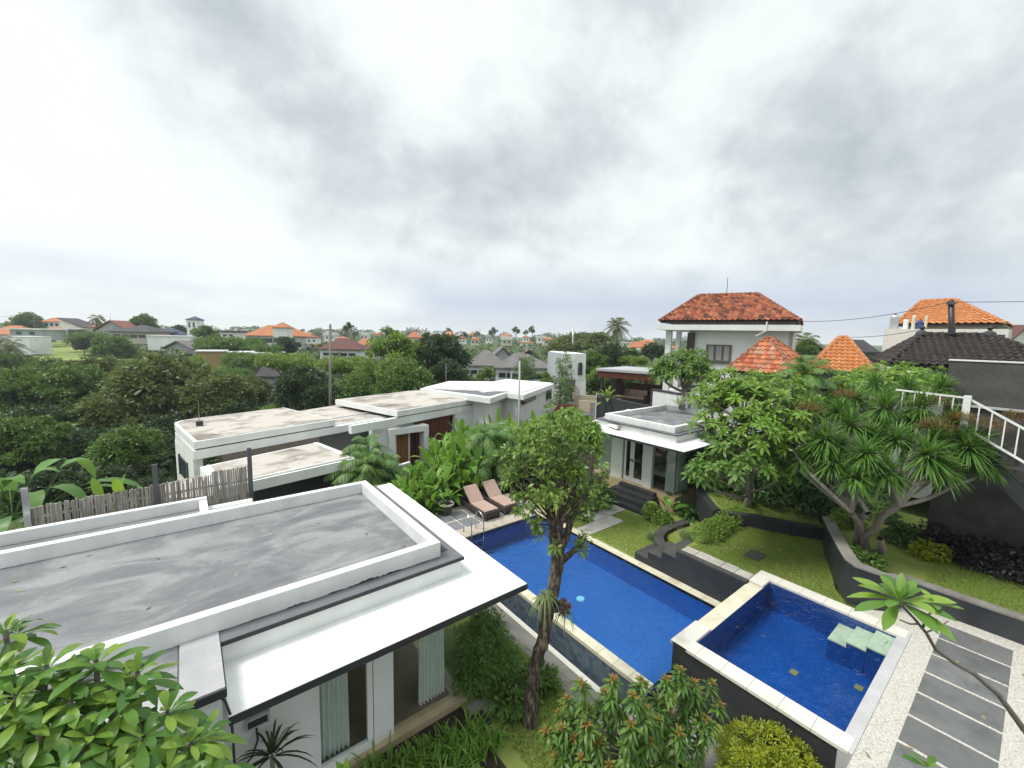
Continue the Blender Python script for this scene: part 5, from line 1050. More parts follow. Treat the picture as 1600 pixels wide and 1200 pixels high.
# ------------------------------------------------------------------ foliage
def unit(a): return a/np.maximum(np.linalg.norm(a, axis=-1, keepdims=True), 1e-9)
PROF = dict(oval=[.12,.75,1,.72,.06], obov=[.10,.42,.82,1.,.70,.08], obovn=[.10,.30,.58,.84,.98,.96,.66,.06], strap=[.75,1,.9,.62,.04], lance=[.12,.8,1,.6,.03], quad=[.25,1,.15], paddle=[.16,.75,1,.95,.7,.06], blade=[1,.75,.05])
def leaf_geo(P, Dr, U, Ln, Wd, prof='oval', droop=0., fold=.12):
    """leaf strips: base points P, directions Dr, rough up U, lengths, widths"""
    P = np.asarray(P, float); n = len(P); Dr = unit(np.asarray(Dr, float)); S = np.cross(Dr, np.broadcast_to(np.asarray(U, float), Dr.shape))
    bad = np.linalg.norm(S, axis=1) < 1e-3; S[bad] = np.cross(Dr[bad], [1.,.2,0]); S = unit(S); Nn = np.cross(S, Dr)
    w_ = np.array(PROF[prof]); k = len(w_); t = np.linspace(0, 1, k); Ln = np.broadcast_to(Ln, (n,)); Wd = np.broadcast_to(Wd, (n,)); dr = np.broadcast_to(droop, (n,))
    c = P[:,None,:] + Dr[:,None,:]*(Ln[:,None]*t)[...,None]*(1-.25*dr[:,None]*t)[...,None]
    c[...,2] -= (dr*Ln)[:,None]*t**2*.75
    h = S[:,None,:]*(Wd[:,None]*w_/2)[...,None]; f = Nn[:,None,:]*(Wd[:,None]*w_*fold)[...,None]
    if fold == 0:
        V = np.stack([c-h, c+h], 2); base = (np.arange(n)*k*2)[:,None,None]; j = np.arange(k-1)[None,:,None]*2
        F = (base+j+np.array([0,1,3,2])[None,None]).reshape(-1,4)
    else:
        V = np.stack([c-h+f, c, c+h+f], 2); base = (np.arange(n)*k*3)[:,None,None]; j = np.arange(k-1)[None,:,None]*3
        F = np.concatenate([base+j+np.array([0,1,4,3])[None,None], base+j+np.array([1,2,5,4])[None,None]], 1).reshape(-1,4)
    return V.reshape(-1,3), F
def rnd_dir(n, zmin=-1.): z = rng.uniform(zmin, 1, n); a = rng.uniform(0, 2*np.pi, n); s = np.sqrt(1-z*z); return np.stack([s*np.cos(a), s*np.sin(a), z], -1)
def cloud_leaves(blobs, nclump, per, clump_r, Ln, Wd, prof='quad', zmin=-.5, droop=.3, fold=0., hollow=.72, up=.35):
    """leaves in clumps spread over and through lobes; blobs = [(centre, (rx,ry,rz))]"""
    cs, ns = [], []; vol = np.array([max(b[1])**2 for b in blobs]); vol = vol/vol.sum()
    for (c, r), v in zip(blobs, vol):
        m = max(3, int(nclump*v)); d = rnd_dir(m, zmin); rad = hollow+(1.03-hollow)*rng.random(m)**.6
        cs.append(np.array(c)+d*np.array(r)*rad[:,None]); ns.append(d)
    cs = np.concatenate(cs); ns = np.concatenate(ns); m = len(cs)
    C = np.repeat(cs, per, 0); Nd = np.repeat(ns, per, 0); sz = np.repeat(rng.uniform(.7, 1.25, m), per)
    loc = rnd_dir(m*per)*(rng.random(m*per)**.5*clump_r*sz)[:,None]; loc[:,2] *= .7
    Dr = unit(Nd*.55 + unit(loc)*.7 + rnd_dir(m*per)*.6 + np.array([0,0,-.12])); U = unit(Nd*.5+np.array([0,0,up])+rnd_dir(m*per)*.5)
    l = Ln*rng.uniform(.7, 1.3, m*per)
    return leaf_geo(C+loc, Dr, U, l, l*(Wd/Ln), prof, droop*rng.random(m*per), fold)
def rosettes(C, A, per, Ln, Wd, prof='obov', droop=.35, e0=8, e1=80, fold=.10, back=0.):
    """leaf rosettes at centres C with axes A"""
    C = np.asarray(C, float); A = unit(np.asarray(A, float)); m = len(C); n = m*per
    Cc = np.repeat(C, per, 0); Ax = np.repeat(A, per, 0); t = np.cross(Ax, [.3,.5,.81]); t = unit(t); b = np.cross(Ax, t)
    k = np.tile(np.arange(per), m); az = k*2.399963+rng.uniform(0, .5, n)+np.repeat(rng.uniform(0, 6.3, m), per); fr = (k+.5)/per
    el = np.radians(e1+(e0-e1)*fr**.8+rng.uniform(-8, 8, n))
    Dr = Ax*np.sin(el)[:,None]+(t*np.cos(az)[:,None]+b*np.sin(az)[:,None])*np.cos(el)[:,None]
    l = Ln*(.55+.5*np.minimum(1, fr*1.8))*rng.uniform(.85, 1.15, n)
    return leaf_geo(Cc-Ax*(fr*back*Ln)[:,None]+Dr*Ln*.05, Dr, Ax+rnd_dir(n)*.12, l, l*(Wd/Ln), prof, droop*rng.uniform(.5, 1.4, n), fold)
def limb(m, a, b, r0, r1, bend=.12, n=5, sides=7):
    a = Vector(a); b = Vector(b); d = (b-a).length; o = Vector((random.uniform(-1,1), random.uniform(-1,1), random.uniform(-.3,.6)))*d*bend
    pts = [a.lerp(b, t)+o*math.sin(math.pi*t)+Vector((random.uniform(-1,1),random.uniform(-1,1),0))*d*.02*(0 < t < 1) for t in np.linspace(0,1,n)]
    m.tube(pts, list(np.linspace(r0, r1, n)), sides, False); return pts
LM = dict(
 dark=leafmat('dark_green_leaves', [(.022,.05,.016),(.034,.07,.02),(.055,.10,.028),(.03,.06,.02)]),
 olive=leafmat('olive_leaves', [(0.072,0.104,0.024),(0.104,0.144,0.035),(0.160,0.200,0.061),(0.080,0.120,0.030)]),
 mid=leafmat('mid_green_leaves', [(0.056,0.120,0.022),(0.088,0.168,0.030),(0.128,0.216,0.041),(0.072,0.144,0.027)]),
 light=leafmat('light_green_leaves', [(0.112,0.200,0.030),(0.152,0.256,0.041),(0.208,0.304,0.054),(0.128,0.224,0.034)]),
 feather=leafmat('feathery_leaves', [(0.088,0.168,0.038),(0.120,0.208,0.047),(0.096,0.176,0.041)]),
 far=leafmat('distant_leaves', [(0.072,0.120,0.047),(0.096,0.144,0.054),(0.128,0.176,0.068)]),
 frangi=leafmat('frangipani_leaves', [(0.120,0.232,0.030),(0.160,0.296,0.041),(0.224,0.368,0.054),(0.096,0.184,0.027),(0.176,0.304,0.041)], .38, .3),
 frangidark=leafmat('shaded_frangipani_leaves', [(0.080,0.160,0.030),(0.112,0.216,0.041),(0.144,0.256,0.047)], .38, .3),  # darker copy of the frangipani leaves, shade put into the colour
 near=leafmat('glossy_frangipani_leaves', [(0.058,0.144,0.030),(0.085,0.188,0.034),(0.130,0.250,0.040),(0.221,0.338,0.050),(0.072,0.156,0.030)], .36, .28),
 hel=leafmat('heliconia_leaves', [(0.088,0.208,0.030),(0.136,0.280,0.041),(0.208,0.368,0.054),(0.080,0.176,0.027),(0.272,0.384,0.068)], .36, .3),
 drac=leafmat('dracaena_leaves', [(0.048,0.136,0.024),(0.080,0.192,0.030),(0.136,0.264,0.047),(0.064,0.160,0.027),(0.192,0.320,0.081)], .4, .25),
 dry=leafmat('dry_flower_stalks', [(.16,.10,.035),(.22,.15,.045),(.12,.075,.03)], .7, .2),
 palm=leafmat('palm_leaflets', [(0.072,0.160,0.041),(0.104,0.208,0.047),(0.160,0.264,0.061)], .42, .25),
 palmdry=leafmat('far_palm_leaflets', [(0.096,0.120,0.047),(0.128,0.144,0.061)], .5, .2),
 mango=leafmat('mango_leaves', [(0.048,0.120,0.022),(0.072,0.152,0.027),(0.096,0.192,0.032),(0.136,0.232,0.041)], .38, .22),
 flush=leafmat('bronze_young_leaves', [(.30,.16,.035),(.26,.13,.04),(.22,.2,.04),(.18,.2,.04)], .42, .3),
 yellow=leafmat('golden_green_leaves', [(.22,.27,.015),(.30,.33,.02),(.15,.22,.015)], .45, .3),
 fern=leafmat('dark_fern_leaves', [(0.040,0.096,0.024),(0.056,0.128,0.030),(0.080,0.160,0.041)], .45, .2),
 blue=leafmat('blue_green_grass', [(0.160,0.248,0.101),(0.224,0.320,0.135),(0.128,0.208,0.081)], .5, .25),
 purple=leafmat('dark_purple_leaves', [(.022,.018,.022),(.035,.025,.032),(.018,.02,.018)], .45, .1),
 lily=leafmat('strappy_lily_leaves', [(0.080,0.184,0.024),(0.120,0.248,0.034),(0.176,0.304,0.047),(0.064,0.136,0.020)], .4, .28),
 spike=leafmat('dark_spiky_leaves', [(0.029,0.056,0.024),(0.045,0.080,0.030),(0.064,0.104,0.041)], .4, .15),
 banana=leafmat('banana_leaves', [(0.080,0.176,0.041),(0.120,0.240,0.054),(0.160,0.304,0.068)], .4, .3),
 lime=leafmat('lime_banana_leaves', [(.14,.27,.03),(.19,.32,.035),(.10,.21,.03)], .4, .35),
 round=leafmat('fine_round_shrub_leaves', [(0.072,0.152,0.030),(0.104,0.200,0.041),(0.144,0.248,0.054)], .45, .25),
 citrus=leafmat('small_glossy_leaves', [(0.072,0.144,0.024),(0.112,0.200,0.034),(0.176,0.272,0.054),(0.240,0.320,0.074)], .33, .22),
 grassb=leafmat('grass_blades', [(0.112,0.192,0.027),(0.160,0.240,0.041),(0.240,0.288,0.068)], .6, .25),
 agave=leafmat('variegated_leaves', [(.34,.40,.26),(.22,.33,.16)], .45, .2))

# ---- generic crowns, one metre in radius, copied and scaled
def crown_proto(kind, seed):
    global rng; rng = np.random.default_rng(seed); random.seed(seed)
    if kind == 'dense' and seed >= 119:
        bl = [(tuple(d*np.array([q,q,q*.85])), (r,r,r*.8)) for d, q, r in zip(rnd_dir(26,-.4), rng.uniform(.35,.85,26), rng.uniform(.16,.36,26))]
        return cloud_leaves(bl, 400, 36, .13, .085, .042, 'quad', -.6, .4, hollow=.6)
    if kind == 'dense':
        bl = [((0,0,0),(.72,.72,.62))]+[(tuple(d*np.array([.55,.55,.5])), (r,r,r*.85)) for d, r in zip(rnd_dir(13,-.35), rng.uniform(.30,.46,13))]
        return cloud_leaves(bl, 330, 42, .15, .085, .045, 'quad', -.6, .3)
    if kind == 'loose':
        bl = [(tuple(d*np.array([.62,.62,.68])), (r,r,r*.75)) for d, r in zip(rnd_dir(17,-.7), rng.uniform(.2,.38,17))]
        return cloud_leaves(bl, 300, 38, .15, .08, .036, 'quad', -.8, .5, hollow=.4)
    if kind == 'umbrella':
        bl = [((x,y,rng.uniform(-.05,.32)-.25*(x*x+y*y)), (r,r,r*.42)) for x, y, r in zip(rng.uniform(-.7,.7,16), rng.uniform(-.7,.7,16), rng.uniform(.24,.4,16))]
        return cloud_leaves(bl, 300, 40, .14, .07, .03, 'quad', -.3, .4)
PROTO = {}
def proto_mesh(kind, matkey, var):
    key = (kind, matkey, var)
    if key not in PROTO:
        gk = (kind, var)
        if gk not in PROTO: PROTO[gk] = crown_proto(kind, 100+var*7+len(kind))
        o = mesh_obj('crown', NB().add(*PROTO[gk]), LM[matkey]); PROTO[key] = o.data; bpy.data.objects.remove(o)
    return PROTO[key]
trunk_m = MB(); random.seed(5)
limb(trunk_m, (0,0,0), (.06,.03,.62), .055, .042, .05)
for k in range(6):
    q = k*1.05; limb(trunk_m, (.05,.02,.52+.03*k), (.42*math.cos(q), .42*math.sin(q), .95+.1*(k%3)), .030, .010, .12)
_o = mesh_obj('trunk', trunk_m, barkgrey, smooth=True); TRUNK = _o.data; bpy.data.objects.remove(_o)
def tree(label, px, py, rpx, dep, kind='dense', mat='mid', var=0, sx=1., sz=1., group=None, name='tree', base=None):
    """crown centre in picture columns/rows at a depth; radius in picture units turned into metres"""
    c = D(px, py, dep); r = rpx*dep/FPX; zg = float(gh(c.x, c.y)) if base is None else base
    zg = min(zg, c.z-r*.6)
    t = thing(name, label, 'tree', (c.x, c.y, zg), group)
    o = bpy.data.objects.new('crown', proto_mesh(kind, mat, var)); COL.objects.link(o); o.parent = t; o.location = (0,0,c.z-zg); o.scale = (r*sx, r*sx, r*sz); o.rotation_euler = (0,0,random.uniform(0,6.28))
    b = bpy.data.objects.new('trunk', TRUNK); COL.objects.link(b); b.parent = t; hh = (c.z-zg); b.scale = (r*sx*.9, r*sx*.9, max(hh, .5)*.98); b.rotation_euler = (0,0,random.uniform(0,6.28))
    return t
random.seed(3)
# the wooded gully
GV = 'dense trees filling the gully'
gl = [(262,612,78,44,'dense','olive',0,'tall rounded olive-green tree, the highest crown in the gully'),(190,665,66,40,'dense','olive',1,'olive-tinted tree bulging before the tallest gully crown'),(120,622,62,48,'dense','mid',2,'dark tree between the meadow and the gully crowns'),
 (30,622,60,46,'dense','mid',0,'bushy tree at the picture edge below the white block'),(338,628,56,42,'dense','olive',1,'rounded tree beside the stained villa roof and gully'),(388,618,38,46,'dense','olive',2,'small pale olive tree right behind the stained roof'),
 (310,590,40,56,'loose','light',0,'yellow-green tree behind the highest gully crown'),(60,690,70,36,'dense','dark',0,'deep green tree low in the gully by the picture edge'),(150,725,72,33,'dense','dark',1,'very dark bushy tree just beyond the bamboo fence'),(240,735,66,33,'dense','dark',2,'dark tree tucked beside the villa corner and the fence'),
 (20,745,56,30,'dense','dark',1,'dark tree behind the big banana leaves'),(215,600,44,54,'dense','mid',1,'tree rising behind the olive crowns below the cream house'),(160,590,42,58,'dense','olive',2,'olive tree at the foot of the meadow'),(75,592,42,62,'dense','mid',0,'dark hedge-like tree along the lower meadow edge'),
 (255,690,52,37,'dense','dark',0,'shaded tree between the olive crown and the villa wall'),(10,580,34,70,'dense','mid',2,'tree below the blank white block'),(110,760,48,28,'dense','dark',0,'dark shrub-like tree touching the bamboo fence top'),(360,655,34,40,'dense','dark',1,'dark small tree hugging the back edge of the stained roof'),
 (70,775,52,22,'dense','dark',2,'dark bushy tree right behind the low end of the bamboo fence'),(165,765,44,24,'dense','dark',1,'dark bushy tree behind the lime banana shoots'),(232,775,36,23,'dense','dark',0,'dark bush between the lime banana shoots and the low stained side roof'),(40,700,60,30,'dense','mid',2,'mid-green tree above the big banana leaves'),(205,705,50,28,'dense','mid',0,'mid-green tree standing above the lime banana shoots')]
for (px, py, r, dep, k, m, v, lb) in gl: tree(lb, px, py, r, dep, k, m, v, group=GV, sz=.95)
# trees in the middle distance
ml = [(425,660,30,40,'loose','light',0,'yellow-green bush behind the second stained roof'),(470,612,50,44,'dense','dark',0,'dark dense tree left of the timber pole'),(450,570,48,58,'umbrella','light',0,'broad flat light-green tree before the maroon roof'),(545,575,44,56,'umbrella','light',1,'wide light-green umbrella tree past the timber pole'),
 (555,622,44,44,'dense','mid',2,'leafy tree behind the cream slab beside the timber pole'),(612,572,58,54,'loose','light',1,'tall loose light-green tree topping the skyline in the middle'),(606,538,30,55,'loose','feather',0,'airy top branches of the tallest middle tree'),(640,607,52,44,'dense','mid',0,'rounded tree behind the bright angular roof'),
 (690,558,46,56,'dense','dark',1,'dark rounded tree beside the grey-roofed houses'),(700,592,36,50,'dense','dark',2,'dark tree skirt below the dark rounded crown'),(590,642,32,40,'dense','mid',0,'low tree just behind the cream slab roof'),(505,628,34,42,'dense','dark',1,'dark tree at the foot of the timber pole'),
 (360,545,46,85,'umbrella','mid',1,'spreading feathery tree before the orange villa'),(392,566,40,70,'umbrella','feather',0,'light feathery tree over the white-roofed shed'),(350,590,36,58,'umbrella','feather',1,'feathery tree in front of the timber-clad box house'),(445,545,22,90,'dense','dark',2,'dark tree beside the transformer pole'),(420,548,24,80,'umbrella','mid',0,'low tree under the orange villa windows'),
 (180,548,30,105,'dense','mid',1,'green tree before the dark hip-roofed cream house'),(145,530,30,118,'umbrella','mid',0,'flat rounded tree at the meadow corner'),(130,540,16,108,'dense','dark',1,'dark bush below the meadow corner tree'),(45,507,22,170,'dense','mid',2,'round tree over the long dark roof'),(72,528,14,140,'dense','mid',1,'bush by the low orange roof'),(228,507,20,140,'dense','mid',0,'round tree between the black and blue roofs'),
 (320,532,26,95,'loose','feather',1,'light tree by the slim white tower'),(280,520,14,140,'dense','dark',2,'dark tree behind the blue roof'),
 (702,594,18,50,'loose','light',1,'yellow-green shrub before the first grey-roofed house'),(760,588,17,52,'loose','light',0,'golden-green round bush before the grey-roofed houses'),(728,600,14,50,'dense','mid',1,'dark green bush beside the golden one'),(852,592,12,46,'loose','light',1,'little yellow-green tree by the grey rafters'),
 (935,600,30,50,'loose','light',0,'light-green tree between arched house and lounge pavilion'),(925,570,26,60,'dense','mid',0,'rounded tree behind the arched house'),(955,560,26,62,'dense','dark',2,'dark trees below the lone coconut palm'),(990,566,24,60,'umbrella','light',1,'bright low tree behind the lounge roof'),(1020,552,20,75,'dense','dark',0,'dark tree near the balcony columns'),(985,556,16,70,'dense','mid',1,'green tree under the white cube house'),
 (968,600,20,34,'loose','mid',1,'leafy bush seen through the lounge pavilion'),(1010,600,18,36,'dense','mid',2,'green bush behind the lounge sofa'),(1050,560,16,70,'dense','dark',1,'dark tree beyond the balcony'),(1262,545,16,45,'loose','mid',0,'small tree beside the grey gable and palm')]
for (px, py, r, dep, k, m, v, lb) in ml: tree(lb, px, py, r, dep, k, m, v)
# bamboo-like young trees by the grey houses
for px, top, base, w_, dep, lb in ((822,560,600,16,47,'slim pale green bamboo tree before the grey rafters'),(878,560,640,17,41,'tall thin tree before the arched house')):
    c = D(px, (top+base)/2, dep); h_ = (base-top)*dep/FPX; r = w_*dep/FPX; zg = c.z-h_*.62
    t = thing('young_tree', lb, 'tree', (c.x,c.y,zg))
    mesh_obj('crown', NB().add(*cloud_leaves([((c.x+random.uniform(-.3,.3),c.y,c.z+h_*(k/8-.5)), (r*(1-.5*abs(k/8-.4)),)*2+(h_*.1,)) for k in range(9)], 200, 14, .3, .30, .06, 'quad', -.8, .6, hollow=.2)), LM['feather'], t)
    m = MB(); limb(m, (c.x,c.y,zg), (c.x,c.y,c.z+h_*.4), .09, .03, .03); mesh_obj('trunk', m, barkgrey, t)
# distant woods along the skyline, read as one mass
far_nb = NB(); rng = np.random.default_rng(21)
fb = []
for px in np.arange(-40, 1120, 7):
    for dep, r0 in ((130, 1.7), (190, 2.3), (280, 3.3), (400, 4.8)):
        if rng.random() < .36: continue
        if px < 200 and dep < 200 and 40 < px: continue
        p = px+rng.uniform(-6,6); q = D(p, 540, dep*rng.uniform(.85,1.15)); r = r0*rng.uniform(.6,1.25); z = float(gh(q.x,q.y)); fb.append(((q.x,q.y,z+r*.8),(r*1.25,r*1.25,r)))
for px in np.arange(470, 960, 11):
    for dep in (72, 95):
        if rng.random() < .35: continue
        q = D(px+rng.uniform(-5,5), 550, dep*rng.uniform(.9,1.1)); r = rng.uniform(1.5,2.6); z = float(gh(q.x,q.y)); fb.append(((q.x,q.y,z+r*.7),(r*1.3,r*1.3,r)))
far_nb.add(*cloud_leaves(fb, 15000, 5, .7, .95, .55, 'quad', -.2, .3, hollow=.8))
wo = mesh_obj('distant_woods', far_nb, LM['far']); wo['kind'] = 'stuff'; tag(wo, 'distant belt of mixed woods and gardens between the far roofs', 'woods')
# rounded hill wood behind the arched house
hb = [(tuple(D(px,py,105+rng.uniform(-8,8))), (r*105/FPX,)*2+(r*.8*105/FPX,)) for px, py, r in ((880,543,16),(896,538,18),(915,536,18),(935,538,18),(952,543,14),(868,550,12),(905,548,18),(930,550,18))]
o = single('tree_grove', NB().add(*cloud_leaves(hb, 900, 14, .9, .7, .4, 'quad', -.4, .3)), LM['olive'], 'grove of rounded yellow-green trees on the skyline behind the arched house', 'grove')
# ---- undergrowth on the gully slopes and between the houses
ug = []
rng = np.random.default_rng(33)
for _ in range(420):
    u = rng.uniform(-44, 14); v = rng.uniform(24, 66); x = u*.787+v*.617; y = -u*.617+v*.787
    if x > -1 and y < 41 and u > -8 and v < 46: continue
    r = rng.uniform(.8, 1.9); z = float(gh(x,y)); ug.append(((x,y,z+r*.4),(r*1.2,r*1.2,r*.9)))
wo = mesh_obj('undergrowth', NB().add(*cloud_leaves(ug, 5200, 9, .5, .5, .28, 'quad', -.1, .3)), LM['dark']); wo['kind'] = 'stuff'; tag(wo, 'dense undergrowth filling gaps below the gully trees', 'undergrowth')

# ------------------------------------------------------------------ palms
def palm_geo(c, n, Ln, leaf, e0=-25, e1=70, droop=.55, pairs=22, lw=.035, vee=.5):
    c = np.array(c, float); Vs, Fs = NB(), None; ra = MB(); Ps, Ds, Us, Ls = [], [], [], []
    for k in range(n):
        az = k*2.399963+rng.uniform(-.2,.2); el = np.radians(e1+(e0-e1)*((k+.5)/n)**.9+rng.uniform(-6,6)); L_ = Ln*rng.uniform(.8,1.1)
        d = np.array([math.cos(az)*math.cos(el), math.sin(az)*math.cos(el), math.sin(el)]); side = np.array([-math.sin(az), math.cos(az), 0.])
        ts = np.linspace(0,1,pairs); p = c+d*(L_*ts)[:,None]*(1-.2*droop*ts)[:,None]; p[:,2] -= droop*L_*ts**2*.8
        tan = unit(np.gradient(p, axis=0)); upv = unit(np.cross(tan, side)); upv *= np.sign(upv[:,2:3]+1e-6)
        ra.tube([tuple(x) for x in p[::5]], list(np.linspace(.03,.008,len(p[::5]))*Ln/2.2), 4, False)
        for s in (-1, 1):
            q = p[3:]; m = len(q); f = np.sin(np.pi*(ts[3:]*.85+.1))
            Ps.append(q); Ds.append(unit(side*s*.85+tan[3:]*.55-upv[3:]*vee*.0+np.array([0,0,-.25])+rng.normal(0,.06,(m,3)))); Us.append(upv[3:]); Ls.append(leaf*(.35+.65*f))
    l = np.concatenate(Ls)
    nb = NB().add(*leaf_geo(np.concatenate(Ps), np.concatenate(Ds), np.concatenate(Us), l, lw*np.ones(len(l)), 'blade', .35, 0.))
    return nb, ra
def palm(label, base, top, n, Ln, leaf, mat, r=.12, name='palm', group=None, **k):
    t = thing(name, label, 'palm', base, group); m = MB(); limb(m, base, top, r*1.2, r*.75, .03, 6, 8)
    mesh_obj('trunk', m, barkgrey, t, smooth=True); nb, ra = palm_geo(top, n, Ln, leaf, **k); mesh_obj('fronds', nb, mat, t); mesh_obj('frond_stems', ra, mat, t); return t
rng = np.random.default_rng(5); random.seed(5)
palm('lone tall coconut palm standing against the sky between arched house and balcony house', D(966,575,62), D(964,508,62), 26, 2.5, .8, LM['palmdry'], .16, e0=-50, e1=80, droop=.5, pairs=16, lw=.09)
palm('bushy coconut palm in front of the small mottled terracotta roof', D(1256,650,15.0), D(1257,584,15.0), 24, 1.4, .42, LM['palm'], .085, e0=-35, e1=82, droop=.5, pairs=30, lw=.03)
palm('tangled palm behind the terracotta house corner', D(1256,560,46), D(1258,532,46), 20, 2.1, .7, LM['palmdry'], .14, e0=-40, e1=70, pairs=16, lw=.09)
palm('palm with drooping fronds in front of the blank white block', D(14,570,72), D(16,540,72), 18, 3.0, .9, LM['palmdry'], .16, e0=-40, e1=60, pairs=16, lw=.12)
palm('smaller palm at the picture edge before the blank white block', D(3,560,74), D(-2,533,74), 18, 3.0, .9, LM['palmdry'], .16, e0=-40, e1=60, pairs=16, lw=.12)
for px, py, dep, L_, lb in ((151,497,150,3.4,'lone leafy skyline palm above the red-edged gable'),(640,515,260,4,'skyline palm left of the pair over the orange roof peak'),(651,515,262,4,'second skyline palm over the orange roof peak'),(664,517,258,4.5,'taller skyline palm beside the orange roof peak pair'),(554,516,210,3.2,'small skyline palm right of the timber pole'),(538,517,200,3.4,'skyline palm close beside the timber pole'),(895,521,270,3.5,'skyline palm at the edge of the rounded grove')):
    palm(lb, D(px,py+16,dep), D(px,py,dep), 14, L_, 1.4, LM['palmdry'], .25, e0=-50, e1=75, pairs=9, lw=.45)
for px, py, dep, r, lb in ((806,517,260,7,'dark skyline tree, taller of a pair with flat tops'),(832,516,262,7,'second dark skyline tree with a flat top'),(822,520,258,5,'small tree between two dark flat-topped skyline trees'),(771,519,300,8,'rounded bluish skyline tree beside the thin spire'),(545,512,140,9,'bluish feathery skyline tree near the timber pole'),(700,520,300,8,'rounded skyline tree above the dark middle tree'),(745,523,290,6,'little skyline tree by the hair-thin mast'),(725,525,240,7,'low skyline tree beyond the dark rounded crown'),(474,522,190,8,'skyline tree over the faint brown roof')):
    tree(lb, px, py, r, dep, 'loose', 'far', 0, sz=1.1)
# clumping palms before the white villas
def areca(label, x, y, z, hgt, stems, Ln):
    t = thing('clumping_palm', label, 'palm', (x,y,z)); nbs, ras, tr = NB(), MB(), MB()
    for k in range(stems):
        q = 2.4*k; rr_ = .12+.25*(k/stems); b = (x+rr_*math.cos(q), y+rr_*math.sin(q), z); tp = (x+rr_*2.6*math.cos(q), y+rr_*2.6*math.sin(q), z+hgt*random.uniform(.55,1.))
        limb(tr, b, tp, .06, .04, .05); nb, ra = palm_geo(tp, 8, Ln, .5, e0=-5, e1=80, droop=.6, pairs=20, lw=.05); nbs.v += nb.v; 
        for f in nb.f: nbs.f.append(f+nbs.n)
        nbs.n += nb.n; ras.add(ra.v, ra.f)
    mesh_obj('fronds', nbs, LM['palm'], t); mesh_obj('frond_stems', ras, LM['palm'], t); mesh_obj('stem', tr, barkgrey, t)
c = D(568,735,19.5); areca('dense clumping palm before the villa wing and the square entrance', c.x, c.y, -.4, 2.6, 8, 1.7)
c = D(600,740,20.3); areca('lower dark clumping palm beside the square entrance frame', c.x, c.y, -.4, 1.5, 5, 1.5)
c = D(772,690,21.0); areca('arching clumping palm before the plain white wall of the angular villa', c.x, c.y, -.4, 3.4, 7, 1.8)
c = D(700,700,21.5); areca('small dark palm in front of the red timber screen', c.x, c.y, -.4, 1.2, 4, 1.3)

# ------------------------------------------------------------------ heliconia hedge
def heliconia_mesh(seed, n=46, h=2.1):
    global rng; rng = np.random.default_rng(seed)
    a = rng.uniform(0, 6.28, n); r = rng.random(n)**.6*.5; el = np.radians(84-60*rng.random(n)**1.3); zz = rng.uniform(.1, .95, n)**.8*h*.62
    P = np.stack([r*np.cos(a), r*np.sin(a), zz], -1); Dr = np.stack([np.cos(a)*np.cos(el), np.sin(a)*np.cos(el), np.sin(el)], -1)
    L_ = rng.uniform(.36, .86, n)
    lf = leaf_geo(P, Dr, np.array([0,0,1.])-Dr*.3+rnd_dir(n)*.2, L_, L_*rng.uniform(.22,.36,n), 'paddle', rng.uniform(.1,1.0,n), .14)
    m = MB()
    for p in P: m.tube([(p[0]*.4, p[1]*.4, 0), tuple(p)], [.018,.012], 4, False)
    return lf, m
HM = []
for s in range(4):
    lf, m = heliconia_mesh(50+s); a = mesh_obj('foliage', NB().add(*lf), LM['hel']); b = mesh_obj('stems', m, LM['fern']); HM.append((a.data, b.data)); bpy.data.objects.remove(a); bpy.data.objects.remove(b)
random.seed(8)
HLAB = 'tall paddle-leaved heliconia clump in the leafy hedge behind the loungers'
hspots = [(x+random.uniform(-.2,.2), y+random.uniform(-.2,.2), s) for x, y, s in
 [(6.6,15.3,.95),(7.3,15.7,1.0),(7.9,15.5,.9),(8.1,16.3,1.1),(8.8,16.0,1.0),(9.0,16.9,1.15),(9.7,16.2,1.05),(9.9,17.2,1.2),(10.5,16.4,1.1),(10.8,17.4,1.2),(11.4,16.5,1.1),(11.7,17.6,1.2),(12.3,16.7,1.1),(12.6,17.8,1.2),(13.2,17.0,1.15),(13.7,18.0,1.2),(14.3,17.4,1.15),(7.2,16.6,1.0),(12.2,18.8,1.2),(14.9,18.4,1.2),(13.4,19.2,1.25),(11.0,18.4,1.15),(15.6,17.6,1.1),(16.2,18.6,1.2),(9.3,17.9,1.1),(14.6,16.6,1.0),(6.0,16.2,.9),(13.0,20.3,1.3),(14.4,19.6,1.3),(15.8,19.8,1.25),(11.8,19.9,1.25),(10.2,19.2,1.2),(17.2,19.3,1.2),(16.9,17.6,1.1),(8.2,17.4,1.05)]]
for k, (x, y, s) in enumerate(hspots):
    t = thing('heliconia', HLAB, 'plant', (x,y,-.3), 'heliconias of the leafy hedge')
    for nm, me in zip(('foliage','stems'), HM[k%4]): o = bpy.data.objects.new(nm, me); COL.objects.link(o); o.parent = t
    t.rotation_euler = (0,0,random.uniform(0,6.28)); t.scale = (s*1.3,s*1.3,s*(1.18 if x < 9.6 else 1.5))
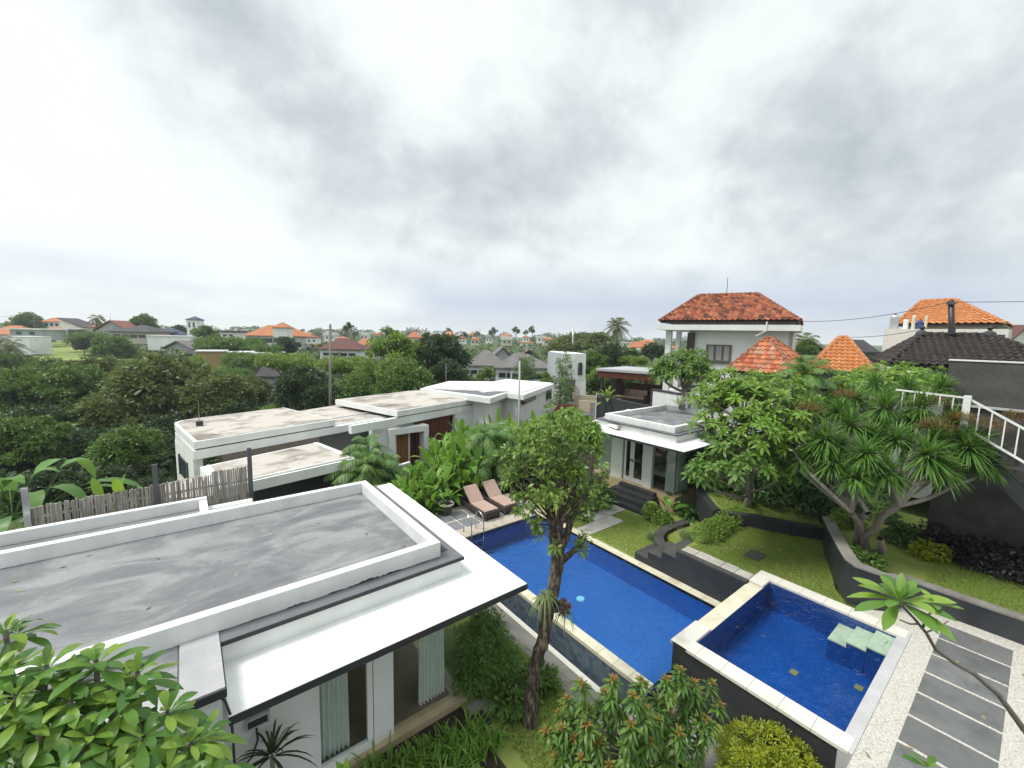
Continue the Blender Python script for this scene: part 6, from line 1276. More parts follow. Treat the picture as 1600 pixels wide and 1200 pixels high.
def bigleaf(label, c, n, L_, wr, mat, name='plant', e0=25, e1=75, stem=.6, prof='paddle', droop=.4, cat='plant', spread=.12, seed=1):
    global rng; rng = np.random.default_rng(seed); t = thing(name, label, cat, c); x, y, z = c
    k = np.arange(n); a = k*2.4+rng.uniform(-.3,.3,n); el = np.radians(e1+(e0-e1)*((k+.5)/n)); d = np.stack([np.cos(a)*np.cos(el), np.sin(a)*np.cos(el), np.sin(el)], -1)
    sl = stem*rng.uniform(.6,1.15,n); P = np.array([x,y,z])+d*sl[:,None]*np.array([.8,.8,1]); 
    d2 = unit(d*np.array([1.2,1.2,.55])); L2 = L_*rng.uniform(.7,1.15,n)
    mesh_obj('foliage', NB().add(*leaf_geo(P, d2, np.array([0,0,1.]), L2, L2*wr, prof, droop*rng.uniform(.5,1.3,n), .12)), mat, t)
    m = MB()
    for p in P: m.tube([(x,y,z), ((x+p[0])/2,(y+p[1])/2,z+(p[2]-z)*.6), tuple(p)], [.02,.015,.01], 5, False)
    mesh_obj('stems', m, LM['fern'], t); return t
bigleaf('young big-leaved plant growing in the clay pot by the house roof', (ptA.x,ptA.y,.42), 9, .34, .55, LM['hel'], 'potted_plant', 10, 75, .65, seed=3)
bigleaf('big round-leaved plant growing in the pot behind the second lounger', (ptB.x,ptB.y+.25,.42), 8, .42, .6, LM['hel'], 'potted_plant', 20, 80, 1.0, seed=4)
c = D(578,790,14.2); bigleaf('small leafy canna by the roof corner below the square entrance', (c.x,c.y,-.3), 14, .7, .3, LM['hel'], 'plant', 30, 80, 1.2, seed=6)
c = D(525,745,16.5); bigleaf('banana-like plant under the lower stained roof', (c.x,c.y,-.3), 10, 1.0, .3, LM['hel'], 'plant', 25, 75, 1.3, seed=7)
# banana plants by the fence
c = D(18,790,17.5); bigleaf('large banana plant with broad dark leaves beyond the pale steel post', (c.x,c.y,-.6), 12, 2.4, .26, LM['banana'], 'banana_plant', -5, 70, 2.6, droop=.8, seed=8)
c = D(60,800,18.5); bigleaf('second banana plant with hanging leaves behind the bamboo fence', (c.x,c.y,-.6), 10, 2.2, .26, LM['banana'], 'banana_plant', -5, 65, 2.3, droop=.9, seed=9)
for px, py, h_, lb in ((168,757,1.0,'lime banana leaf plant poking over the bamboo fence, broader leaf'),(194,762,.8,'bright lime banana shoot poking over the bamboo fence')):
    c = onY(px, 776, 15.0); bigleaf(lb, (c.x,c.y,c.z-2.0), 3, .85*h_, .30, LM['lime'], 'banana_plant', 72, 84, 2.0, droop=.1, seed=int(px))

# ------------------------------------------------------------------ frangipani trees
def frangipani(label, base, crown, n_tips, per, Ln, mat, seed, trunk_r=.12, fork=.45, name='frangipani_tree', flowers=0, zmin=-.25, bkm=None, tiers=2):
    """crown = list of (centre, radii): leaf rosettes at the tips of forked grey limbs"""
    global rng; rng = np.random.default_rng(seed); random.seed(seed)
    t = thing(name, label, 'tree', base); m = MB(); C, A = [], []
    vol = np.array([r[0]*r[1] for c, r in crown]); vol = vol/vol.sum(); base = Vector(base)
    cen = Vector(np.sum([np.array(c)*v for (c, r), v in zip(crown, vol)], 0)); f = base.lerp(cen, fork)+Vector((random.uniform(-.1,.1),random.uniform(-.1,.1),0)); limb(m, base, f, trunk_r, trunk_r*.75, .08, 6, 9)
    for (c, r), v in zip(crown, vol):
        k = max(3, int(n_tips*v)); d = rnd_dir(k, zmin); p = np.array(c)+d*np.array(r)*rng.uniform(.55, 1.03, k)[:,None]
        hub = Vector(c)-Vector((0,0,r[2]*.55)); limb(m, f, hub, trunk_r*.6, trunk_r*.38, .12, 5, 7)
        for q, dd in list(zip(p, d))[:14]: limb(m, hub, Vector(q)-Vector(dd)*.08, trunk_r*.34, .018, .15, 4, 5)
        C.append(p); A.append(unit(d*.75+np.array([0,0,.65])))
    C = np.concatenate(C); A = np.concatenate(A)
    mesh_obj('crown', NB().add(*rosettes(C, A, per, Ln, Ln*.30, 'obov', .4, -5, 78)), mat, t)
    mesh_obj('trunk', m, bkm or barkgrey, t, smooth=True)
    if flowers:
        s = rng.choice(len(C), flowers); P = np.repeat(C[s]+A[s]*.12, 5, 0); mesh_obj('blossoms', NB().add(*leaf_geo(P, rnd_dir(len(P),.0), np.array([0,0,1.]), .07, .04, 'oval', 0., .1)), plain('white_petals', (.8,.78,.65), .6), t)
    return t
def sph(px, py, dep, rpx, sq=.8): c = D(px, py, dep); r = rpx*dep/FPX; return (tuple(c), (r,r,r*sq))
# right of the pavilion, big
frangipani('large frangipani with bright rosettes beside the glass pavilion', G(1163,800,.95), [sph(1170,640,13.2,62),sph(1215,660,12.6,50),sph(1125,625,13.8,42),sph(1150,610,14.,45),sph(1200,615,14,50),sph(1230,625,13.5,42),sph(1175,680,12.6,55),sph(1235,690,12.5,40),sph(1270,650,13.0,34),sph(1110,660,13.2,30)], 370, 13, .27, LM['frangi'], 61, .15, .42, flowers=16)
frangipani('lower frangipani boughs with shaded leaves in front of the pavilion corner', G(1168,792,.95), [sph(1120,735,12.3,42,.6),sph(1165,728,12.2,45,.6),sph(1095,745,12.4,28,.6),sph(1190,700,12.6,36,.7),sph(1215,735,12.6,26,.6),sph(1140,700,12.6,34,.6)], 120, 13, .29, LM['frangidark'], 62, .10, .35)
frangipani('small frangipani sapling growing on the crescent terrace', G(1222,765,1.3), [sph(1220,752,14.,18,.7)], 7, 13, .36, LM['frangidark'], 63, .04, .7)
frangipani('wide bright green frangipani crown below the orange hip roof', onX(1385,670,20.0), [sph(1330,612,15.8,40),sph(1375,600,16.2,45),sph(1425,600,15.5,45),sph(1305,628,15.2,34),sph(1460,615,15,36),sph(1350,618,14.6,44),sph(1400,612,14.6,44)], 420, 12, .30, LM['frangi'], 64, .15, .4, flowers=5)
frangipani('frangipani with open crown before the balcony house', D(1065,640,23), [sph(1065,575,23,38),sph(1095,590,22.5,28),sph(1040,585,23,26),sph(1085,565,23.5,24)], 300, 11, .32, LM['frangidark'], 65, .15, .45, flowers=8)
frangipani('yellow-green frangipani with bare grey boughs by the pool end', G(893,782,0), [sph(862,672,16.5,40,.55),sph(890,660,17,38,.55),sph(915,680,16.5,30,.7),sph(845,690,16.5,28,.6),sph(925,700,16.4,18,.8)], 330, 12, .28, LM['frangi'], 66, .13, .55)
# foliage close by in the lower corner: a frangipani below the terrace
def near_frangi():
    global rng; rng = np.random.default_rng(71); random.seed(71)
    tips = [(72,1040,3.3),(150,1032,3.4),(215,1050,3.5),(25,1085,3.1),(110,1095,3.2),(190,1098,3.3),(262,1112,3.4),(60,1145,3.0),(140,1150,3.1),(225,1150,3.2),(300,1160,3.3),(20,1190,2.9),(100,1200,2.9),(180,1205,3.0),(262,1205,3.1),(325,1215,3.2),(-20,1130,3.0),(-10,1050,3.2),(-40,1210,2.9),(285,1235,3.1),(350,1250,3.3),(140,1260,2.9),(40,1260,2.8),(8,985,3.6)]
    base = D(120,1700,4.2); t = thing('frangipani_tree', 'glossy large-leaved frangipani crown rising in front of the grey ledge roof', 'tree', base); m = MB()
    C = np.array([tuple(D(*p)) for p in tips]); hub = D(120,1420,3.5); limb(m, base, hub, .1, .08, .05)
    A = []
    for c in C:
        mid_ = hub.lerp(Vector(c), .55)+Vector((random.uniform(-.08,.08),random.uniform(-.08,.08),-.05)); limb(m, hub, mid_, .05, .03, .06); limb(m, mid_, c, .028, .017, .08, 4)
        A.append(unit((np.array(c)-np.array(mid_))*np.array([.8,.8,1.0])+np.array([0,0,.15])))
    mesh_obj('crown', NB().add(*rosettes(np.concatenate([C, C+rnd_dir(len(C))*np.array([.16,.16,.05])-np.array([0,0,.10])]), np.array(A+A), 17, .30, .080, 'obovn', .45, -18, 72, fold=.1, back=.3)), LM['near'], t); mesh_obj('trunk', m, barkgrey, t, smooth=True)
near_frangi()
def near_branch():
    global rng; rng = np.random.default_rng(73); random.seed(73); dep = 4.1
    t = thing('frangipani_tree', 'bare crooked frangipani branch tipped with one leaf rosette over the driveway', 'tree', D(1900,1500,4.6)); m = MB()
    pts = [D(1900,1500,4.6),D(1680,1240,4.2),D(1600,1140,dep),D(1560,1085,dep),D(1522,1052,dep),D(1490,1035,dep),D(1462,1015,dep+.02),D(1448,990,dep+.03),D(1430,968,dep+.05),D(1408,945,dep+.05)]
    m.tube(pts, [.045,.038,.029,.024,.024,.019,.016,.015,.013,.012], 8)
    m.tube([D(1442,980,dep), D(1450,962,dep-.05), D(1462,948,dep-.08)], [.012,.011,.009], 6); m.tube([D(1436,975,dep), D(1422,975,dep+.1), D(1405,968,dep+.15)], [.010,.008,.006], 6); m.tube([D(1448,988,dep), D(1470,978,dep), D(1482,970,dep)], [.008,.006,.005], 6)
    mesh_obj('branch', m, barkgrey, t, smooth=True)
    C = np.array([tuple(D(1405,940,dep+.05)), tuple(D(1462,944,dep-.08))]); A = np.array([(-.15,.05,1.),( .1,-.1,1.)])
    nb = NB().add(*rosettes(C[:1], A[:1], 26, .40, .10, 'obovn', .3, -8, 76, fold=.09)); nb.add(*rosettes(C[1:], A[1:], 6, .20, .06, 'obov', .3, 0, 70, fold=.09)); mesh_obj('foliage', nb, LM['near'], t)
    C = np.array([tuple(D(1448,1200,3.2))]); t2 = thing('frangipani_shoot', 'small fresh leaf shoot at the bottom edge over the charcoal slabs', 'plant', D(1452,1330,3.2)); m = MB(); m.tube([D(1455,1330,3.2), Vector(C[0])], [.012,.008], 6); mesh_obj('stem', m, barkgrey, t2)
    mesh_obj('foliage', NB().add(*rosettes(C, np.array([(0,0,1.)]), 7, .17, .06, 'obov', .3, 5, 75, fold=.1)), LM['near'], t2)
    t3 = thing('leaf_shoot', 'single pale pointed leaf tip at the bottom edge before the lilies', 'plant', D(541,1290,4.0)); c = D(539,1215,4.0); mesh_obj('leaf', NB().add(*leaf_geo(np.array([tuple(c)]*2), np.array([(.05,.0,1.),(-.3,.1,.9)]), np.array([.3,-.9,.2]), .24, .07, 'lance', .1, .15)), LM['near'], t3); mesh_obj('stem', MB().tube([D(541,1290,4.0), c], [.012,.008], 6), LM['fern'], t3)
near_branch()

# ------------------------------------------------------------------ dracaena
def dracaena():
    global rng; rng = np.random.default_rng(81); random.seed(81)
    base = G(1352,850,1.66); base.z = 1.3; t = thing('dracaena_tree', 'wide many-headed dracaena with strappy leaves over the curved planter', 'tree', base); m = MB(); nb = NB(); 
    heads = [(1232,672,12.6,.62),(1290,690,11.6,.74),(1262,640,12.8,.66),(1330,668,11.8,.74),(1352,712,11.0,.74),(1382,640,12.0,.74),(1335,625,12.8,.70),(1440,640,11.6,.72),(1400,690,11.3,.70),(1448,715,10.7,.86),(1488,668,11.2,.76),(1512,702,10.8,.76),(1300,725,11.4,.64),(1418,612,12.8,.62),(1475,740,10.6,.6),(1312,645,12.3,.62),(1365,605,13.2,.6),(1460,690,11.0,.6),(1425,662,11.6,.6),(1270,700,12.0,.6),(1375,672,11.8,.56),(1470,610,12.4,.6),(1215,700,12.6,.5),(1535,690,11.4,.56),(1335,750,10.9,.56),(1388,742,10.8,.6),(1540,728,10.8,.6),(1252,722,12.0,.56),(1312,700,11.5,.56),(1360,685,11.6,.56)]
    f1 = base+Vector((-.05,.05,.25))
    stems = [(1338,835,10.9),(1360,822,10.6),(1385,820,10.4)]
    sp_ = [D(1330,800,11.2), D(1355,800,10.9), D(1375,840,10.7), D(1405,790,10.8)]
    for s_ in sp_: limb(m, base+Vector((random.uniform(-.12,.12),random.uniform(-.12,.12),0)), s_, .11, .075, .1, 6, 8)
    dry = NB()
    for k, (px, py, dep, L_) in enumerate(heads):
        c = D(px, py, dep); s_ = min(sp_, key=lambda q: (q-c).length); limb(m, s_, c-Vector((0,0,.10)), .06, .038, .2, 6, 7)
        n = 230; z = rng.uniform(-.55, .98, n); a = rng.uniform(0, 6.283, n); s = np.sqrt(1-z*z); d = np.stack([s*np.cos(a), s*np.sin(a), z], -1); l = L_*.95*rng.uniform(.7, 1.12, n)
        nb.add(*leaf_geo(np.array(tuple(c))+d*.05+np.array([0,0,.10])*z[:,None], d, np.array([0,0,1.])+rnd_dir(n)*.2, l, .036, 'strap', .18+.32*(1-np.abs(z)), .1))
    mesh_obj('crown', nb, LM['drac'], t); mesh_obj('trunk', m, barkgrey, t, smooth=True)
    for px, py, dep, r in ((1262,640,12.2,.42),(1245,668,12.4,.33),(1462,668,10.9,.42),(1455,630,11.6,.42),(1545,668,10.9,.40),(1590,655,11.2,.36),(1498,655,10.9,.34),(1320,618,12.6,.30)):
        c = np.array(tuple(D(px,py,dep))); n = 420; p = c+rnd_dir(n,-.4)*(rng.random(n)**.5)[:,None]*np.array([r,r,r*.55])
        mesh_obj('flower_plume', NB().add(*leaf_geo(p, rnd_dir(n,-.1)+unit(p-c)*.8, np.array([0,0,1.]), .15, .012, 'blade', .1, 0.)), LM['dry'], t)
dracaena()

# ------------------------------------------------------------------ leaning rough-barked tree with bromeliads
def leaning():
    global rng; rng = np.random.default_rng(91); random.seed(91)
    base = G(827,1130,-.2); d0 = (base-Vector((0,0,H))).dot(fw)
    t = thing('leaning_tree', 'rough-barked leaning tree with small glossy leaves in front of the pool', 'tree', base); m = MB()
    pts = [(827,1150,d0),(829,1100,d0),(834,1050,d0+.02),(848,1000,d0+.1),(857,955,d0+.15),(866,915,d0+.2),(871,880,d0+.25),(871,850,d0+.3),(866,828,d0+.3)]
    fine = [D(*p) for p in pts]; rad_ = [.17,.14,.125,.12,.122,.13,.125,.135,.10]; fp, fr_ = [], []
    for i in range(len(fine)-1):
        for t_ in np.linspace(0,1,7)[:-1]: fp.append(fine[i].lerp(fine[i+1], t_)+Vector((random.uniform(-.012,.012),random.uniform(-.012,.012),0))); fr_.append(rad_[i]*(1-t_)+rad_[i+1]*t_)
    m.knobbly(fp+[fine[-1]], fr_+[rad_[-1]], 18, .10)
    m.tube([D(872,862,d0+.28),D(884,840,d0+.35),D(896,800,d0+.4),(D(897,765,d0+.4)),D(902,735,d0+.4)], [.10,.085,.06,.045,.035], 9)
    m.tube([D(868,850,d0+.3),D(862,815,d0+.25),D(850,770,d0+.2),D(845,730,d0+.2)], [.11,.07,.05,.03], 8)
    m.tube([D(873,880,d0+.25),D(888,868,d0+.2),D(902,856,d0+.1),D(912,850,d0+.05)], [.09,.07,.055,.045], 8)
    m.tube([D(903,856,d0+.1),D(908,842,d0+.1),D(914,833,d0+.1)], [.03,.022,.015], 6)
    m.tube([D(870,860,d0+.3),D(876,820,d0+.7),D(880,770,d0+.8),D(885,720,d0+.7)], [.08,.06,.04,.02], 7)
    bl = []
    for px, py, r, dz in ((870,690,36,.3),(845,715,36,.2),(815,735,30,.1),(850,755,36,0),(905,745,34,.4),(915,790,26,.5),(830,790,26,.1),(890,715,30,.6),(885,780,30,.7),(815,760,22,.0),(840,812,16,.0),(925,760,18,.4),(860,790,24,-.1),(835,690,26,.2),(905,700,26,.4),(875,735,36,.5),(800,715,18,.1),(930,725,14,.3),(845,835,14,.1),(880,660,22,.4),(908,660,18,.5),(795,745,14,.0),(938,775,14,.5),(940,745,12,.4),(790,700,12,.1),(812,690,18,.2),(925,695,14,.4),(862,640,14,.4),(825,820,12,.0),(900,815,14,.4),(918,815,12,.4),(858,850,12,-.1)):
        c = D(px,py,d0+dz); rr_ = r*d0/FPX*.74; bl.append((tuple(c+Vector((random.uniform(-.12,.12),random.uniform(-.12,.12),random.uniform(-.1,.12)))),(rr_,rr_,rr_*.9)))
        limb(m, D(870,820,d0+.3), c, .025, .006, .15, 5, 5)
    mesh_obj('crown', NB().add(*cloud_leaves(bl, 265, 11, .11, .115, .052, 'oval', -.9, .25, .1, hollow=.35, up=.5)), LM['citrus'], t)
    mesh_obj('trunk', m, bark, t, smooth=True)
    b = D(905,852,d0+.05); [mesh_obj('sprout_leaves', NB().add(*cloud_leaves([(tuple(D(px,py,d0+.05)),(.11,.11,.11))], 13, 7, .08, .09, .03, 'oval', -.6, .3, .1)), LM['light'], t) for px, py in ((915,842),(905,858))]
    c = D(862,938,d0+.02); e = thing('bromeliad', 'drooping pale bromeliad clump with hanging roots on the leaning trunk', 'plant', c); n = 90
    a = rng.uniform(0,6.28,n); el = np.radians(rng.uniform(-10,70,n)); dd = np.stack([np.cos(a)*np.cos(el),np.sin(a)*np.cos(el),np.sin(el)],-1)
    mesh_obj('foliage', NB().add(*leaf_geo(np.array(tuple(D(852,932,d0-.12)))+dd*.03, dd, np.array([0,0,1.]), rng.uniform(.25,.62,n), .024, 'strap', 1.3, .1)), leafmat('bromeliad_leaves', [(.17,.22,.08),(.22,.27,.12),(.12,.17,.06)]), e)
    mesh_obj('foliage', NB().add(*leaf_geo(np.array(tuple(D(882,955,d0-.12)))+dd[:26]*.03, dd[:26], np.array([0,0,1.]), rng.uniform(.2,.5,26), .026, 'strap', 1.2, .1)), LM['light'], e)
    m2 = NB().add(*cloud_leaves([(tuple(D(878,948,d0-.1)),(.13,.13,.05))], 34, 8, .05, .09, .03, 'blade', -.8, .2)); mesh_obj('dry_leaf_base', m2, leafmat('withered_brown_leaves', [(.07,.04,.03),(.12,.075,.05),(.05,.035,.03)]), e)
leaning()

# ------------------------------------------------------------------ shrubs of the garden
def shrub(label, blobs, mat, nclump, per, cr_, Ln, Wd, base=None, seed=1, name='shrub', prof='oval', fold=.08, **k):
    global rng; rng = np.random.default_rng(seed); random.seed(seed); c0 = blobs[0][0]; b = base if base is not None else (c0[0],c0[1],c0[2]-blobs[0][1][2]*1.1); t = thing(name, label, 'shrub', b)
    mesh_obj('foliage', NB().add(*cloud_leaves(blobs, nclump, per, cr_, Ln, Wd, prof, -.7, .35, fold, **k)), mat, t)
    m = MB()
    for c, r in blobs[:7]: limb(m, b, c, .035, .012, .1, 4, 5)
    mesh_obj('stems', m, barkgrey, t); return t
c = G(742,1082,-.2); cc = D(755,1012,(c-Vector((0,0,H))).dot(fw)+.25); r = .62
shrub('rounded fine-leaved green shrub at the glass corner of the near house', [((cc.x+.0,cc.y,cc.z-.1),(r,r,.72)),((cc.x+.2,cc.y+.2,cc.z+.25),(.42,.42,.42)),((cc.x-.25,cc.y-.1,cc.z-.35),(.48,.48,.4)),((cc.x+.3,cc.y-.25,cc.z-.3),(.45,.45,.42))], LM['round'], 520, 22, .11, .085, .022, (c.x+.1,c.y+.1,-.22), 101, prof='lance', hollow=.6)
def mango():
    global rng; rng = np.random.default_rng(111); random.seed(111); base = G(1000,1215,-.2); t = thing('mango_shrub', 'mango-like shrub with bronze young leaf tips beside the pool corner', 'shrub', base); m = MB(); tips = []
    spots = [(870,1120),(905,1075),(940,1085),(960,1060),(985,1095),(1010,1070),(1035,1095),(1055,1045),(1045,1065),(1090,1085),(1105,1065),(1120,1100),(1075,1120),(1030,1130),(990,1130),(950,1120),(915,1110),(880,1090),(860,1150),(900,1150),(940,1160),(980,1165),(1020,1165),(1060,1150),(1085,1160),(1050,1185),(1000,1190),(950,1195),(905,1190),(865,1185),(1095,1185),(1100,1125),(925,1135),(1005,1105),(960,1090),(880,1135),(1070,1095),(1040,1115),(1075,1065),(1010,1145)]
    d0 = (base-Vector((0,0,H))).dot(fw)
    for px, py in spots:
        q = (py-1040)/150; c = D(px+random.uniform(-8,8), py+random.uniform(-6,6), d0-.05-1.1*max(0,.9-abs(px-985)/150)*(.25+.5*q)+random.uniform(-.25,.35)); tips.append(c); mid_ = base.lerp(c, .6)+Vector((0,0,.05)); limb(m, base+Vector((0,0,.3)), mid_, .03, .018, .1, 4, 5); limb(m, mid_, c, .016, .008, .1, 4, 5)
    C = np.array([tuple(x) for x in tips]); A = unit((C-np.array(tuple(base)))*np.array([.5,.5,1])+np.array([0,0,.4]))
    nb = NB().add(*rosettes(C, A, 22, .215, .056, 'lance', .5, -22, 58, back=.4)); C2 = C-A*.2+rnd_dir(len(C))*.12; nb.add(*rosettes(C2, A, 20, .21, .056, 'lance', .6, -35, 45, back=.4)); C3 = C-A*.38+rnd_dir(len(C))*.2; nb.add(*rosettes(C3, A, 16, .21, .056, 'lance', .6, -35, 45, back=.4))
    mesh_obj('foliage', nb, LM['mango'], t); mesh_obj('young_leaves', NB().add(*rosettes(C+A*.04, A, 11, .125, .034, 'lance', .3, 5, 85)), LM['flush'], t); mesh_obj('stems', m, barkgrey, t)
mango()
c = G(1212,1255,-.1); cc = D(1208,1205,(c-Vector((0,0,H))).dot(fw)); rr_ = 78*(c-Vector((0,0,H))).dot(fw)/FPX
shrub('clipped dome-shaped golden green shrub at the foot of the small pool', [((cc.x,cc.y,cc.z-.15),(rr_,rr_,rr_*.8)),((cc.x,cc.y,cc.z-.5),(rr_*.9,rr_*.9,rr_*.7))], LM['yellow'], 900, 16, .07, .06, .022, (c.x,c.y,-.2), 102, prof='lance', hollow=.86)
def straps(label, x, y, z, n, L_, wd, mat, seed, rad=.25, e0=25, e1=85, droop=.7, name='plant', cat='plant'):
    global rng; rng = np.random.default_rng(seed); t = thing(name, label, cat, (x,y,z)); a = rng.uniform(0,6.28,n); el = np.radians(rng.uniform(e0,e1,n)); r = rng.random(n)**.5*rad; a2 = rng.uniform(0,6.28,n)
    P = np.stack([x+r*np.cos(a2), y+r*np.sin(a2), np.full(n,z)],-1); d = np.stack([np.cos(a)*np.cos(el),np.sin(a)*np.cos(el),np.sin(el)],-1)
    mesh_obj('foliage', NB().add(*leaf_geo(P, d, np.array([0,0,1.])+rnd_dir(n)*.15, L_*rng.uniform(.6,1.15,n), wd, 'strap', droop*rng.uniform(.5,1.4,n), .1)), mat, t); return t
k = 0
for px, py in ((585,1195),(615,1185),(645,1175),(672,1162),(700,1150),(722,1140),(745,1125),(600,1225),(640,1212),(680,1198),(715,1180),(745,1165),(770,1140),(560,1225),(655,1240),(700,1225)):
    q = G(px, py+22, -.2); k += 1; straps('strappy-leaved lily clump in the bed along the glass room', q.x, q.y, -.22, 60, .78, .034, LM['lily'], 200+k, .2, 40, 88, .7, 'lily_clump')['group'] = 'lily clumps along the glass room'
for i, (px, py) in enumerate(((770,1095),(765,1075))):
    q = G(px,py,-.2); straps('loose arching grassy plant beside the leaning trunk' if i else 'low arching strappy plant next to the stone slab by the trunk', q.x, q.y, -.22, 40, .6, .03, LM['lily'], 230+i, .12, 30, 80, .9)
q = G(425,1215,-.15); t = thing('spiky_plant', 'dark spiky dracaena-like plant against the shaded wall under the canopy', 'plant', (.95,6.45,-.25)); rng = np.random.default_rng(7); n = 38; a = rng.uniform(0,6.28,n); el = np.radians(rng.uniform(0,80,n)); d = np.stack([np.cos(a)*np.cos(el),np.sin(a)*np.cos(el),np.sin(el)],-1)
q = onY(425,1182,6.45); mesh_obj('foliage', NB().add(*leaf_geo(np.array([tuple(q)]*n)+d*.05, d, np.array([0,0,1.]), rng.uniform(.55,.8,n), .035, 'strap', .6, .12)), LM['spike'], t); mesh_obj('stem', MB().tube([(q.x,q.y,-.25), q], [.04,.03], 7), barkgrey, t); t.location = (q.x,q.y,-.25)
for ch in t.children:
    me = ch.data; off = Vector((q.x-.95, q.y-6.45, 0)); me.transform(Matrix.Translation(-off))
# plants by the trunk foot, dark stone slabs
for i, (px, py, lb) in enumerate(((800,1110,'low bushy green plant at the foot of the leaning trunk'),(835,1075,'small leafy plant behind the leaning trunk near the path'))):
    q = G(px,py,-.2); shrub(lb, [((q.x,q.y,.0),(.32,.32,.25)),((q.x+.2,q.y-.15,-.03),(.25,.25,.2))], LM['mid'], 60, 12, .1, .12, .05, (q.x,q.y,-.22), 120+i)
for i, (px, py, s_, lb) in enumerate(((752,1103,.55,'grey stone slab set in the bed by the glass corner'),(745,1128,.5,'dark pitted stone slab before the marble plinth corner'),(700,955,.4,'dark stone slab between the glass corner and the path'))):
    q = G(px,py,-.17); single('stone_slab', MB().box(q.x-s_/2,q.x+s_/2,q.y-s_*.35,q.y+s_*.35,-.3,-.165+.004*i), (pathstone,black_stone,darkstone)[i], lb, 'slab', bevel=.01)
# plants round the pavilion and the lawns
for i, (px, py, dep, mt, r, lb) in enumerate(((930,770,.55,'fern',.8,'dark feathery shrub beside the pavilion steps'),(1036,812,.25,'citrus',.27,'low light-leaved shrub below the black steps'),(1018,800,.3,'citrus',.25,'small glossy shrub at the corner of the black steps'))):
    c = G(px,py,dep); shrub(lb, [((c.x,c.y,c.z),(r,r,r*.8)),((c.x+.3*r,c.y+.4*r,c.z+.3*r),(r*.7,r*.7,r*.6)),((c.x-.3*r,c.y-.5*r,c.z-.2*r),(r*.7,r*.7,r*.6))], LM[mt], 160, 14, .13, .16 if i == 0 else .11, .045, (c.x,c.y,.0), 130+i, prof='lance' if i == 0 else 'oval')
c = G(1042,805,.1); bigleaf('elephant-ear plant with large upright leaf beside the pavilion corner', (c.x,c.y,.05), 7, .62, .62, LM['hel'], 'elephant_ear_plant', 35, 82, .55, droop=.25, seed=15)
c = G(1060,800,.1); bigleaf('second elephant-ear plant with grey-green leaves near the planter edge', (c.x+.5,c.y+.2,.1), 6, .6, .6, LM['fern'], 'elephant_ear_plant', 15, 70, .5, droop=.4, seed=16)
q = G(1080,815,.2); straps('big bird-nest fern with arching fronds below the frangipani', q.x+.4, q.y+.3, .15, 46, 1.15, .11, LM['fern'], 240, .12, 25, 82, .8, 'birds_nest_fern')
q = G(1110,790,.4); straps('arching fern in the shade below the low frangipani boughs', q.x+.3, q.y+.3, .2, 40, .9, .08, LM['fern'], 241, .15, 25, 80, .8, 'birds_nest_fern')
q = G(1072,838,.3); straps('blue-green tufted grass beside the dark stone steps', q.x, q.y, .22, 260, .62, .010, LM['blue'], 242, .22, 40, 90, .45, 'ornamental_grass')
q = G(1018,842,.0); straps('blue-green tufted grass at the lawn edge before the steps', q.x, q.y, -.03, 160, .6, .010, LM['blue'], 243, .16, 45, 90, .4, 'ornamental_grass')
for i, (x, y, r_) in enumerate(((17.7,8.3,.9),(17.6,7.3,1.0),(17.9,6.4,1.05),(18.0,5.4,1.0),(18.1,4.6,.9),(18.8,3.6,.9),(18.4,8.9,1.1),(19.2,6.9,1.3),(19.4,5.4,1.3))):
    shrub('dark green shrub massed in the shade between frangipani and dracaena', [((x,y,1.9),(r_,r_,1.0)),((x+.2,y+.3,2.7),(r_*.8,r_*.8,.8))], LM['fern'], 130, 13, .18, .2, .07, (x,y,1.0), 400+i, prof='lance')['group'] = 'dark shrubs behind the crescent lawn'
hb_ = []
for t_ in np.linspace(0,1,9): p = G(1100+62*t_, 842-36*t_, .9); hb_.append(((p.x,p.y,1.08),(.40-.06*t_,.40-.06*t_,.26)))
shrub('low spreading light-leaved hedge at the edge of the upper lawn', hb_, LM['light'], 420, 13, .11, .075, .035, hb_[4][0][:2]+(.85,), 140, name='hedge')
pb = [((x,y,1.75),(.42,.42,.42)) for x, y in ((17.4,1.6),(17.3,1.0),(17.35,.4),(17.3,-.2),(17.2,-.8),(16.9,1.3),(16.8,.7),(16.8,.1),(16.7,-.5),(17.3,-1.4),(16.6,-1.1))]
shrub('long bed of dark purple-leaved shrubs along the base of the tall grey wall', pb, LM['purple'], 420, 15, .14, .12, .06, (17.1,.4,1.4), 141, name='hedge')
for i, (px, py, z, mt, r, lb) in enumerate(((1458,862,1.65,'yellow',.33,'small golden shrub between the dracaena and the purple bed'),(1362,880,1.72,'mid',.30,'low leafy ground plant on the rim of the curved planter'),(1312,790,1.7,'light',.30,'light green small shrub behind the curved planter wall'),(1328,815,1.7,'light',.34,'light green shrub at the foot of the dracaena trunk'),(1420,840,1.7,'fern',.42,'dark green shrub between the dracaena trunk and the grey wall'),(1490,845,1.8,'fern',.38,'shaded shrub before the purple bed'),(1190,740,1.5,'dry',.22,'yellowish croton tuft beside the frangipani trunk'))):
    q = G(px,py,z); shrub(lb, [((q.x,q.y,z),(r,r,r*.7)),((q.x+.2,q.y+.25,z+.05),(r*.8,r*.8,r*.6)),((q.x-.2,q.y+.2,z-.03),(r*.8,r*.8,r*.6))], LM[mt], 110, 13, .09, .10, .05, (q.x,q.y,z-.35), 150+i)
for i, px in enumerate((1063,1078,1094)):
    c = D(px, 622, 19.5-.4*i); bigleaf('pale variegated upright-leaved plant above the black-capped white wall', (c.x,c.y,c.z-.5), 7, .6, .3, LM['agave'], 'variegated_plant', 55, 86, .25, droop=.1, seed=20+i)['group'] = 'variegated plants above the capped wall'
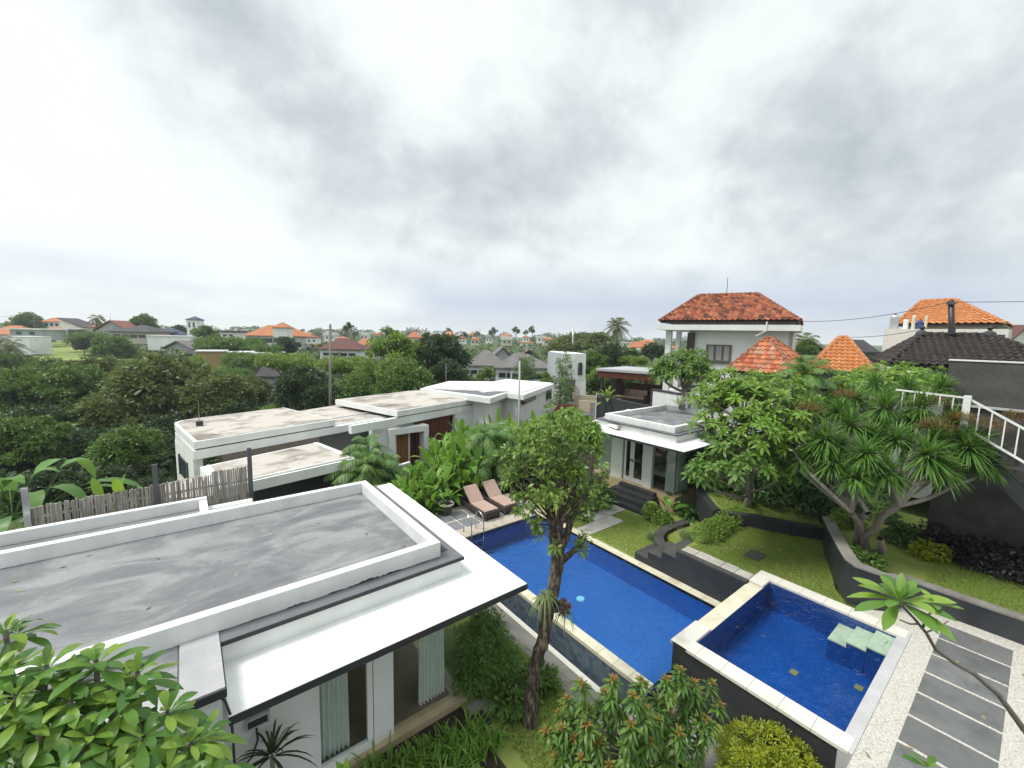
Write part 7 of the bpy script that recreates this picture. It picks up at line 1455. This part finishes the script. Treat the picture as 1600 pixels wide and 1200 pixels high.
c = D(950,610,27); bigleaf('bright croton-like plant at the end of the dark charcoal wall', (c.x,c.y,c.z-1), 26, .7, .3, LM['light'], 'plant', 20, 85, .9, seed=30)
c = D(1100,600,20.5); straps('strappy dracaena rosette beside the open-crowned frangipani', c.x, c.y, c.z-.4, 90, .9, .05, LM['drac'], 31, .08, 5, 85, .6, 'dracaena_plant')
# grass blades over the lawns
rng = np.random.default_rng(301)
def blades(n, poly, z, hgt):
    poly = np.array(poly); lo, hi = poly.min(0), poly.max(0); p = rng.uniform(lo, hi, (n*2,2)); ins = np.zeros(len(p), bool); j = len(poly)-1
    for i in range(len(poly)):
        a, b = poly[i], poly[j]; c_ = ((a[1] > p[:,1]) != (b[1] > p[:,1])) & (p[:,0] < (b[0]-a[0])*(p[:,1]-a[1])/(b[1]-a[1]+1e-12)+a[0]); ins ^= c_; j = i
    p = p[ins][:n]; m = len(p); return leaf_geo(np.c_[p, np.full(m, z)], unit(rnd_dir(m,.2)+np.array([0,0,.7])), rnd_dir(m), hgt*rng.uniform(.5,1.3,m), .012, 'blade', .3, 0.)
gnb = NB().add(*blades(26000, [(12.5,6.5),(12.5,4.6),(12.95,4.5),(12.95,1.5),(13.6,2.95),(14.3,3.2),(15.6,3.75),(17,4.2),(15.75,6.1)], .885, .05))
gnb.add(*blades(18000, [(11.95,8.2),(14.3,8.2),(15,9.9),(15,12.6),(11.95,12.6)], -.02, .05)); gnb.add(*blades(9000, [(15.3,6.9),(16.4,5),(17,4.3),(18.3,5.2),(16.8,8)], 1.26, .05)); gnb.add(*blades(14000, [(14.6,1.4),(17,1.4),(17,-1.5),(14.6,-1.5)], 1.5, .05)); gnb.add(*blades(20000, [(4.5,4),(6.75,4),(6.2,9),(4.5,9)], -.2, .07))
o = mesh_obj('grass', gnb, LM['grassb']); o['kind'] = 'stuff'; tag(o, 'short tufted grass of the terraced lawns', 'grass')

rng = np.random.default_rng(404); P = []
for x0, x1, y0, y1, z, n in ((12.5,15.5,3.9,6.2,.91,26),(12,14.5,8.3,12,.0,22),(5,6.7,4,9,-.17,22),(14.6,16.8,-1,1.4,1.53,16),(8.3,14,-1.2,1.2,.935,14),(-3,3.7,7.6,11.5,3.01,16),(9,11.9,12.8,15.2,.015,14)):
    P.append(np.c_[rng.uniform(x0,x1,n), rng.uniform(y0,y1,n), np.full(n,z)])
P = np.concatenate(P); dl_ = rnd_dir(len(P)); dl_[:,2] *= .15
o = mesh_obj('fallen_leaves', NB().add(*leaf_geo(P, dl_, np.array([0,0,1.]), .10, .045, 'oval', 0., .12)), leafmat('fallen_dry_leaves', [(.30,.20,.07),(.18,.10,.05),(.42,.36,.2),(.26,.24,.08)], .7, .1)); o['kind'] = 'stuff'; o['label'] = 'scattered dry fallen leaves on lawns, roof and paving'

# ------------------------------------------------------------------ air
hz_ = MB().box(-500,900,-500,900,-8.5,30)
hm = bpy.data.materials.new('thin_air'); hm.use_nodes = True; t = hm.node_tree; t.nodes.remove(t.nodes['Principled BSDF'])
pv_ = t.nodes.new('ShaderNodeVolumePrincipled'); pv_.inputs['Color'].default_value = (.86,.91,1,1); pv_.inputs['Density'].default_value = .00042; pv_.inputs['Anisotropy'].default_value = .2
t.links.new(pv_.outputs[0], t.nodes['Material Output'].inputs['Volume'])
o = mesh_obj('haze', hz_, hm); o['kind'] = 'stuff'; o['label'] = 'thin pale haze over the far roofs'
scene.cycles.volume_bounces = 0
